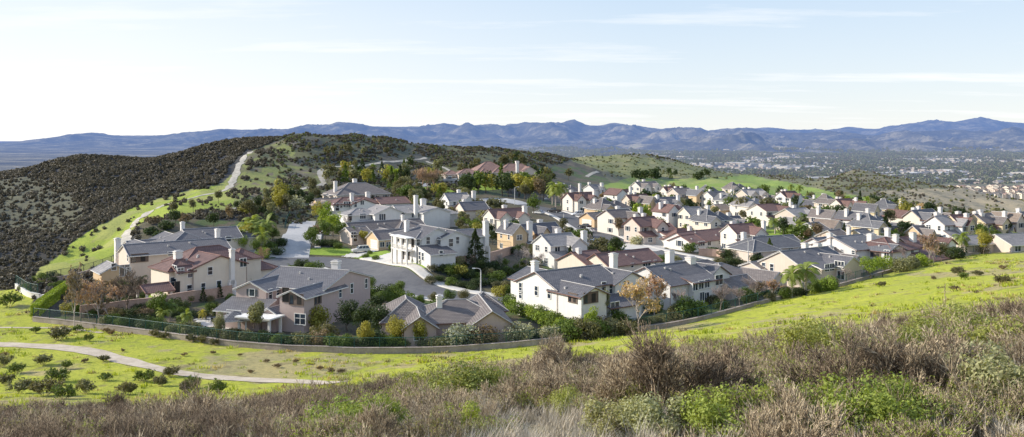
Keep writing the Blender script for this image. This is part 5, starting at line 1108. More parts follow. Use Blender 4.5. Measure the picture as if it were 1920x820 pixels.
plants([('conifer_green', 1028, 496, 7.6, 1.0), ('conifer_dark', 1069, 503, 5.6, 1.15), ('shrub_dusky', 1101, 503, 3.0, 1.0), ('bare_pale', 975, 508, 5.5, .7), ('bare_pale', 992, 506, 5.0, .7), ('bare_pale', 940, 512, 4.5, .7), ('bare_pale', 1010, 506, 4.2, .7),
 ('sparse_gold', 1196, 622, 8.8, .95), ('sparse_rust', 1226, 600, 7.8, .85), ('tall_olive', 1131, 612, 6.2, .65), ('shrub_green', 1105, 612, 3.2, 1.0), ('shrub_green', 1160, 611, 3.0, 1.1), ('shrub_dusky', 1085, 622, 3.3, 1.1), ('shrub_brown', 1122, 620, 2.8, 1.0), ('shrub_lime', 1062, 628, 2.6, 1.0),
 ('shrub_green', 1288, 598, 4.3, 1.25), ('shrub_dusky', 1268, 600, 3.4, 1.1), ('shrub_green', 1310, 593, 3.4, 1.1), ('bare_pink', 1268, 590, 5.0, .8), ('bare_pink', 1350, 583, 4.9, 1.1), ('bare_pink', 1388, 577, 3.9, 1.1), ('bare_pink', 1420, 569, 5.0, 1.15), ('sparse_rust', 1449, 563, 3.9, 1.2), ('sparse_brown', 1432, 563, 3.6, 1.1), ('shrub_dark', 1405, 572, 3.2, .8), ('shrub_green', 1475, 560, 2.6, 1.0),
 ('palm_palm', 1484, 559, 6.8, 1.0), ('palm_palm', 1510, 554, 7.4, 1.15), ('shrub_lime', 1546, 546, 3.6, 1.1), ('shrub_olive', 1560, 543, 3.2, 1.0), ('shrub_dark', 1500, 555, 2.2, 1.2), ('shrub_green', 1528, 550, 2.8, 1.1), ('bare_pink', 1592, 534, 3.5, .9),
 ('conifer_green', 1443, 486, 5.6, 1.2), ('shrub_yellow', 1458, 482, 3.0, 1.1), ('shrub_brown', 1480, 482, 2.8, 1.2), ('shrub_brown', 1498, 480, 3.0, 1.1), ('shrub_brown', 1470, 486, 2.3, 1.2), ('shrub_dark', 1420, 492, 3.0, 1.2), ('shrub_dark', 1372, 500, 3.2, 1.2), ('shrub_dusky', 1350, 500, 2.8, 1.3),
 ('round_lime', 1632, 524, 4.6, 1.1), ('round_lime', 1655, 519, 4.4, 1.1), ('shrub_olive', 1690, 510, 4.2, 1.0), ('shrub_olive', 1708, 504, 3.8, 1.0), ('shrub_lime', 1730, 500, 3.4, 1.0), ('sparse_rust', 1742, 496, 7.0, .95), ('sparse_gold', 1750, 494, 5.4, .9), ('bare_pink', 1700, 500, 4.6, .9), ('round_dusky', 1764, 492, 4.6, 1.0), ('shrub_dark', 1790, 486, 4.0, 1.1), ('palm_palm', 1803, 480, 7.0, .9), ('small_yellow', 1845, 478, 6.2, 1.0), ('shrub_dusky', 1830, 476, 4.0, 1.2), ('sparse_brown', 1858, 476, 5.0, 1.0), ('shrub_green', 1885, 468, 3.0, 1.0), ('small_green', 1840, 462, 7.0, .8),
 ('conifer_dark', 1661, 456, 9.0, 1.0), ('round_green', 1642, 454, 6.8, 1.0), ('round_green', 1628, 456, 5.2, 1.1), ('round_dark', 1700, 452, 6.2, 1.2), ('round_dark', 1716, 450, 5.0, 1.1), ('round_dark', 1744, 424, 9.0, 1.0), ('round_dusky', 1676, 412, 7.5, 1.0), ('round_yellow', 1700, 417, 9, .9), ('round_gold', 1727, 421, 8.5, .8), ('round_dark', 1793, 431, 8, 1.0), ('shrub_gold', 1560, 462, 4.0, 1.4), ('shrub_gold', 1578, 456, 4.6, 1.3), ('small_gold', 1598, 452, 5.2, 1.2), ('round_green', 1861, 448, 7.5, .9), ('round_dark', 1883, 450, 5.5, 1.1), ('round_yellow', 1850, 438, 6.5, .9),
 ('round_green', 1329, 388, 9.5, 1.05), ('round_green', 1367, 400, 9.0, .8), ('round_dusky', 1395, 408, 9.0, 1.0), ('round_olive', 1383, 404, 8.0, 1.0), ('round_dusky', 1439, 418, 10.5, 1.05), ('round_orange', 1459, 418, 6.2, 1.1), ('round_green', 1435, 374, 8.5, 1.0), ('round_dark', 1463, 376, 7.5, 1.1), ('palm_palm', 1224, 398, 9.5, 1.0), ('palm_palm', 1245, 404, 9.0, 1.0), ('round_dark', 1470, 430, 6, 1.0), ('palm_green', 1510, 434, 8.0, 1.0), ('palm_green', 1480, 430, 6.5, 1.0), ('shrub_green', 1300, 440, 3.4, 1.2), ('round_olive', 1330, 440, 5.4, 1.1), ('round_olive', 1310, 434, 5.0, 1.1), ('round_dusky', 1352, 436, 5.2, 1.1),
 ('small_olive', 1408, 462, 6.5, 1.0), ('small_olive', 1422, 466, 7.5, .9), ('round_dusky', 1386, 456, 5.5, 1.2), ('round_dusky', 1365, 452, 5.2, 1.2), ('shrub_green', 1292, 474, 3.6, 1.0), ('shrub_olive', 1392, 470, 3.2, 1.0), ('shrub_dark', 1340, 478, 3.0, 1.4), ('shrub_dark', 1362, 484, 3.2, 1.4), ('shrub_green', 1240, 494, 2.8, 1.0), ('shrub_olive', 1262, 490, 2.2, 1.2), ('shrub_olive', 1215, 452, 3.4, 1.1), ('round_dark', 1190, 448, 5.4, 1.1), ('shrub_grey', 1196, 458, 3.6, 1.3), ('small_brown', 1160, 444, 6.4, .7), ('shrub_green', 1140, 424, 5.0, .9), ('round_green', 1130, 420, 6.2, 1.0), ('shrub_grey', 1104, 420, 4.2, 1.3), ('shrub_grey', 1116, 422, 4.0, 1.3), ('round_dusky', 1160, 426, 6.0, 1.0),
 ('bare_gold', 1090, 400, 8.5, .9), ('bare_pink', 1056, 392, 7.0, .9), ('palm_palm', 1042, 388, 12.5, .8), ('palm_palm', 1052, 386, 12.0, .8), ('palm_palm', 1036, 384, 11.0, .8), ('round_dusky', 1018, 378, 13.0, .8), ('round_brown', 1012, 380, 11, .8), ('round_green', 1000, 402, 7.5, 1.0)])
# round the left houses
plants([('fan_dark', 291, 528, 7.4, .85), ('fan_dark', 266, 540, 4.6, .9), ('bare_dark', 237, 594, 8.2, 1.0), ('sparse_brown', 139, 616, 10.0, .5), ('sparse_rust', 186, 606, 7.4, .8), ('sparse_orange', 168, 600, 5.6, .8), ('sparse_brown', 205, 600, 6.2, 1.0), ('sparse_rust', 222, 588, 5.0, 1.0), ('bare_dark', 255, 575, 4.0, 1.6), ('bare_dark', 215, 575, 4.0, 1.4), ('shrub_green', 150, 590, 2.6, 1.0), ('shrub_yellow', 135, 588, 2.4, 1.2), ('shrub_green', 230, 545, 2.6, 1.1), ('shrub_brown', 196, 545, 2.8, 1.3),
 ('small_green', 298, 608, 5.6, .9), ('palm_green', 318, 606, 4.6, .9), ('palm_palm', 306, 612, 3.6, 1.0), ('fan_palm', 340, 612, 3.9, .9), ('palm_palm', 350, 616, 3.4, .9), ('fan_yellow', 379, 600, 3.0, .8), ('shrub_dark', 272, 614, 2.8, 1.2), ('shrub_green', 290, 618, 2.6, 1.1), ('shrub_olive', 358, 628, 2.8, 1.0), ('shrub_dark', 255, 610, 2.5, 1.2), ('conifer_dark', 381, 567, 2.9, 1.0), ('conifer_dark', 411, 560, 3.2, 1.0), ('fan_green', 462, 538, 3.0, 1.2), ('fan_green', 545, 512, 3.5, .9), ('shrub_dark', 440, 540, 2.4, 1.2),
 ('palm_palm', 462, 455, 7.2, 1.1), ('palm_palm', 482, 462, 7.6, 1.1), ('palm_palm', 500, 456, 8.0, 1.0), ('palm_palm', 473, 448, 8.0, 1.1), ('palm_palm', 492, 470, 6.4, 1.1), ('palm_palm', 452, 466, 6.0, 1.1), ('round_lime', 450, 474, 4.8, 1.1), ('round_lime', 436, 470, 4.2, 1.2), ('round_yellow', 466, 462, 6.0, 1.0), ('round_green', 480, 478, 4.0, 1.2), ('shrub_green', 505, 470, 3.0, 1.2), ('round_green', 512, 455, 4.2, 1.1), ('shrub_lime', 494, 484, 3.2, 1.1), ('bare_gold', 494, 500, 5.0, .9), ('shrub_dark', 520, 478, 2.6, 1.2), ('shrub_dark', 526, 462, 3, 1.2),
 ('round_green', 583, 468, 6.0, 1.0), ('round_green', 610, 452, 6.2, 1.0), ('round_lime', 625, 445, 7.0, .9), ('round_lime', 605, 428, 6.5, .9), ('round_yellow', 596, 415, 6.5, .9), ('round_lime', 612, 416, 6.8, .9), ('round_green', 640, 452, 5.6, 1.0), ('round_dusky', 652, 450, 5.2, 1.1), ('bare_pink', 645, 430, 5.8, 1.1), ('bare_pink', 656, 438, 5.4, 1.2), ('shrub_dark', 600, 462, 2.6, 1.4), ('shrub_dark', 620, 462, 2.6, 1.4), ('shrub_dark', 588, 440, 3, 1.2), ('small_yellow', 683, 460, 4.6, .8), ('round_green', 660, 456, 4.8, .9), ('shrub_brown', 598, 440, 3.2, 1.2), ('shrub_green', 635, 466, 2.0, 1.3),
 ('round_yellow', 527, 388, 10, .8), ('round_yellow', 520, 398, 7.5, 1.0), ('round_grey', 556, 402, 7.0, 1.1), ('round_dusky', 468, 408, 6.5, 1.2), ('round_olive', 510, 412, 6.0, .9), ('round_dusky', 540, 400, 7.0, 1.0), ('round_dusky', 498, 402, 6, 1.0), ('tall_olive', 498, 384, 7, .8), ('shrub_yellow', 462, 402, 4, 1.1), ('small_brown', 430, 416, 5.2, .8), ('round_dark', 480, 398, 6, 1.0), ('round_dark', 545, 384, 7, 1.0), ('round_dark', 508, 424, 5, 1.2), ('small_dusky', 586, 366, 8, .8), ('shrub_grey', 430, 440, 3.0, 1.2), ('round_dark', 400, 428, 5, 1.1), ('round_dark', 330, 424, 5, 1.2), ('small_dusky', 326, 405, 5.0, .9), ('small_dusky', 362, 400, 4.6, .9), ('small_dusky', 410, 382, 5.5, .9), ('shrub_brown', 345, 416, 3.2, 1.2), ('shrub_dark', 310, 430, 3.4, 1.5), ('shrub_dark', 285, 440, 3.0, 1.5), ('shrub_dark', 300, 448, 3.0, 1.5), ('shrub_brown', 290, 420, 3.0, 1.4)])
# round the balcony house and its bank
plants([('conifer_dark', 891, 502, 8.8, 1.25), ('sparse_dusky', 839, 491, 5.6, .6), ('sparse_dusky', 864, 488, 5.4, .6), ('sparse_olive', 846, 490, 4.8, .6), ('shrub_green', 780, 493, 1.5, 1.2), ('shrub_green', 791, 496, 1.5, 1.2), ('shrub_green', 733, 470, 2.2, .7), ('shrub_green', 706, 488, 1.5, 1.2), ('shrub_green', 685, 484, 1.4, 1.2), ('shrub_green', 693, 477, 1.2, 1.2),
 ('shrub_green', 845, 516, 3.2, 1.1), ('shrub_yellow', 862, 520, 3.6, 1.0), ('shrub_dark', 830, 508, 2.2, 1.4), ('shrub_dark', 880, 524, 3.2, 1.1), ('shrub_olive', 857, 500, 3.4, .8), ('round_dark', 900, 514, 3.2, 1.3), ('shrub_dusky', 812, 508, 2.0, 1.4), ('shrub_dark', 920, 508, 3, 1.3), ('shrub_dark', 945, 516, 2.6, 1.4), ('shrub_dusky', 806, 530, 2.0, 1.3), ('shrub_dark', 870, 540, 2.0, 1.4), ('shrub_dark', 900, 536, 2.4, 1.4), ('shrub_dusky', 935, 538, 1.8, 1.4), ('bare_dark', 880, 506, 3.0, 1.2),
 ('shrub_green', 952, 556, 2.6, 1.0), ('shrub_yellow', 938, 556, 3.0, 1.0), ('shrub_lime', 968, 560, 2.2, 1.0)])
for i in range(9):
    t = i/8; plant('shrub_lime' if i % 2 else 'shrub_green', 958+t*112, 580+t*50, 2.9+.6*rnd.random(), 1.15, dmin=110)
plants([('shrub_green', 1070, 640, 3.6, 1.1), ('shrub_dusky', 1096, 638, 4.0, 1.0), ('shrub_green', 1118, 634, 3.6, 1.1), ('shrub_olive', 1142, 631, 3.4, 1.1), ('shrub_dusky', 1170, 628, 3.0, 1.1), ('small_lime', 1108, 630, 4.6, .9)])
# wooded slopes (tree positions read off the ground)
def scatter(n, poly, kinds, hr, wide=(.85, 1.2), avoid=True, seed=1, mind=3.0):
    rn = random.Random(seed); xs = [p[0] for p in poly]; ys = [p[1] for p in poly]; got = []; tries = 0
    while len(got) < n and tries < n*30:
        tries += 1; px, py = rn.uniform(min(xs), max(xs)), rn.uniform(min(ys), max(ys))
        if not pip(np.array([px]), np.array([py]), poly)[0]: continue
        p = hit(px, py, 0, 150)
        if avoid and (footprint_hit(p.x, p.y, .8) or onroad(p.x, p.y)): continue
        if any((p-q).length < mind for q in got): continue
        got.append(p); plant(rn.choice(kinds), px, py, rn.uniform(*hr), rn.uniform(*wide), pos=p)
ROADS = [(MAIN, 6.5), (UP, 6), (R2, 6.5), (C2, 6)]
def onroad(x, y):
    for P, w in ROADS:
        for q in P[::2]:
            if abs(q.x-x) < w and abs(q.y-y) < w and (q.x-x)**2+(q.y-y)**2 < w*w: return True
    return False
MIXT = ['round_green', 'round_dusky', 'round_dark', 'tall_olive', 'round_olive', 'conifer_green', 'small_dusky', 'round_yellow', 'tall_dusky']
scatter(42, [(735, 372), (800, 360), (860, 368), (905, 392), (955, 430), (900, 445), (820, 428), (770, 398)], MIXT, (4.5, 8), seed=3)
scatter(44, [(610, 345), (620, 322), (700, 314), (800, 315), (850, 335), (800, 350), (735, 368), (690, 352), (650, 350)], MIXT+['conifer_dark', 'small_olive', 'round_lime'], (4, 8.5), seed=4)
scatter(30, [(860, 358), (960, 350), (1035, 350), (1040, 366), (1000, 376), (920, 374), (870, 372)], ['round_dark', 'conifer_dark', 'round_green', 'round_dusky', 'round_dark', 'round_yellow'], (6, 11), seed=5)
scatter(14, [(960, 338), (1010, 330), (1045, 342), (1010, 348)], ['round_lime', 'round_dusky', 'shrub_lime', 'round_dark'], (4.5, 7), seed=6)
scatter(16, [(820, 330), (890, 312), (960, 300), (1060, 330), (1120, 345), (960, 330)], ['round_dusky', 'conifer_dark', 'small_dusky', 'round_dark'], (5, 9), seed=7)
scatter(24, [(430, 395), (520, 374), (600, 355), (640, 360), (590, 392), (470, 412)], ['round_dark', 'round_dusky', 'shrub_dark', 'small_dusky', 'tall_dusky'], (3.5, 6.5), seed=8)
scatter(12, [(560, 285), (700, 268), (800, 290), (700, 302), (600, 300)], ['small_dusky', 'round_dusky', 'small_olive'], (4, 7), seed=9)
scatter(10, [(1180, 330), (1330, 326), (1330, 336), (1190, 342)], ['round_dark', 'shrub_dark', 'round_dark'], (6, 9), seed=10)
for q in [(734, 356, 10.5), (743, 362, 9.5), (647, 344, 10), (1258, 336, 7), (940, 352, 12)]: plant('conifer_green', q[0], q[1], q[2], .8)
plant('golden_gold', 792, 358, 10.5, 1.0); plant('golden_gold', 812, 358, 10.0, 1.05); plant('golden_gold', 802, 359, 11, 1.0)
scatter(24, [(810, 505), (870, 498), (985, 498), (1000, 520), (960, 545), (860, 545), (820, 530)], ['shrub_dark', 'shrub_dusky', 'shrub_dark', 'shrub_green'], (1.2, 2.6), seed=11, wide=(1.2, 1.6))
scatter(230, [(1060, 365), (1500, 360), (1900, 415), (1900, 450), (1600, 462), (1350, 436), (1180, 446), (1100, 410)], ['round_green', 'round_dark', 'shrub_green', 'round_dusky', 'shrub_dark', 'palm_palm', 'round_olive', 'shrub_lime', 'round_brown', 'conifer_dark'], (3, 7), seed=12, mind=2.5)
scatter(44, [(1050, 520), (1200, 500), (1420, 500), (1480, 560), (1300, 590), (1150, 600)], ['shrub_dark', 'shrub_green', 'shrub_dusky', 'round_green'], (1.8, 3.4), seed=13)
scatter(24, [(250, 545), (380, 470), (520, 500), (600, 520), (450, 560), (430, 610), (300, 600)], ['shrub_dark', 'shrub_green', 'shrub_dusky'], (1.4, 2.8), seed=14)
scatter(40, [(150, 575), (230, 560), (300, 590), (440, 600), (480, 640), (330, 625), (170, 605)], ['shrub_dark', 'shrub_green', 'shrub_dusky', 'shrub_brown'], (1.1, 2.2), seed=15, wide=(1.1, 1.5), mind=1.6)
scatter(16, [(40, 545), (70, 520), (130, 520), (115, 545), (75, 558)], ['shrub_dark', 'shrub_green', 'shrub_dusky'], (1.2, 2.2), seed=16, mind=1.5)
scatter(46, [(940, 440), (1080, 430), (1180, 470), (1060, 500), (1000, 515), (960, 480)], ['round_dark', 'shrub_dark', 'round_dusky', 'shrub_green', 'shrub_dusky', 'bare_pale', 'tall_olive'], (2, 5), seed=21)
scatter(22, [(560, 500), (640, 540), (760, 560), (900, 580), (940, 600), (860, 590), (700, 575)], ['round_green', 'shrub_green', 'round_dusky', 'shrub_dark'], (2, 4), seed=22)
scatter(40, [(1400, 470), (1560, 455), (1760, 448), (1920, 440), (1920, 462), (1800, 480), (1640, 500), (1560, 500)], ['round_green', 'shrub_green', 'round_dusky', 'shrub_dark', 'round_dark', 'palm_palm', 'shrub_lime', 'shrub_brown'], (2.2, 5.5), seed=23)
scatter(26, [(850, 400), (960, 425), (1000, 445), (940, 470), (860, 440)], ['round_dusky', 'round_green', 'round_dark', 'round_yellow', 'shrub_dark'], (2.5, 6), seed=24)
# round low bushes dotted over the grass below the fence
GB = [(17, 575, 3.0), (110, 638, 2.4), (144, 622, 1.3), (66, 625, 1.2), (200, 624, 1.0), (210, 628, 1.0), (290, 632, 1.4), (306, 636, 1.4), (360, 641, 1.5), (378, 643, 1.5), (403, 647, 1.3), (166, 640, 1.3), (80, 684, 1.7), (126, 692, 1.2), (30, 700, 1.4), (5, 688, 1.8), (14, 722, 1.6), (60, 728, 1.1), (108, 716, 1.8), (196, 678, 1.1), (270, 716, 1.6), (319, 706, 1.5), (198, 714, 1.1), (8, 670, .9), (160, 680, .7), (230, 660, .6), (345, 668, .6), (400, 664, .6), (450, 668, .5), (35, 738, 1.9), (160, 738, 1.7), (300, 724, 1.5), (240, 740, 1.6), (85, 742, 2.0), (120, 748, 1.6), (360, 728, 1.5), (520, 690, .7), (600, 694, .7), (500, 680, .6), (555, 680, .6), (620, 700, .8), (470, 700, .6), (640, 700, .7), (350, 735, 1.6), (410, 738, 1.7), (1555, 545, 1.0), (1655, 538, 1.2), (1797, 515, 1.8), (1806, 524, 1.4), (1834, 518, 1.2), (1878, 533, 1.6), (1880, 506, 1.0), (1750, 525, .9), (1790, 545, .9)]
for i, (x, y, h) in enumerate(GB):
    k = rnd.choice(['wild_dusky', 'wild_green', 'wild_dusky', 'wild_olive']) if h > 1 else 'wild_brown'; o = plant(k, x, y, h*.85, rnd.uniform(.95, 1.3), dmin=40); PL[-1]['grass'] = True; o.name = 'wild_bush'; o['category'] = 'bush'
# ------------------------------------------------------------------ fences and walls
M_STONE = surf('garden_wall_block', (.26, .21, .18), (.46, .39, .34), .5); M_RETW = surf('retaining_wall_block', (.40, .27, .21), (.52, .38, .31), 1.6); M_WWALL = surf('white_block', (.62, .58, .54), (.74, .70, .66), 1.6)
M_GRN = plain('green_painted_steel', (.03, .10, .085), .5); M_BLK = plain('dark_steel', (.03, .035, .035), .5)
def meshmat(name, col, a):
    m, nt = newmat(name); p = pbsdf(nt, col, .6); t = nd(nt, 'ShaderNodeBsdfTransparent'); mx = nd(nt, 'ShaderNodeMixShader')
    uv = nd(nt, 'ShaderNodeUVMap').outputs[0]; n = noise(nt, uv, 2.0, 3); f = ramp(nt, [(.3, (a*.8,)*3), (.7, (min(1, a*1.25),)*3)], n)
    ln(nt, f, mx.inputs[0]); ln(nt, t.outputs[0], mx.inputs[1]); ln(nt, p, mx.inputs[2]); out(nt, mx.outputs[0]); return m
M_NET = meshmat('green_wire_mesh', (.05, .10, .08), .17); M_NET2 = meshmat('grey_wire_mesh', (.12, .15, .13), .22)
def dens(P, st=1.2): return resample(P, st)
def wall_run(name, P, h, t, mat, label, cat='wall', cap=True, top=None):
    P = dens(P); mb = MB(); L = []
    for i, p in enumerate(P):
        d = (P[min(i+1, len(P)-1)]-P[max(i-1, 0)]).to_2d().normalized(); s = Vector((d.y, -d.x, 0))*(t/2)
        z = Hs(p.x, p.y); zt = (top if top is not None else z+h+.12*sin(i*.35)*0); L.append((p-s, p+s, z-.6, zt, s))
    acc = 0
    for a, b in zip(L[:-1], L[1:]):
        for k in (0, 1):
            q0, q1_ = a[k], b[k]; f = [(q0.x, q0.y, a[2]), (q1_.x, q1_.y, b[2]), (q1_.x, q1_.y, b[3]), (q0.x, q0.y, a[3])]; mb.face(f if k else f[::-1], mat)
        s0 = a[4]*1.25 if cap else a[4]; s1 = b[4]*1.25 if cap else b[4]; m0 = (a[0]+a[1])/2; m1 = (b[0]+b[1])/2
        z0, z1 = a[3], b[3]; e = .09
        A = [(m0-s0), (m0+s0), (m1+s1), (m1-s1)]; Z = [z0, z0, z1, z1]
        top_ = [(v.x, v.y, z+e) for v, z in zip(A, Z)]; bot = [(v.x, v.y, z) for v, z in zip(A, Z)]
        mb.face(top_[::-1], mat); mb.face([bot[0], top_[0], top_[3], bot[3]], mat); mb.face([bot[1], bot[2], top_[2], top_[1]], mat)
    for e in (L[0], L[-1]): mb.face([(e[0].x, e[0].y, e[2]), (e[1].x, e[1].y, e[2]), (e[1].x, e[1].y, e[3]), (e[0].x, e[0].y, e[3])], mat)
    o = mb.obj(name); return tag(o, label, cat)
def fence_run(name, P, base, h, mat, net, label, every=3.6, group=None):
    P = dens(P, every); c = P[len(P)//2]; r = thing(name, (c.x, c.y, Hs(c.x, c.y)), 0, label=label, cat='fence', group=group)
    net_, rail = MB(), MB(); T = []
    for p in P:
        z = Hs(p.x, p.y)+base-c.z; z = Hs(p.x, p.y)+base-Hs(c.x, c.y); q = Vector((p.x-c.x, p.y-c.y, z)); T.append(q)
        m = MB(); m.box(q.x-.04, q.y-.04, z-.3, q.x+.04, q.y+.04, z+h+.05, mat); m.obj('post', r)
    u = 0
    for a, b in zip(T[:-1], T[1:]):
        L = (b-a).length; Z = Vector((0, 0, h)); net_.face([a, b, b+Z, a+Z], net, [(u, 0), (u+L, 0), (u+L, h), (u, h)]); u += L
        rail.tube([a+Z, b+Z], .035, mat, 4, False); rail.tube([a+Vector((0, 0, .05)), b+Vector((0, 0, .05))], .025, mat, 4, False)
    net_.obj('mesh_panel', r); rail.obj('rail', r); return r
FP = polyw(FENCE_PX, n=4)
kL = [i for i, p in enumerate(FP) if p.x < 20]; PL1 = FP[:kL[-1]+1]; PR1 = FP[kL[-1]:]
wall_run('garden_wall', PL1, .75, .4, M_STONE, 'long low block wall curving below the gardens of the pink house and the bungalow')
wall_run('garden_wall', PR1, .55, .4, M_STONE, 'low block wall running up to the right along the edge of the green slope')
fence_run('wire_fence', PL1, .7, 1.5, M_GRN, M_NET, 'green wire mesh fence on the low wall behind the front gardens')
fence_run('wire_fence', PR1, .5, 1.6, M_GRN, M_NET, 'green wire mesh fence climbing to the right above the green slope')
cl = [(63, 603), (66, 585), (80, 570), (128, 536)]
CW = polyw([(30, 541), (52, 556), (76, 561)], n=4); wall_run('garden_wall', CW, .9, .4, M_WWALL, 'short white retaining wall at the outer garden corner, far left'); fence_run('wire_fence', CW, 1.0, 1.6, M_GRN, M_NET, 'short green mesh fence on the white corner wall at far left', 2.5)
wall_run('garden_wall', polyw([(76, 563), (100, 556), (125, 550)], n=3), .8, .4, M_WWALL, 'short pale wall joining the white corner wall to the clipped hedge')
BW = polyw([(88, 532), (130, 524), (175, 512), (210, 500)], n=4); wall_run('garden_wall', BW, .9, .35, M_STONE, 'brownish wall at the foot of the green ridge left of the big tan house'); fence_run('wire_fence', BW, .9, 1.5, M_BLK, M_NET2, 'thin dark fence on the wall at the foot of the green ridge')
wall_run('retaining_wall', polyw([(150, 596), (200, 591), (250, 584), (300, 578), (350, 568), (400, 562), (445, 553)], n=4), 2.0, .35, M_RETW, 'tall pinkish block wall round the garden of the cream house')
wall_run('retaining_wall', polyw([(838, 503), (880, 496), (910, 492), (940, 483), (975, 474)], n=4), 2.0, .35, M_RETW, 'brown block wall on top of the dark bank behind the balcony house')
fence_run('wire_fence', polyw([(895, 470), (930, 474), (970, 478)], n=3), 2.0, 1.2, M_GRN, M_NET, 'green fence above the brown wall behind the balcony house', 3)
wall_run('retaining_wall', polyw([(1310, 479), (1345, 481), (1358, 484), (1385, 472), (1415, 462)], n=4), 1.8, .3, M_RETW, 'brown garden wall bending round the white house with shutters')
wall_run('retaining_wall', polyw([(1232, 446), (1262, 444), (1290, 442)], n=3), 1.6, .3, M_WWALL, 'pale garden wall below the beige house with the maroon roof')
fence_run('wire_fence', polyw([(534, 430), (538, 415), (545, 400)], n=3), 0, 1.6, M_GRN, M_NET, 'green mesh fence climbing the bank beside the pale side street', 3)
wall_run('retaining_wall', polyw([(815, 397), (850, 400), (895, 404)], n=3), 1.4, .3, M_RETW, 'terraced wall below the cream house with the tall wall chimney')
# clipped hedge at the left corner
def hedge():
    P = dens([hit(66, 594), hit(80, 580), hit(105, 562), hit(130, 545)], .5); rg = np.random.RandomState(3); Vs = []; Fs = []; k = 0
    cen = []; mb = MB(); hm = leafmat('leaf_hedgecore', (.05, .09, .02))
    for p in P: cen.append((p.x, p.y, Hs(p.x, p.y)))
    cen = np.array(cen); n = 9000; i = rg.randint(0, len(cen)-1, n); t = rg.rand(n)[:, None]; c = cen[i]*(1-t)+cen[i+1]*t; d = (cen[-1]-cen[0])[:2]; d /= np.linalg.norm(d); s = np.array([d[1], -d[0], 0])
    o = rg.rand(n); side = np.where(o < .35, -1, np.where(o < .7, 1, 0)); w = np.where(side == 0, rg.uniform(-.7, .7, n), side*.7+rg.normal(size=n)*.05); z = np.where(side == 0, 1.9+rg.normal(size=n)*.06, rg.rand(n)*1.9)
    p = c+s*w[:, None]; p[:, 2] += z; nn = rg.normal(size=(n, 3)); a = nn/np.linalg.norm(nn, axis=1)[:, None]*.13; b = np.cross(a, rg.normal(size=(n, 3))); b = b/np.linalg.norm(b, axis=1)[:, None]*.1
    V = np.stack([p-a, p-b, p+a, p+b], 1).reshape(-1, 3); o_ = cen[0].copy()
    me = npmesh('hedge', V-o_, np.arange(4*n).reshape(n, 4), [LM('lime')]); return tag(mkobj('hedge', me, None, o_), 'clipped bright green hedge at the fence corner, far left', 'hedge')
hedge()
# ------------------------------------------------------------------ street lamps, vehicles, garden furniture
M_LAMP = plain('lamp_concrete', (.62, .60, .57), .6); M_LENS = plain('lamp_lens', (.8, .8, .78), .3)
def lamp(px, py, h, arm, label, dmin=100):
    p = hit(px, py, 0, dmin); r = thing('street_lamp', p, 0, label=label, cat='street lamp', group='street lamps of the housing tract'); m = MB(); m.tube([(0, 0, -.3), (0, 0, .3)], .22, M_LAMP, 8); m.tube([(0, 0, .3), (0, 0, h*.9)], [.15, .09], M_LAMP, 8); m.obj('pole', r)
    a = MB(); a.tube([(0, 0, h*.9), (arm*.1, 0, h*.97), (arm*.45, 0, h), (arm*.8, 0, h*.995)], [.09, .075, .06, .055], M_LAMP, 6); a.obj('arm', r)
    q = MB(); q.box(min(arm*.75, arm*1.15), -.14, h-.1, max(arm*.75, arm*1.15), .14, h+.06, M_LENS); q.obj('lamp_head', r)
lamp(901.5, 549, 4.9, -1.5, 'tall pale street lamp on the inner kerb of the front street bend')
lamp(1057, 431, 5.6, -1.2, 'street lamp beside the dark slate roofed tan house on the diagonal street')
lamp(965, 384, 7.0, 1.5, 'street lamp at the cul-de-sac below the knoll')
lamp(1403, 492, 6.0, -2.0, 'street lamp above the tan gabled house, arm to the left')
lamp(1664, 452, 6.5, -1.6, 'street lamp beside the dark conifer at right')
def carpaint(n, c):
    return plain('paint_'+n, c, .3, .05, 1.0, .6)
M_TYRE = plain('tyre_rubber', (.025, .025, .025), .9); M_RIM = plain('rim_alloy', (.45, .45, .46), .35); M_CG = glassmat('car_glass', (.02, .025, .03)); M_HL = plain('headlight_lens', (.75, .75, .72), .2); M_TL = plain('tail_light_lens', (.35, .03, .03), .3)
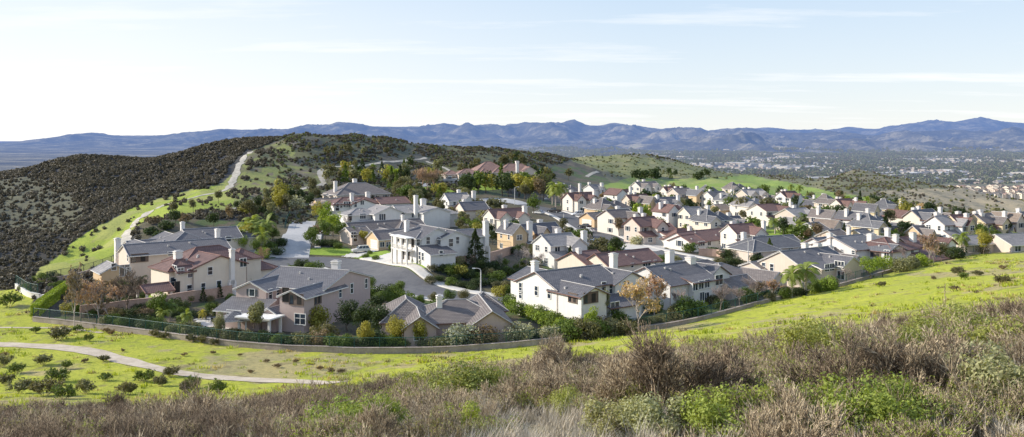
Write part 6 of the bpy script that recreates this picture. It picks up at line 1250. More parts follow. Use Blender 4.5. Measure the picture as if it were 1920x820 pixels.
def car(px, py, yaw, paint, kind, label, name='parked_car', dmin=150, cat='car'):
    p = hit(px, py, 0, dmin); p.z += .12; r = thing(name, p, R(yaw), label=label, cat=cat, group='vehicles parked in the tract'); L, W, Hh = {'suv': (4.7, 1.85, 1.75), 'car': (4.5, 1.8, 1.42), 'van': (5.2, 1.95, 2.0), 'truck': (5.5, 2.0, 1.85)}[kind]
    x0, x1 = -L/2, L/2; hb = .95 if kind != 'car' else .82; zc = .35
    prof = [(x0, zc), (x0, hb-.02), (x0+.1, hb+.03), (x1-1.25, hb+.02), (x1-.25, hb-.12), (x1, hb-.3), (x1, zc)]
    b = MB(); cols = []
    for s, k in ((-1, .94), (-1, 1), (1, 1), (1, .94)): pass
    def ring(y, inset): return [(x+(inset if x < 0 else -inset)*(1 if z > zc+.01 else .5), y, z-(inset*.5 if z > .6 else 0)) for x, z in prof]
    rs = [ring(-W/2+.0, .10), ring(-W/2+.08, 0), ring(W/2-.08, 0), ring(W/2, .10)]
    for a, c in zip(rs[:-1], rs[1:]):
        for i in range(len(prof)):
            j = (i+1) % len(prof); b.face([a[i], c[i], c[j], a[j]], paint)
    b.face(rs[0], paint); b.face(rs[-1][::-1], paint)
    cab = {'suv': (x0+.1, x0+.45, x1-2.0, x1-1.25), 'car': (x0+.5, x0+1.1, x1-2.1, x1-1.2), 'van': (x0+.05, x0+.25, x1-1.5, x1-.7), 'truck': (-.5, -.35, x1-2.1, x1-1.35)}[kind]
    a0, a1, a2, a3 = cab; w0 = W/2-.06; w1 = W/2-.26; h0 = hb; h1 = Hh-.06
    low = [(a0, -w0, h0), (a3, -w0, h0), (a3, w0, h0), (a0, w0, h0)]; hi = [(a1, -w1, h1), (a2, -w1, h1), (a2, w1, h1), (a1, w1, h1)]
    for i in range(4): b.face([low[i], low[(i+1) % 4], hi[(i+1) % 4], hi[i]], paint)
    b.face(hi, paint); b.box(a1, -w1, h1-.01, a2, w1, h1+.06, paint)
    if kind == 'truck': b.box(x0+.05, -W/2+.06, hb, a0-.05, -W/2+.14, hb+.18, paint); b.box(x0+.05, W/2-.14, hb, a0-.05, W/2-.06, hb+.18, paint)
    b.obj('body', r)
    g = MB(); lo = [Vector(v) for v in low]; hh = [Vector(v) for v in hi]; ce = (sum(lo, Vector())+sum(hh, Vector()))/8
    for i in range(4):
        A, B_, C, D = lo[i], lo[(i+1) % 4], hh[(i+1) % 4], hh[i]; n = (B_-A).cross(D-A).normalized(); n = n if n.dot((A+C)/2-ce) > 0 else -n
        def q(u, v): return (A*(1-u)+B_*u)*(1-v)+(D*(1-u)+C*u)*v+n*.012
        for u0, u1 in (((.05, .36), (.4, .66), (.7, .95)) if i % 2 == 0 else ((.06, .94),)): g.face([q(u0, .12), q(u1, .12), q(u1, .88), q(u0, .88)], M_CG)
    g.obj('window_glass', r)
    for sx in (x0+.85, x1-.9):
        for sy in (-1, 1):
            w = mkobj('wheel', None, r, (sx, sy*(W/2-.12), .33)); t = MB(); t.tube([(0, -.11, 0), (0, .11, 0)], .34, M_TYRE, 16); t.obj('tyre', w); rm_ = MB(); rm_.tube([(0, -.125, 0), (0, .125, 0)], .2, M_RIM, 10); rm_.obj('rim', w)
    for sy in (-1, 1):
        h = MB(); h.box(x1-.12, sy*(W/2-.4)-.16, .56, x1+.02, sy*(W/2-.4)+.16, .70, M_HL); h.obj('headlight', r)
        t = MB(); t.box(x0-.02, sy*(W/2-.22)-.1, .7, x0+.08, sy*(W/2-.22)+.1, .95, M_TL); t.obj('tail_light', r)
PW = carpaint('white', (.72, .72, .72)); PS = carpaint('champagne', (.55, .53, .48)); PB = carpaint('black', (.02, .02, .022)); PG = carpaint('grey', (.12, .13, .15))
car(676, 474, 205, PS, 'suv', 'champagne suv parked nose out on the driveway by the tan garage')
car(1102, 436, 140, PW, 'car', 'white car parked at the kerb of the diagonal street, nearest of the white ones')
car(1096, 428, 140, PB, 'car', 'black car parked directly behind the white kerbside car')
car(1039, 399, 140, PB, 'truck', 'black pickup parked at the top of the diagonal street', 'pickup_truck', cat='pickup')
car(1083, 405, 200, PW, 'suv', 'white suv on a driveway beside the small tan garage gable')
car(1031, 376, 190, PW, 'van', 'white van parked at the cul-de-sac near the tall palms', 'parked_van', cat='van')
car(868, 342, 190, PW, 'van', 'white camper van parked beside the mansion', 'camper_van', cat='van')
car(1010, 402, 150, PW, 'car', 'white car in the driveway right of the red-brown roofed house')
car(1497, 427, 190, PW, 'suv', 'white suv parked behind the broad grey bungalow')
car(1519, 440, 160, PG, 'car', 'dark grey car parked right of the lawn by the broad grey bungalow')
car(1553, 447, 150, PB, 'car', 'black car parked beside the golden bushes')
def boat():
    p = hit(843, 343, 0, 300); r = thing('boat', p, R(15), label='white motorboat on a trailer parked left of the camper van', cat='boat'); m = MB(); W = PW; st = [(-3.2, 1.1, .8, 1.9), (0, 1.2, .6, 1.9), (2.2, .9, .7, 2.0), (3.6, .05, 1.5, 2.2)]
    for a, b in zip(st[:-1], st[1:]):
        for s in (-1, 1):
            m.face([(a[0], 0, a[2]), (b[0], 0, b[2]), (b[0], s*b[1], b[3]), (a[0], s*a[1], a[3])][::s], W)
        m.face([(a[0], -a[1], a[3]), (b[0], -b[1], b[3]), (b[0], b[1], b[3]), (a[0], a[1], a[3])], W)
    m.face([(-3.2, -1.1, 1.9), (-3.2, 1.1, 1.9), (-3.2, 0, .8)], W); m.obj('hull', r)
    c = MB(); c.box(-1.2, -.8, 1.9, .8, .8, 2.9, PG); c.box(-1.4, -.9, 2.9, 1.0, .9, 3.0, W); c.obj('cabin', r)
    t = MB(); t.box(-3, -.9, .45, 4.6, -.8, .6, M_BLK); t.box(-3, .8, .45, 4.6, .9, .6, M_BLK); t.box(-1.5, -1.1, .4, -1.3, 1.1, .5, M_BLK); t.obj('trailer', r)
    for s in (-1, 1): w = MB(); w.tube([(-1.4, s*1.1-.1, .35), (-1.4, s*1.1+.1, .35)], .35, M_TYRE, 14); w.obj('wheel', r)
boat()
def openroof(px, py, w, d, h, yaw, peak, matr, label, name, cat, matp=None, dmin=80):
    p = hit(px, py, 0, dmin); r = thing(name, p, R(yaw), label=label, cat=cat); mp_ = matp or WM('white')
    for x in (-w/2+.2, w/2-.2):
        for y in (-d/2+.2, d/2-.2): m = MB(); m.box(x-.12, y-.12, -.5, x+.12, y+.12, h, mp_); m.obj('post', r)
    m = MB()
    if peak:
        A = [(-w/2-.3, -d/2-.3, h), (w/2+.3, -d/2-.3, h), (w/2+.3, d/2+.3, h), (-w/2-.3, d/2+.3, h)]; T = (0, 0, h+peak)
        roof_surf(m, [[A[i], A[(i+1) % 4], T] for i in range(4)], matr, M_TRIM, .1)
    else:
        m.box(-w/2-.2, -d/2-.2, h, w/2+.2, d/2+.2, h+.3, matr)
        for i in range(8): m.box(-w/2+.1+i*(w-.2)/7-.05, -d/2-.5, h+.3, -w/2+.1+i*(w-.2)/7+.05, d/2+.5, h+.42, matr)
    m.obj('roof', r)
openroof(440, 622, 3.6, 3.4, 2.0, 20, 1.3, RM('grey'), 'small gazebo with grey pyramid roof beside the stone patio', 'gazebo', 'gazebo')
openroof(789, 424, 4.5, 3.5, 3.4, 33, 0, WM('white'), 'white garden pergola with arched posts right of the long white house', 'pergola', 'pergola', dmin=150)
def tableset(px, py, label):
    p = hit(px, py, 0, 80); r = thing('patio_table', p, .3, label=label, cat='table'); m = MB(); m.tube([(0, 0, .7), (0, 0, .76)], .8, M_BLK, 14); m.obj('tabletop', r)
    for k in range(4): m = MB(); a = k*pi/2+.4; m.tube([(cos(a)*.5, sin(a)*.5, 0), (cos(a)*.5, sin(a)*.5, .7)], .04, M_BLK, 5); m.obj('leg', r)
    for k in range(4):
        a = k*pi/2; c = thing('patio_chair', (p.x+cos(a)*1.3, p.y+sin(a)*1.3, Hs(p.x+cos(a)*1.3, p.y+sin(a)*1.3)+.03), a+pi/2, label='dark metal patio chair at the round table on the stone patio', cat='chair', group='patio chairs round the dark table')
        s = MB(); s.box(-.25, -.25, .42, .25, .25, .47, M_BLK); s.obj('seat', c); s = MB(); s.box(-.25, -.27, .47, .25, -.23, 1.0, M_BLK); s.obj('backrest', c)
        for sx in (-.22, .22):
            for sy in (-.22, .22): l = MB(); l.box(sx-.02, sy-.02, 0, sx+.02, sy+.02, .42, M_BLK); l.obj('leg', c)
tableset(404, 604, 'round dark metal patio table left of the pink stucco house')
def bin_(): 
    p = hit(584, 436, 0, 150); r = thing('wheeled_bin', p, .4, label='blue wheeled bin at the right edge of the pale side street', cat='bin'); m = MB(); B_ = plain('blue_plastic', (.03, .09, .32), .5); m.box(-.35, -.35, .1, .35, .35, 1.1, B_); m.obj('body', r); m = MB(); m.box(-.38, -.4, 1.1, .38, .38, 1.18, B_); m.obj('lid', r)
    for s in (-1, 1): w = MB(); w.tube([(s*.33-.04, .3, .12), (s*.33+.04, .3, .12)], .13, M_TYRE, 10); w.obj('wheel', r)
bin_()
# ------------------------------------------------------------------ scattered growth (node instances: nobody could count it)
def stuff(name, pts, rz, sc, idx, meshes, label, cat):
    me = bpy.data.meshes.new(name); me.from_pydata([tuple(p) for p in pts], [], [])
    for an, ty, dat in (('rz', 'FLOAT', rz), ('sc', 'FLOAT', sc), ('pk', 'INT', idx)):
        a = me.attributes.new(an, ty, 'POINT'); a.data.foreach_set('value', np.asarray(dat, np.float32 if ty == 'FLOAT' else np.int32))
    src = bpy.data.collections.new(name+'_sources')
    for i, m in enumerate(meshes): src.objects.link(bpy.data.objects.new('%s_source_%02d' % (name, i), m))
    ng = bpy.data.node_groups.new(name+'_scatter', 'GeometryNodeTree')
    ng.interface.new_socket('Geometry', in_out='INPUT', socket_type='NodeSocketGeometry'); ng.interface.new_socket('Geometry', in_out='OUTPUT', socket_type='NodeSocketGeometry')
    gi = ng.nodes.new('NodeGroupInput'); go = ng.nodes.new('NodeGroupOutput'); iop = ng.nodes.new('GeometryNodeInstanceOnPoints'); ci = ng.nodes.new('GeometryNodeCollectionInfo')
    ci.inputs['Collection'].default_value = src; ci.inputs['Separate Children'].default_value = True; ci.inputs['Reset Children'].default_value = True; iop.inputs['Pick Instance'].default_value = True
    def na(n, t): x = ng.nodes.new('GeometryNodeInputNamedAttribute'); x.data_type = t; x.inputs[0].default_value = n; return [o for o in x.outputs if o.enabled][0]
    cx = ng.nodes.new('ShaderNodeCombineXYZ'); ng.links.new(na('rz', 'FLOAT'), cx.inputs[2]); ng.links.new(cx.outputs[0], iop.inputs['Rotation'])
    ng.links.new(na('sc', 'FLOAT'), iop.inputs['Scale']); ng.links.new(na('pk', 'INT'), iop.inputs['Instance Index']); ng.links.new(ci.outputs[0], iop.inputs['Instance'])
    ng.links.new(gi.outputs[0], iop.inputs['Points']); ng.links.new(iop.outputs[0], go.inputs[0])
    o = mkobj(name, me); md = o.modifiers.new('scatter', 'NODES'); md.node_group = ng; tag(o, label, cat, None, 'stuff'); return o
def stem_shrub(seed, h, stems, depth, mat, r0=.016, thin=.006, spread=.45, name='m', kids=3, trunk=.3):
    V, Fc, t = branchmesh(seed, h, depth, mat, r0, spread=spread, trunk=trunk, kids=kids, thin=thin, stems=stems); return V, Fc, t
rg = np.random.RandomState(77)
def dry(seed, h, stems, mat, leaf=None, nl=0, **k):
    V, Fc, t = stem_shrub(seed, h, stems, 3, mat, **k); mats = [mat]; mi = np.zeros(len(Fc), int)
    if leaf:
        r2 = np.random.RandomState(seed); tt = t[t[:, 2] > h*.35]; c = tt[r2.choice(len(tt), nl)]; V2, F2 = leafcloud(r2, c, np.full(nl, .03), nl, .034, elong=1.3)
        F2 = F2+len(V); 
        V = np.concatenate([V, V2]); Fc = np.concatenate([Fc, F2]); mi = np.concatenate([mi, np.ones(len(F2), int)]); mats.append(leaf)
    return npmesh('dry_shrub', V, Fc, mats, mi)
M_TWD = twigmat('dark_twigs', (.10, .075, .055), (.46, .37, .27))
LFG = leafmat('leaf_brush_green', (.27, .34, .07)); LFD = leafmat('leaf_brush_dusky', (.24, .25, .10))
DRY = [dry(1, 1.25, 8, M_TWIG), dry(2, 1.0, 8, M_TWIG, spread=.35), dry(3, 1.35, 7, M_TWD, spread=.55), dry(4, 1.1, 14, M_TWIG, LFD, 1800), dry(5, .95, 13, M_TWIG, LFG, 2600), dry(6, 1.15, 16, M_TWIG2, spread=.25, kids=2)]
def strawclump(seed, n=90, h=.7):
    r2 = np.random.RandomState(seed); V = []; Fc = []; k = 0
    for i in range(n):
        a = r2.rand()*6.28; l = .1+.5*r2.rand(); b = np.array([r2.normal()*.12, r2.normal()*.12, -.05]); hh = h*(.5+.7*r2.rand()); m = b+np.array([cos(a)*l*.3, sin(a)*l*.3, hh*.6]); t = b+np.array([cos(a)*l, sin(a)*l, hh]); s = np.array([-sin(a), cos(a), 0])*.004
        V += [b-s, b+s, m+s, m-s, t]; Fc += [[k, k+1, k+2, k+3], [k+3, k+2, k+4, k+4]]; k += 5
    Fc = np.array([f for f in Fc]); me = bpy.data.meshes.new('straw'); me.from_pydata([tuple(v) for v in V], [], [tuple(f) if f[2] != f[3] else tuple(f[:3]) for f in Fc.tolist()]); me.materials.append(M_TWIG2); return me
DRY += [strawclump(31), strawclump(32, 120, .55), dry(41, 1.75, 7, M_TWIG, r0=.03, thin=.0075, spread=.6), dry(42, 1.5, 7, M_TWD, r0=.03, thin=.0075, spread=.55), dry(43, 1.6, 7, M_TWIG, LFG, 2200, r0=.03, thin=.007, spread=.6)]
GRASSM = []
n = 7000; yy = np.sqrt(rg.rand(n))*47+5.5; xx = (rg.rand(n)*2-1)*(yy*.72+3); zz = HL(xx, yy); px_, py_ = pix(xx, yy, zz)
lim = 44-10*sst(900, 1900, px_)*0+3*fbm(xx/6, yy/6, 2, 9); keep = (yy < lim)
den = .45+.6*fbm(xx/3.5, yy/3.5, 3, 41)+.5; keep &= rg.rand(n) < np.clip(den, .15, 1)
bare = pip(px_+fbm(xx, yy, 2, 3)*40, py_, [(930, 792), (1080, 788), (1260, 792), (1330, 806), (1330, 1000), (880, 1000)]); keep &= ~bare
keep &= ~((yy < 8) & (np.abs(xx) < 30) & (rg.rand(n) < .5)); keep &= yy > 10
xx, yy, zz = xx[keep], yy[keep], zz[keep]; m = len(xx)
patchn = fbm(xx/5, yy/5, 3, 55); r_ = rg.rand(m)
idx = np.where(r_ < .24, 0, np.where(r_ < .42, 1, np.where(r_ < .54, 2, np.where(r_ < .78, 3, np.where(r_ < .9, 5, 6)))))
idx = np.where((patchn > .02) & (rg.rand(m) < .7), 4, idx); idx = np.where((patchn < -.3) & (rg.rand(m) < .5), 7, idx)
big = (yy > 15) & (rg.rand(m) < .12+.06*sst(700, 1500, px_[keep])); idx = np.where(big, rg.choice([8, 9, 10], m), idx)
leftd = xx < -.15*yy; idx = np.where(leftd & (rg.rand(m) < .35), 2, idx)
frt = px_[keep]
stuff('dry_brush', np.stack([xx, yy, zz], 1), rg.rand(m)*6.28, (.55+.4*rg.rand(m))*(1+.3*fbm(xx/8, yy/8, 2, 15))*(.85+.15*sst(14, 30, yy))*(.95+.15*sst(700, 1500, frt)), idx, DRY, 'dense grey-brown dry brush covering the slope in the foreground', 'brush')
# straw and weeds on the bare patch
n = 900; yy = 12+rg.rand(n)*9; xx = (rg.rand(n)*2-1)*yy*.62; stuff('dry_grass', np.stack([xx, yy, HL(xx, yy)], 1), rg.rand(n)*6.28, .35+.5*rg.rand(n), rg.randint(0, 2, n), [DRY[6], DRY[7]], 'tufts of dry straw on the bare soil at the bottom edge', 'grass')
# leafy green bushes of the foreground, one by one
def leafy(seed, size, col, n=5200, ls=.05):
    n = int(n*1.7); ls = ls*.66
    r2 = np.random.RandomState(seed); k = 22; a = r2.rand(k)*6.28; r = .62*r2.rand(k)**.5; cen = np.stack([np.cos(a)*r, np.sin(a)*r, .2+.62*r2.rand(k)*(1-r*.6)], 1); rad = .14+.16*r2.rand(k)
    V, Fc = leafcloud(r2, cen, rad, n, ls, up=.6, elong=1.4, shell=.3); V2, F2, _ = branchmesh(seed, .8, 2, M_TWD, .012, spread=.5, thin=.004, stems=9, kids=3)
    me = npmesh('foliage', V, Fc, [col]); me2 = npmesh('stems', V2, F2, [M_TWD]); return me, me2
LG1 = leafmat('leaf_bush_bright', (.24, .30, .06)); LG2 = leafmat('leaf_bush_mid', (.25, .28, .075)); LG3 = leafmat('leaf_bush_grey', (.31, .32, .17))
BIG = 1
LFY = [leafy(61, 1, LG1), leafy(62, 1, LG2, 4200), leafy(63, 1, LG2, 3600), leafy(64, 1, LG3, 4200, .06), leafy(65, 1, LG1, 3200)]
FGB = [(1, 870, 775, 1.5), (2, 800, 762, 1.3), (1, 930, 768, 1.3), (0, 655, 822, .9), (4, 700, 818, .8), (0, 868, 826, .75), (0, 1012, 748, .75), (4, 1035, 742, .6), (1, 580, 790, .9), (4, 520, 815, .6), (1, 1060, 776, .7), (2, 1110, 745, .9), (3, 1150, 818, .7), (0, 1365, 824, .9), (4, 1410, 812, .8), (2, 1520, 700, 1.6), (1, 1545, 690, 1.5), (2, 1640, 720, 1.2), (2, 1780, 668, 1.6), (1, 1810, 672, 1.5), (0, 1600, 826, 1.15), (4, 1660, 815, 1.0), (0, 1570, 832, .9), (1, 1690, 800, .8), (3, 1880, 780, 1.1), (3, 1850, 730, 1.0), (1, 1700, 700, 1.3), (2, 1350, 700, 1.1), (1, 1395, 690, 1.2), (2, 440, 790, .8), (4, 330, 800, .5), (2, 300, 812, .6), (4, 1170, 745, .5), (1, 1250, 720, .8), (2, 720, 735, 1.0), (1, 760, 722, 1.2), (3, 1240, 826, .7), (2, 40, 800, .8), (1, 1480, 745, .9), (1, 1900, 690, 1.3), (2, 1330, 650, 1.2)]
for k, px, py, s in FGB:
    pz = hit(px, min(py+15, 830), 0, 5)
    if py > 815: d = pz.y-(py-815)*.03; pz = Vector(((px-CX)/F*d, d, Hs((px-CX)/F*d, d)))
    o = thing('leafy_bush', pz, rnd.random()*6.28, s*1.2, cat='bush'); a, b = LFY[k]; mkobj('foliage', a, o); mkobj('stems', b, o); PL.append(dict(o=o, kind='fg_'+('bright' if k in (0, 4) else 'mid' if k in (1, 2) else 'grey'), h=s, p=pz, label=None, px=px, py=py, fg=True))
# bare gnarled shrubs standing out of the brush
def bareshrub(px, py, h, seed, stems, mat, label, r0=.03, spread=.6, depth=4, d=None):
    h = h*1.15
    p = hit(px, py, 0, 5); V, Fc, t = branchmesh(seed, h, depth, mat, r0, spread=spread, trunk=.32, kids=3, thin=.006, stems=stems); o = mkobj('bare_shrub', npmesh('bare_shrub', V, Fc, [mat]), None, p, rnd.random()*6); tag(o, label, 'shrub')
bareshrub(1262, 790, 1.75, 5, 6, M_TWD, 'largest wide bare shrub with dark forked stems, in the brush at bottom centre right', .035, .55)
bareshrub(1200, 780, 1.2, 6, 5, M_TWIG, 'smaller grey bare shrub just left of the largest wide one', .02)
bareshrub(1040, 735, 1.9, 7, 8, M_TWIG, 'tall wispy bare shrub rising against the fence, bottom centre', .02, .4)
bareshrub(1000, 745, 1.5, 17, 7, M_TWIG, 'wispy bare shrub left of the tall one at bottom centre', .02, .4)
bareshrub(368, 790, 2.0, 8, 1, M_TWD, 'crooked dark dead shrub standing above the brush at left', .05, .6, 3)
bareshrub(190, 812, 1.3, 9, 2, M_TWD, 'dark forked bare shrub in the lower left brush', .04, .6)
bareshrub(78, 800, 1.1, 10, 2, M_TWD, 'small dark bare shrub at the lower left edge', .03, .6)
bareshrub(1720, 780, 1.6, 11, 5, M_TWIG, 'pale bare shrub with curving stems at lower right', .025)
bareshrub(1620, 790, 1.5, 12, 5, M_TWD, 'dark stemmed bare shrub at lower right, left of the pale one', .03)
bareshrub(870, 730, 1.5, 13, 6, M_TWIG, 'grey bare shrub at the upper edge of the brush, centre', .02, .45)
bareshrub(1590, 680, 1.6, 14, 7, M_TWIG, 'dense grey bare shrub below the green slope at right', .02, .5)
bareshrub(1900, 660, 1.7, 15, 7, M_TWD, 'dusky bare shrub at the right edge under the slope', .02, .5)
def stalk(px, py, h, label):
    p = hit(px, py, 0, 5); r = thing('dry_stalk', p, 0, label=label, cat='stalk'); m = MB(); m.tube([(0, 0, -.1), (.01, 0, h*.5), (-.01, .01, h)], [.016, .012, .006], M_TWD, 5); m.obj('stem', r)
    s = MB(); rn = random.Random(int(px)); 
    for i in range(26):
        z = h*(.72+.28*i/26); a = rn.random()*6.28; l = .05*(1.3-i/26); s.tube([(0, 0, z), (cos(a)*l, sin(a)*l, z+.02)], [.006, .014], M_TWIG, 4)
    s.obj('seed_head', r)
stalk(586, 745, 1.75, 'thin dark dry flower stalk standing in front of the grass, left of centre'); stalk(1495, 672, 1.7, 'dry flower stalk against the green slope, the shorter right-hand one'); stalk(1772, 660, 2.6, 'tallest dry flower stalk, against the green slope near the right edge'); stalk(553, 748, .9, 'short dry stalk just left of the thin dark one')
# chaparral
def lowshrub(seed, col, n=150, r=1.1, s=.42):
    r2 = np.random.RandomState(seed); k = 5; a = r2.rand(k)*6.28; q = r*.5*r2.rand(k)**.5; cen = np.stack([np.cos(a)*q, np.sin(a)*q, .45+.4*r2.rand(k)], 1); V, Fc = leafcloud(r2, cen, np.full(k, r*.55), n, s, up=.4); return npmesh('low_shrub', V, Fc, [LM(col) if isinstance(col, str) else col])
CH1 = leafmat('leaf_chaparral', (.095, .085, .06), .3, .1); CH2 = leafmat('leaf_chaparral_grey', (.14, .125, .10), .3, .1); CH3 = leafmat('leaf_chaparral_green', (.13, .15, .055), .3, .15)
CHS = [lowshrub(1, CH1), lowshrub(2, CH1), lowshrub(3, CH2), lowshrub(4, CH3), lowshrub(5, CH2, 120, .8)]
def scat(n, y0, y1, seed, xr=(-.75, .75)):
    r2 = np.random.RandomState(seed); y = np.sqrt(r2.rand(n)*(y1*y1-y0*y0)+y0*y0); x = (xr[0]+(xr[1]-xr[0])*r2.rand(n))*y; z = HL(x, y); return x, y, z, zones(x, y, z), r2
x, y, z, Z, r2 = scat(110000, 165, 660, 5, (-.8, .4))
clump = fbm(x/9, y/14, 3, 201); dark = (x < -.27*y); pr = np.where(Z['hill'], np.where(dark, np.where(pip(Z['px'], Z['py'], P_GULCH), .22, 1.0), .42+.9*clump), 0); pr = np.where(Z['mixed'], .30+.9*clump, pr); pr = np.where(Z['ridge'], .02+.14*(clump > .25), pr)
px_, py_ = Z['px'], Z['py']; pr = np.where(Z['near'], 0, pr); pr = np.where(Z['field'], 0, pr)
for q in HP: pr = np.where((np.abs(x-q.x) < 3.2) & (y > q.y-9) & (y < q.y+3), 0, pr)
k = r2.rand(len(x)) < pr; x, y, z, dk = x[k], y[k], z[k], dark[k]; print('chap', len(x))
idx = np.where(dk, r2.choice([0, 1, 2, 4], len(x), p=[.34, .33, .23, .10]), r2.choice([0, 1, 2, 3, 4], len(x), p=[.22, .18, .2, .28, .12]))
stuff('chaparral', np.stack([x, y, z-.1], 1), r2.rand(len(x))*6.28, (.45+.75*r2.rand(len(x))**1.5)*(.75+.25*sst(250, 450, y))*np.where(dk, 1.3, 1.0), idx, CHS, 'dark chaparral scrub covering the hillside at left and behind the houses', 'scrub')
x, y, z, Z, r2 = scat(36000, 420, 1150, 6, (.04, .75))
clump = fbm(x/12, y/20, 3, 203); pr = np.where(Z['olive'], .22+.3*clump, np.where(Z['field'], .0, np.where(Z['tan'], .12+.4*clump, np.where(Z['right'], .5+.5*clump, 0))))
for P in [(H_['c'].x, H_['c'].y) for H_ in HOUSES if H_['d'] > 380]: pr = np.where((x-P[0])**2+(y-P[1])**2 < 18**2, 0, pr)
k = (r2.rand(len(x)) < pr) & (Z['py'] < np.interp(Z['px'], [1000, 1160, 1250, 1480, 1640, 1780, 1920], [332, 332, 336, 345, 378, 408, 412])); x, y, z = x[k], y[k], z[k]; print('chap2', len(x))
stuff('chaparral', np.stack([x, y, z-.1], 1), r2.rand(len(x))*6.28, (.6+.9*r2.rand(len(x))**2)*np.where(Z['olive'][k], .7, 1), np.where(Z['olive'][k], 5, r2.choice([2, 3, 4, 5], len(x))), CHS+[lowshrub(6, leafmat('leaf_olive_scrub', (.19, .20, .09), .2, .1))], 'olive-grey scrub on the open slopes beyond the houses at right', 'scrub')
# grass tufts and small weeds on the near meadow
def tuft(seed, col, n=26):
    r2 = np.random.RandomState(seed); p = r2.normal(size=(n, 3))*np.array([.28, .28, 0]); a = r2.rand(n)*6.28; h = .12+.22*r2.rand(n); s = .05; d = np.stack([np.cos(a), np.sin(a), 0*a], 1); t = p+d*(.1+.1*r2.rand(n))[:, None]; t[:, 2] = h; sd = np.stack([-np.sin(a), np.cos(a), 0*a], 1)*s
    V = np.stack([p-sd, p+sd, t+sd*.3, t-sd*.3], 1).reshape(-1, 3); return npmesh('tuft', V, np.arange(4*n).reshape(n, 4), [LM(col) if isinstance(col, str) else col])
TG = [tuft(1, leafmat('grass_bright', (.36, .42, .05))), tuft(2, leafmat('grass_straw', (.42, .37, .18))), tuft(3, leafmat('grass_deep', (.27, .34, .04))), tuft(4, leafmat('weed_brown', (.16, .13, .08)))]
x, y, z, Z, r2 = scat(60000, 48, 235, 8, (-.66, .72)); cl = fbm(x/6, y/9, 3, 301)
trail = np.zeros(len(x), bool)
for q in TRAILP: trail |= (np.abs(x-q.x) < 2.2) & (np.abs(y-q.y) < 2.2)
k = Z['near'] & (r2.rand(len(x)) < .05+.35*cl) & ~trail; x, y, z, cl = x[k], y[k], z[k], cl[k]; print('tufts', len(x))
idx = np.where(cl > .2, r2.choice([1, 3, 0], len(x), p=[.4, .15, .45]), r2.choice([0, 2, 3], len(x), p=[.55, .4, .05]))
stuff('grass', np.stack([x, y, z], 1), r2.rand(len(x))*6.28, .6+1.0*r2.rand(len(x))**2, idx, TG, 'short bright winter grass with weeds on the slope below the fence', 'grass')
# ------------------------------------------------------------------ the town in the valley
def hzm(name, col, col2=None, spec=.1):
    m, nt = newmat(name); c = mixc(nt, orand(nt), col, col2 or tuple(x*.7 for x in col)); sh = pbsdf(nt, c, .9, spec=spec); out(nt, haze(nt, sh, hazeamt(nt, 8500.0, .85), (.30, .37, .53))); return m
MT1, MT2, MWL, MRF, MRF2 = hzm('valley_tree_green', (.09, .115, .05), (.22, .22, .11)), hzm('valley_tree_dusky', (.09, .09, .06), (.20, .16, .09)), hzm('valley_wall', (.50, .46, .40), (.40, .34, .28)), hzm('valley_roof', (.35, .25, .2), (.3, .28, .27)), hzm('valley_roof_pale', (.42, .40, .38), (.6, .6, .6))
def blob(seed, mat, h=9, w=7):
    r2 = np.random.RandomState(seed); cen = np.array([[0, 0, h*.5], [w*.2, 0, h*.4], [-w*.15, w*.2, h*.6]]); V, Fc = leafcloud(r2, cen, np.array([w*.42, w*.3, w*.3]), 46, 3.2); return npmesh('valley_tree', V, Fc, [mat])
def bldg(w, d, h, rf, flat=False):
    m = MB(); m.box(-w/2, -d/2, -3, w/2, d/2, h, MWL)
    if flat: m.box(-w/2-.3, -d/2-.3, h, w/2+.3, d/2+.3, h+.6, rf)
    else:
        for s in (-1, 1): m.face([(-w/2-.5, s*(d/2+.6), h-.2), (w/2+.5, s*(d/2+.6), h-.2), (w/2+.5, 0, h+d*.22), (-w/2-.5, 0, h+d*.22)][::s], rf)
        for s in (-1, 1): m.face([(s*w/2, -d/2, h), (s*w/2, d/2, h), (s*w/2, 0, h+d*.22-.1)], MWL)
    return m.mesh('valley_house')
fd = FY[:, 0]; fu = np.linspace(-1500, 3400, 1250)
def farz(px, d):
    ri = np.interp(d, fd, np.arange(len(fd))); ci = (px+1500)/4900*1249; r = np.clip(ri.astype(int), 0, len(fd)-2); c = np.clip(ci.astype(int), 0, 1248); a = ri-r; b = ci-c
    return (FZ[r, c]*(1-a)+FZ[r+1, c]*a)*(1-b)+(FZ[r, np.minimum(c+1, 1249)]*(1-a)+FZ[r+1, np.minimum(c+1, 1249)]*a)*b
def town(n, seed, d0, d1, px0, px1, thr):
    r2 = np.random.RandomState(seed); d = d0+(d1-d0)*r2.rand(n)**1.1; px = px0+(px1-px0)*r2.rand(n); z = farz(px, d); z2 = farz(px, d*1.01); sl = np.abs(z2-z)/(d*.01); x = (px-CX)/F*d
    k = (sl < .10) & (z < -55) & (fbm(x/260, d/300, 3, seed)+.25 > thr*r2.rand(n)); return x[k], d[k], z[k], r2
x, y, z, r2 = town(90000, 5, 1400, 9500, 850, 2150, .8); print('town trees', len(x))
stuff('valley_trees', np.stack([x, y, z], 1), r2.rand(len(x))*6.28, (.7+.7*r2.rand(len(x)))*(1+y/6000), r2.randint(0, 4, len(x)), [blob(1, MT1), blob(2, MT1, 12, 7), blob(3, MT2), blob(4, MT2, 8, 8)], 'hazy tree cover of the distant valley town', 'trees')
x, y, z, r2 = town(13000, 6, 1500, 9000, 900, 2150, .6); print('town bldg', len(x))
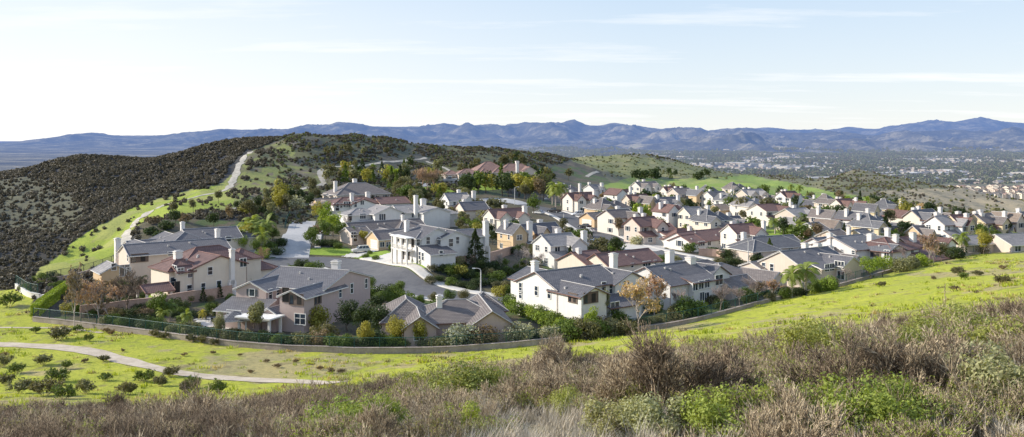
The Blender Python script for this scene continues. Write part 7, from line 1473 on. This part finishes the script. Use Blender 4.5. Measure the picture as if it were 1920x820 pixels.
stuff('valley_town', np.stack([x, y, z], 1), r2.choice([.4, .6, 1.97, 2.2, .5], len(x)), (.8+.6*r2.rand(len(x))), r2.choice(5, len(x), p=[.34, .28, .2, .12, .06]), [bldg(16, 10, 6, MRF), bldg(13, 9, 5, MRF), bldg(18, 11, 6, MRF2), bldg(45, 24, 7, MRF2, True), bldg(80, 30, 8, MRF2, True)], 'pale houses and sheds of the distant valley town', 'town')
# long apartment block, white sheds and the far second estate stand out one by one
def faraway(px, d): z = float(farz(np.array([float(px)]), np.array([float(d)]))[0]); return Vector(((px-CX)/F*d, d, z))
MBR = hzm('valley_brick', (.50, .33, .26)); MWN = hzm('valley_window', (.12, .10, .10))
def block(px, d, w, dp, h, rz, mw, mr, label, wings=0, name='apartment_block'):
    p = faraway(px, d); r = thing(name, p, R(rz), label=label, cat='building'); m = MB(); m.box(-w/2, -dp/2, -8, w/2, dp/2, h, mw)
    for i in range(wings): x = -w/2+(i+.5)*w/wings; m.box(x-w/wings*.28, -dp/2-5, -8, x+w/wings*.28, -dp/2, h*.92+(i % 2)*1.5, mw)
    m.obj('wall', r); f = MB()
    f.box(-w/2-.8, -dp/2-.8, h, w/2+.8, dp/2+.8, h+1.2, mr)
    for i in range(wings): x = -w/2+(i+.5)*w/wings; f.box(x-w/wings*.3, -dp/2-5.5, h*.92+(i % 2)*1.5, x+w/wings*.3, -dp/2+2, h*.92+(i % 2)*1.5+1.0, mr)
    f.obj('roof', r)
    for i in range(min(16, int(w/9))):
        q = MB(); x = -w/2+(i+.5)*w/int(min(16, int(w/9)))
        yy_ = -dp/2-5.02 if wings and any(abs(x-(-w/2+(k_+.5)*w/wings)) < w/wings*.28 for k_ in range(wings)) else -dp/2-.02
        for fl in range(max(1, int(h/3.4))): q.box(x-1.6, yy_-.1, 1.2+fl*3.3, x+1.6, yy_, 2.9+fl*3.3, MWN)
        q.obj('window_column', r)
block(1688, 1560, 75, 22, 13, 8, MBR, MRF2, 'long reddish apartment block beyond the bare knoll, left one of the pair', 7)
block(1753, 1600, 60, 20, 13, -6, MBR, MRF2, 'long reddish apartment block beyond the bare knoll, right one of the pair', 6)
block(1690, 2500, 120, 40, 9, 4, MWL, MRF2, 'long white flat roofed warehouse in the valley above the reddish blocks', 0, 'warehouse')
block(1560, 2300, 90, 30, 8, 10, MWL, MRF2, 'white flat roofed shed in the valley left of the warehouse', 0, 'warehouse')
block(1880, 1900, 70, 30, 9, 5, MWL, MRF2, 'pale broad building on the low rise near the right edge', 0, 'large_building')
def smallhouse(px, py, i):
    p = hit(px, py, 0, 850); w = 14+4*((i*7) % 5)/4; m = MB(); mw = [MWL, WM('cream'), WM('sand')][i % 3]; mr = [RM('tan'), RM('rose'), RM('taupe')][(i*5) % 3]
    m.box(-w/2, -4.5, -3, w/2, 4.5, 5, mw); m2 = MB(); roof(m2, -w/2, -4.5, w/2, 4.5, 5, 'gx', 2, mr, M_TRIM, M_CAP); roof(m2, -w*.4, -6.5, -w*.05, 2, 4.8, 'gy', 1.6, mr, M_TRIM, M_CAP); m.box(-w*.4+.2, -6.3, -3, -w*.05-.2, -4.4, 4.8, mw)
    m.face([(-w*.4+.2, -6.3, 4.8), (-w*.05-.2, -6.3, 4.8), (-w*.225, -6.3, 6.2)], mw); m.face([(-w/2, 4.5, 5), (-w/2, -4.5, 5), (-w/2, 0, 6.9)], mw)
    for k_ in range(3): m.box(-w*.02+k_*w*.16, -4.55, 3.2, -w*.02+k_*w*.16+1.2, -4.49, 4.5, M_GLASS); m.box(-w/2-.06, -2.5+k_*2.2, 3.2, -w/2-.001, -1.4+k_*2.2, 4.4, M_GLASS)
    r = thing('estate_house', p, R(30+((i*37) % 9)-4)); m.obj('wall', r); m2.obj('roof', r); r['group'] = 'houses of the far estate'; r['category'] = 'house'; return r
SE = []
rn2 = random.Random(8)
for row, (y0, x0_, x1_, n_) in enumerate([(372, 1665, 1920, 17), (364, 1720, 1930, 14), (357, 1780, 1935, 9)]):
    for i in range(n_):
        px = x0_+(x1_-x0_)*(i+.5)/n_+rn2.uniform(-4, 4); SE.append((row, px, smallhouse(px, y0-(px-1790)*.02*(1-row*.3)+rn2.uniform(-2, 2), len(SE))))
ORD = ['first', 'second', 'third', 'fourth', 'fifth', 'sixth', 'seventh', 'eighth', 'ninth', 'tenth', 'eleventh', 'twelfth', 'thirteenth', 'fourteenth', 'fifteenth', 'sixteenth', 'seventeenth', 'eighteenth', 'nineteenth', 'twentieth']
for row in range(3):
    q = sorted([s for s in SE if s[0] == row], key=lambda s: s[1]); rw = ['front', 'middle', 'back'][row]
    for i, s in enumerate(q): s[2]['label'] = 'small tiled roof house, %s from the left in the %s row of the far estate' % (ORD[i], rw)
# ------------------------------------------------------------------ labels of the plants
ANCH = [(h['px'], h['py'], h['short']) for h in HOUSES if h['short']]+[(1060, 345, 'the three chimney beige house'), (1160, 350, 'the left end of the green field'), (1300, 332, 'the far green field'), (1100, 432, 'the white kerbside car'), (1040, 392, 'the black pickup'), (1190, 440, 'the diagonal street driveways'), (1340, 395, 'the large cream hip roofed house'),
 (1440, 385, 'the shaded balcony house'), (1500, 430, 'the lawn with parked cars'), (1630, 405, 'the large yellow-cream house'), (1605, 432, 'the yellow garage gable'), (1730, 395, 'the long grey roof in the last row'), (1780, 435, 'the blue-grey gabled house'), (1850, 415, 'the yellow garden house'), (1560, 385, 'the third row balcony house'), (1250, 375, 'the small palms'), (1210, 410, 'the maroon roofed beige house'), (1030, 420, 'the dark slate roofed tan house'),
 (960, 393, 'the red-brown roofed house'), (880, 378, 'the cream house below the knoll'), (650, 325, 'the curve of the hill path'), (730, 345, 'the planted hillside'), (800, 345, 'the mansion drive'), (590, 290, 'the hilltop'), (470, 385, 'the path at the foot of the hill'), (330, 395, 'the rutted ridge track'), (570, 440, 'the pale side street'), (480, 450, 'the palm grove'), (840, 520, 'the dark street bank'), (980, 480, 'the brown bank wall'), (90, 540, 'the white corner wall'), (180, 590, 'the pinkish garden wall'), (320, 600, 'the banana palms'), (1740, 480, 'the rust coloured fence tree'), (1400, 480, 'the lower bend street lamp'), (1640, 500, 'the leafy fence trees'),
 (1100, 610, 'the white house garden'), (1350, 570, 'the bare pink trees'), (1500, 550, 'the two fence palms'), (1820, 475, 'the dry garden at right')]
KW = {'round': 'round', 'tall': 'slender', 'small': 'small', 'shrub': 'bushy', 'column': 'columnar', 'conifer': 'pointed', 'palm': 'feathery', 'fan': 'low arching', 'bare': 'leafless', 'sparse': 'thinly leaved', 'fruit': 'bare', 'golden': 'broad leafless golden', 'wild': 'wild', 'fg': 'leafy'}
CWD = {'green': 'green', 'dark': 'dark green', 'olive': 'olive green', 'grey': 'silvery', 'yellow': 'yellow-green', 'orange': 'orange', 'lime': 'bright green', 'brown': 'brownish', 'rust': 'rust coloured', 'gold': 'golden', 'dusky': 'dusky green', 'palm': 'green', 'pink': 'pinkish', 'pale': 'pale', 'bright': 'bright green', 'mid': 'mid green'}
SZ = lambda p: p['h']
grp = {}
for p in PL:
    sh, c = p['kind'].split('_'); cat = p['o']['category']
    if p.get('fg'): zone = 'in the dry brush at bottom '+('left' if p['px'] < 640 else 'centre' if p['px'] < 1280 else 'right'); base = '%s leafy bush %s' % (CWD[c], zone); pl = 'bushes'
    elif p.get('grass'):
        zone = 'on the open grass '+('by the fence wall' if p['py'] < 655 and p['px'] < 700 else 'below the dirt trail' if p['py'] > 672 and p['px'] < 460 else 'on the right slope' if p['px'] > 1400 else 'above the dirt trail'); base = 'low %s wild bush %s' % (CWD[c], zone); pl = 'bushes'
    else:
        b = min(ANCH, key=lambda a: (a[0]-p['px'])**2+((a[1]-p['py'])*2)**2); dx = p['px']-b[0]; dy = p['py']-b[1]
        rel = ('right of' if dx > 0 else 'left of') if abs(dx) > abs(dy)*1.2 else ('in front of' if dy > 0 else 'behind'); cc = '' if sh == 'golden' else CWD[c]+' '
        base = '%s %s%s %s %s' % (KW[sh], cc, cat if cat != 'palm' else 'palm', rel, b[2])
    grp.setdefault(base, []).append(p)
for base, L in grp.items():
    L.sort(key=lambda p: p['px'])
    for i, p in enumerate(L):
        if len(L) == 1: s = base
        elif len(L) == 2: s = base+(', left one of two' if i == 0 else ', right one of two')
        elif i == 0: s = base+', leftmost'
        elif i == len(L)-1: s = base+', rightmost'
        elif i < 20: s = base+', %s from left' % ORD[i]
        else: s = base+', %s from right' % ORD[len(L)-1-i]
        w = s.split()
        if len(w) > 16: s = ' '.join(s.replace(' the ', ' ').split()[:16])
        p['o']['label'] = s
    if len(L) > 1:
        for p in L: p['o']['group'] = (L[0]['o']['category']+'s '+' '.join(base.split()[2:]))[:70]
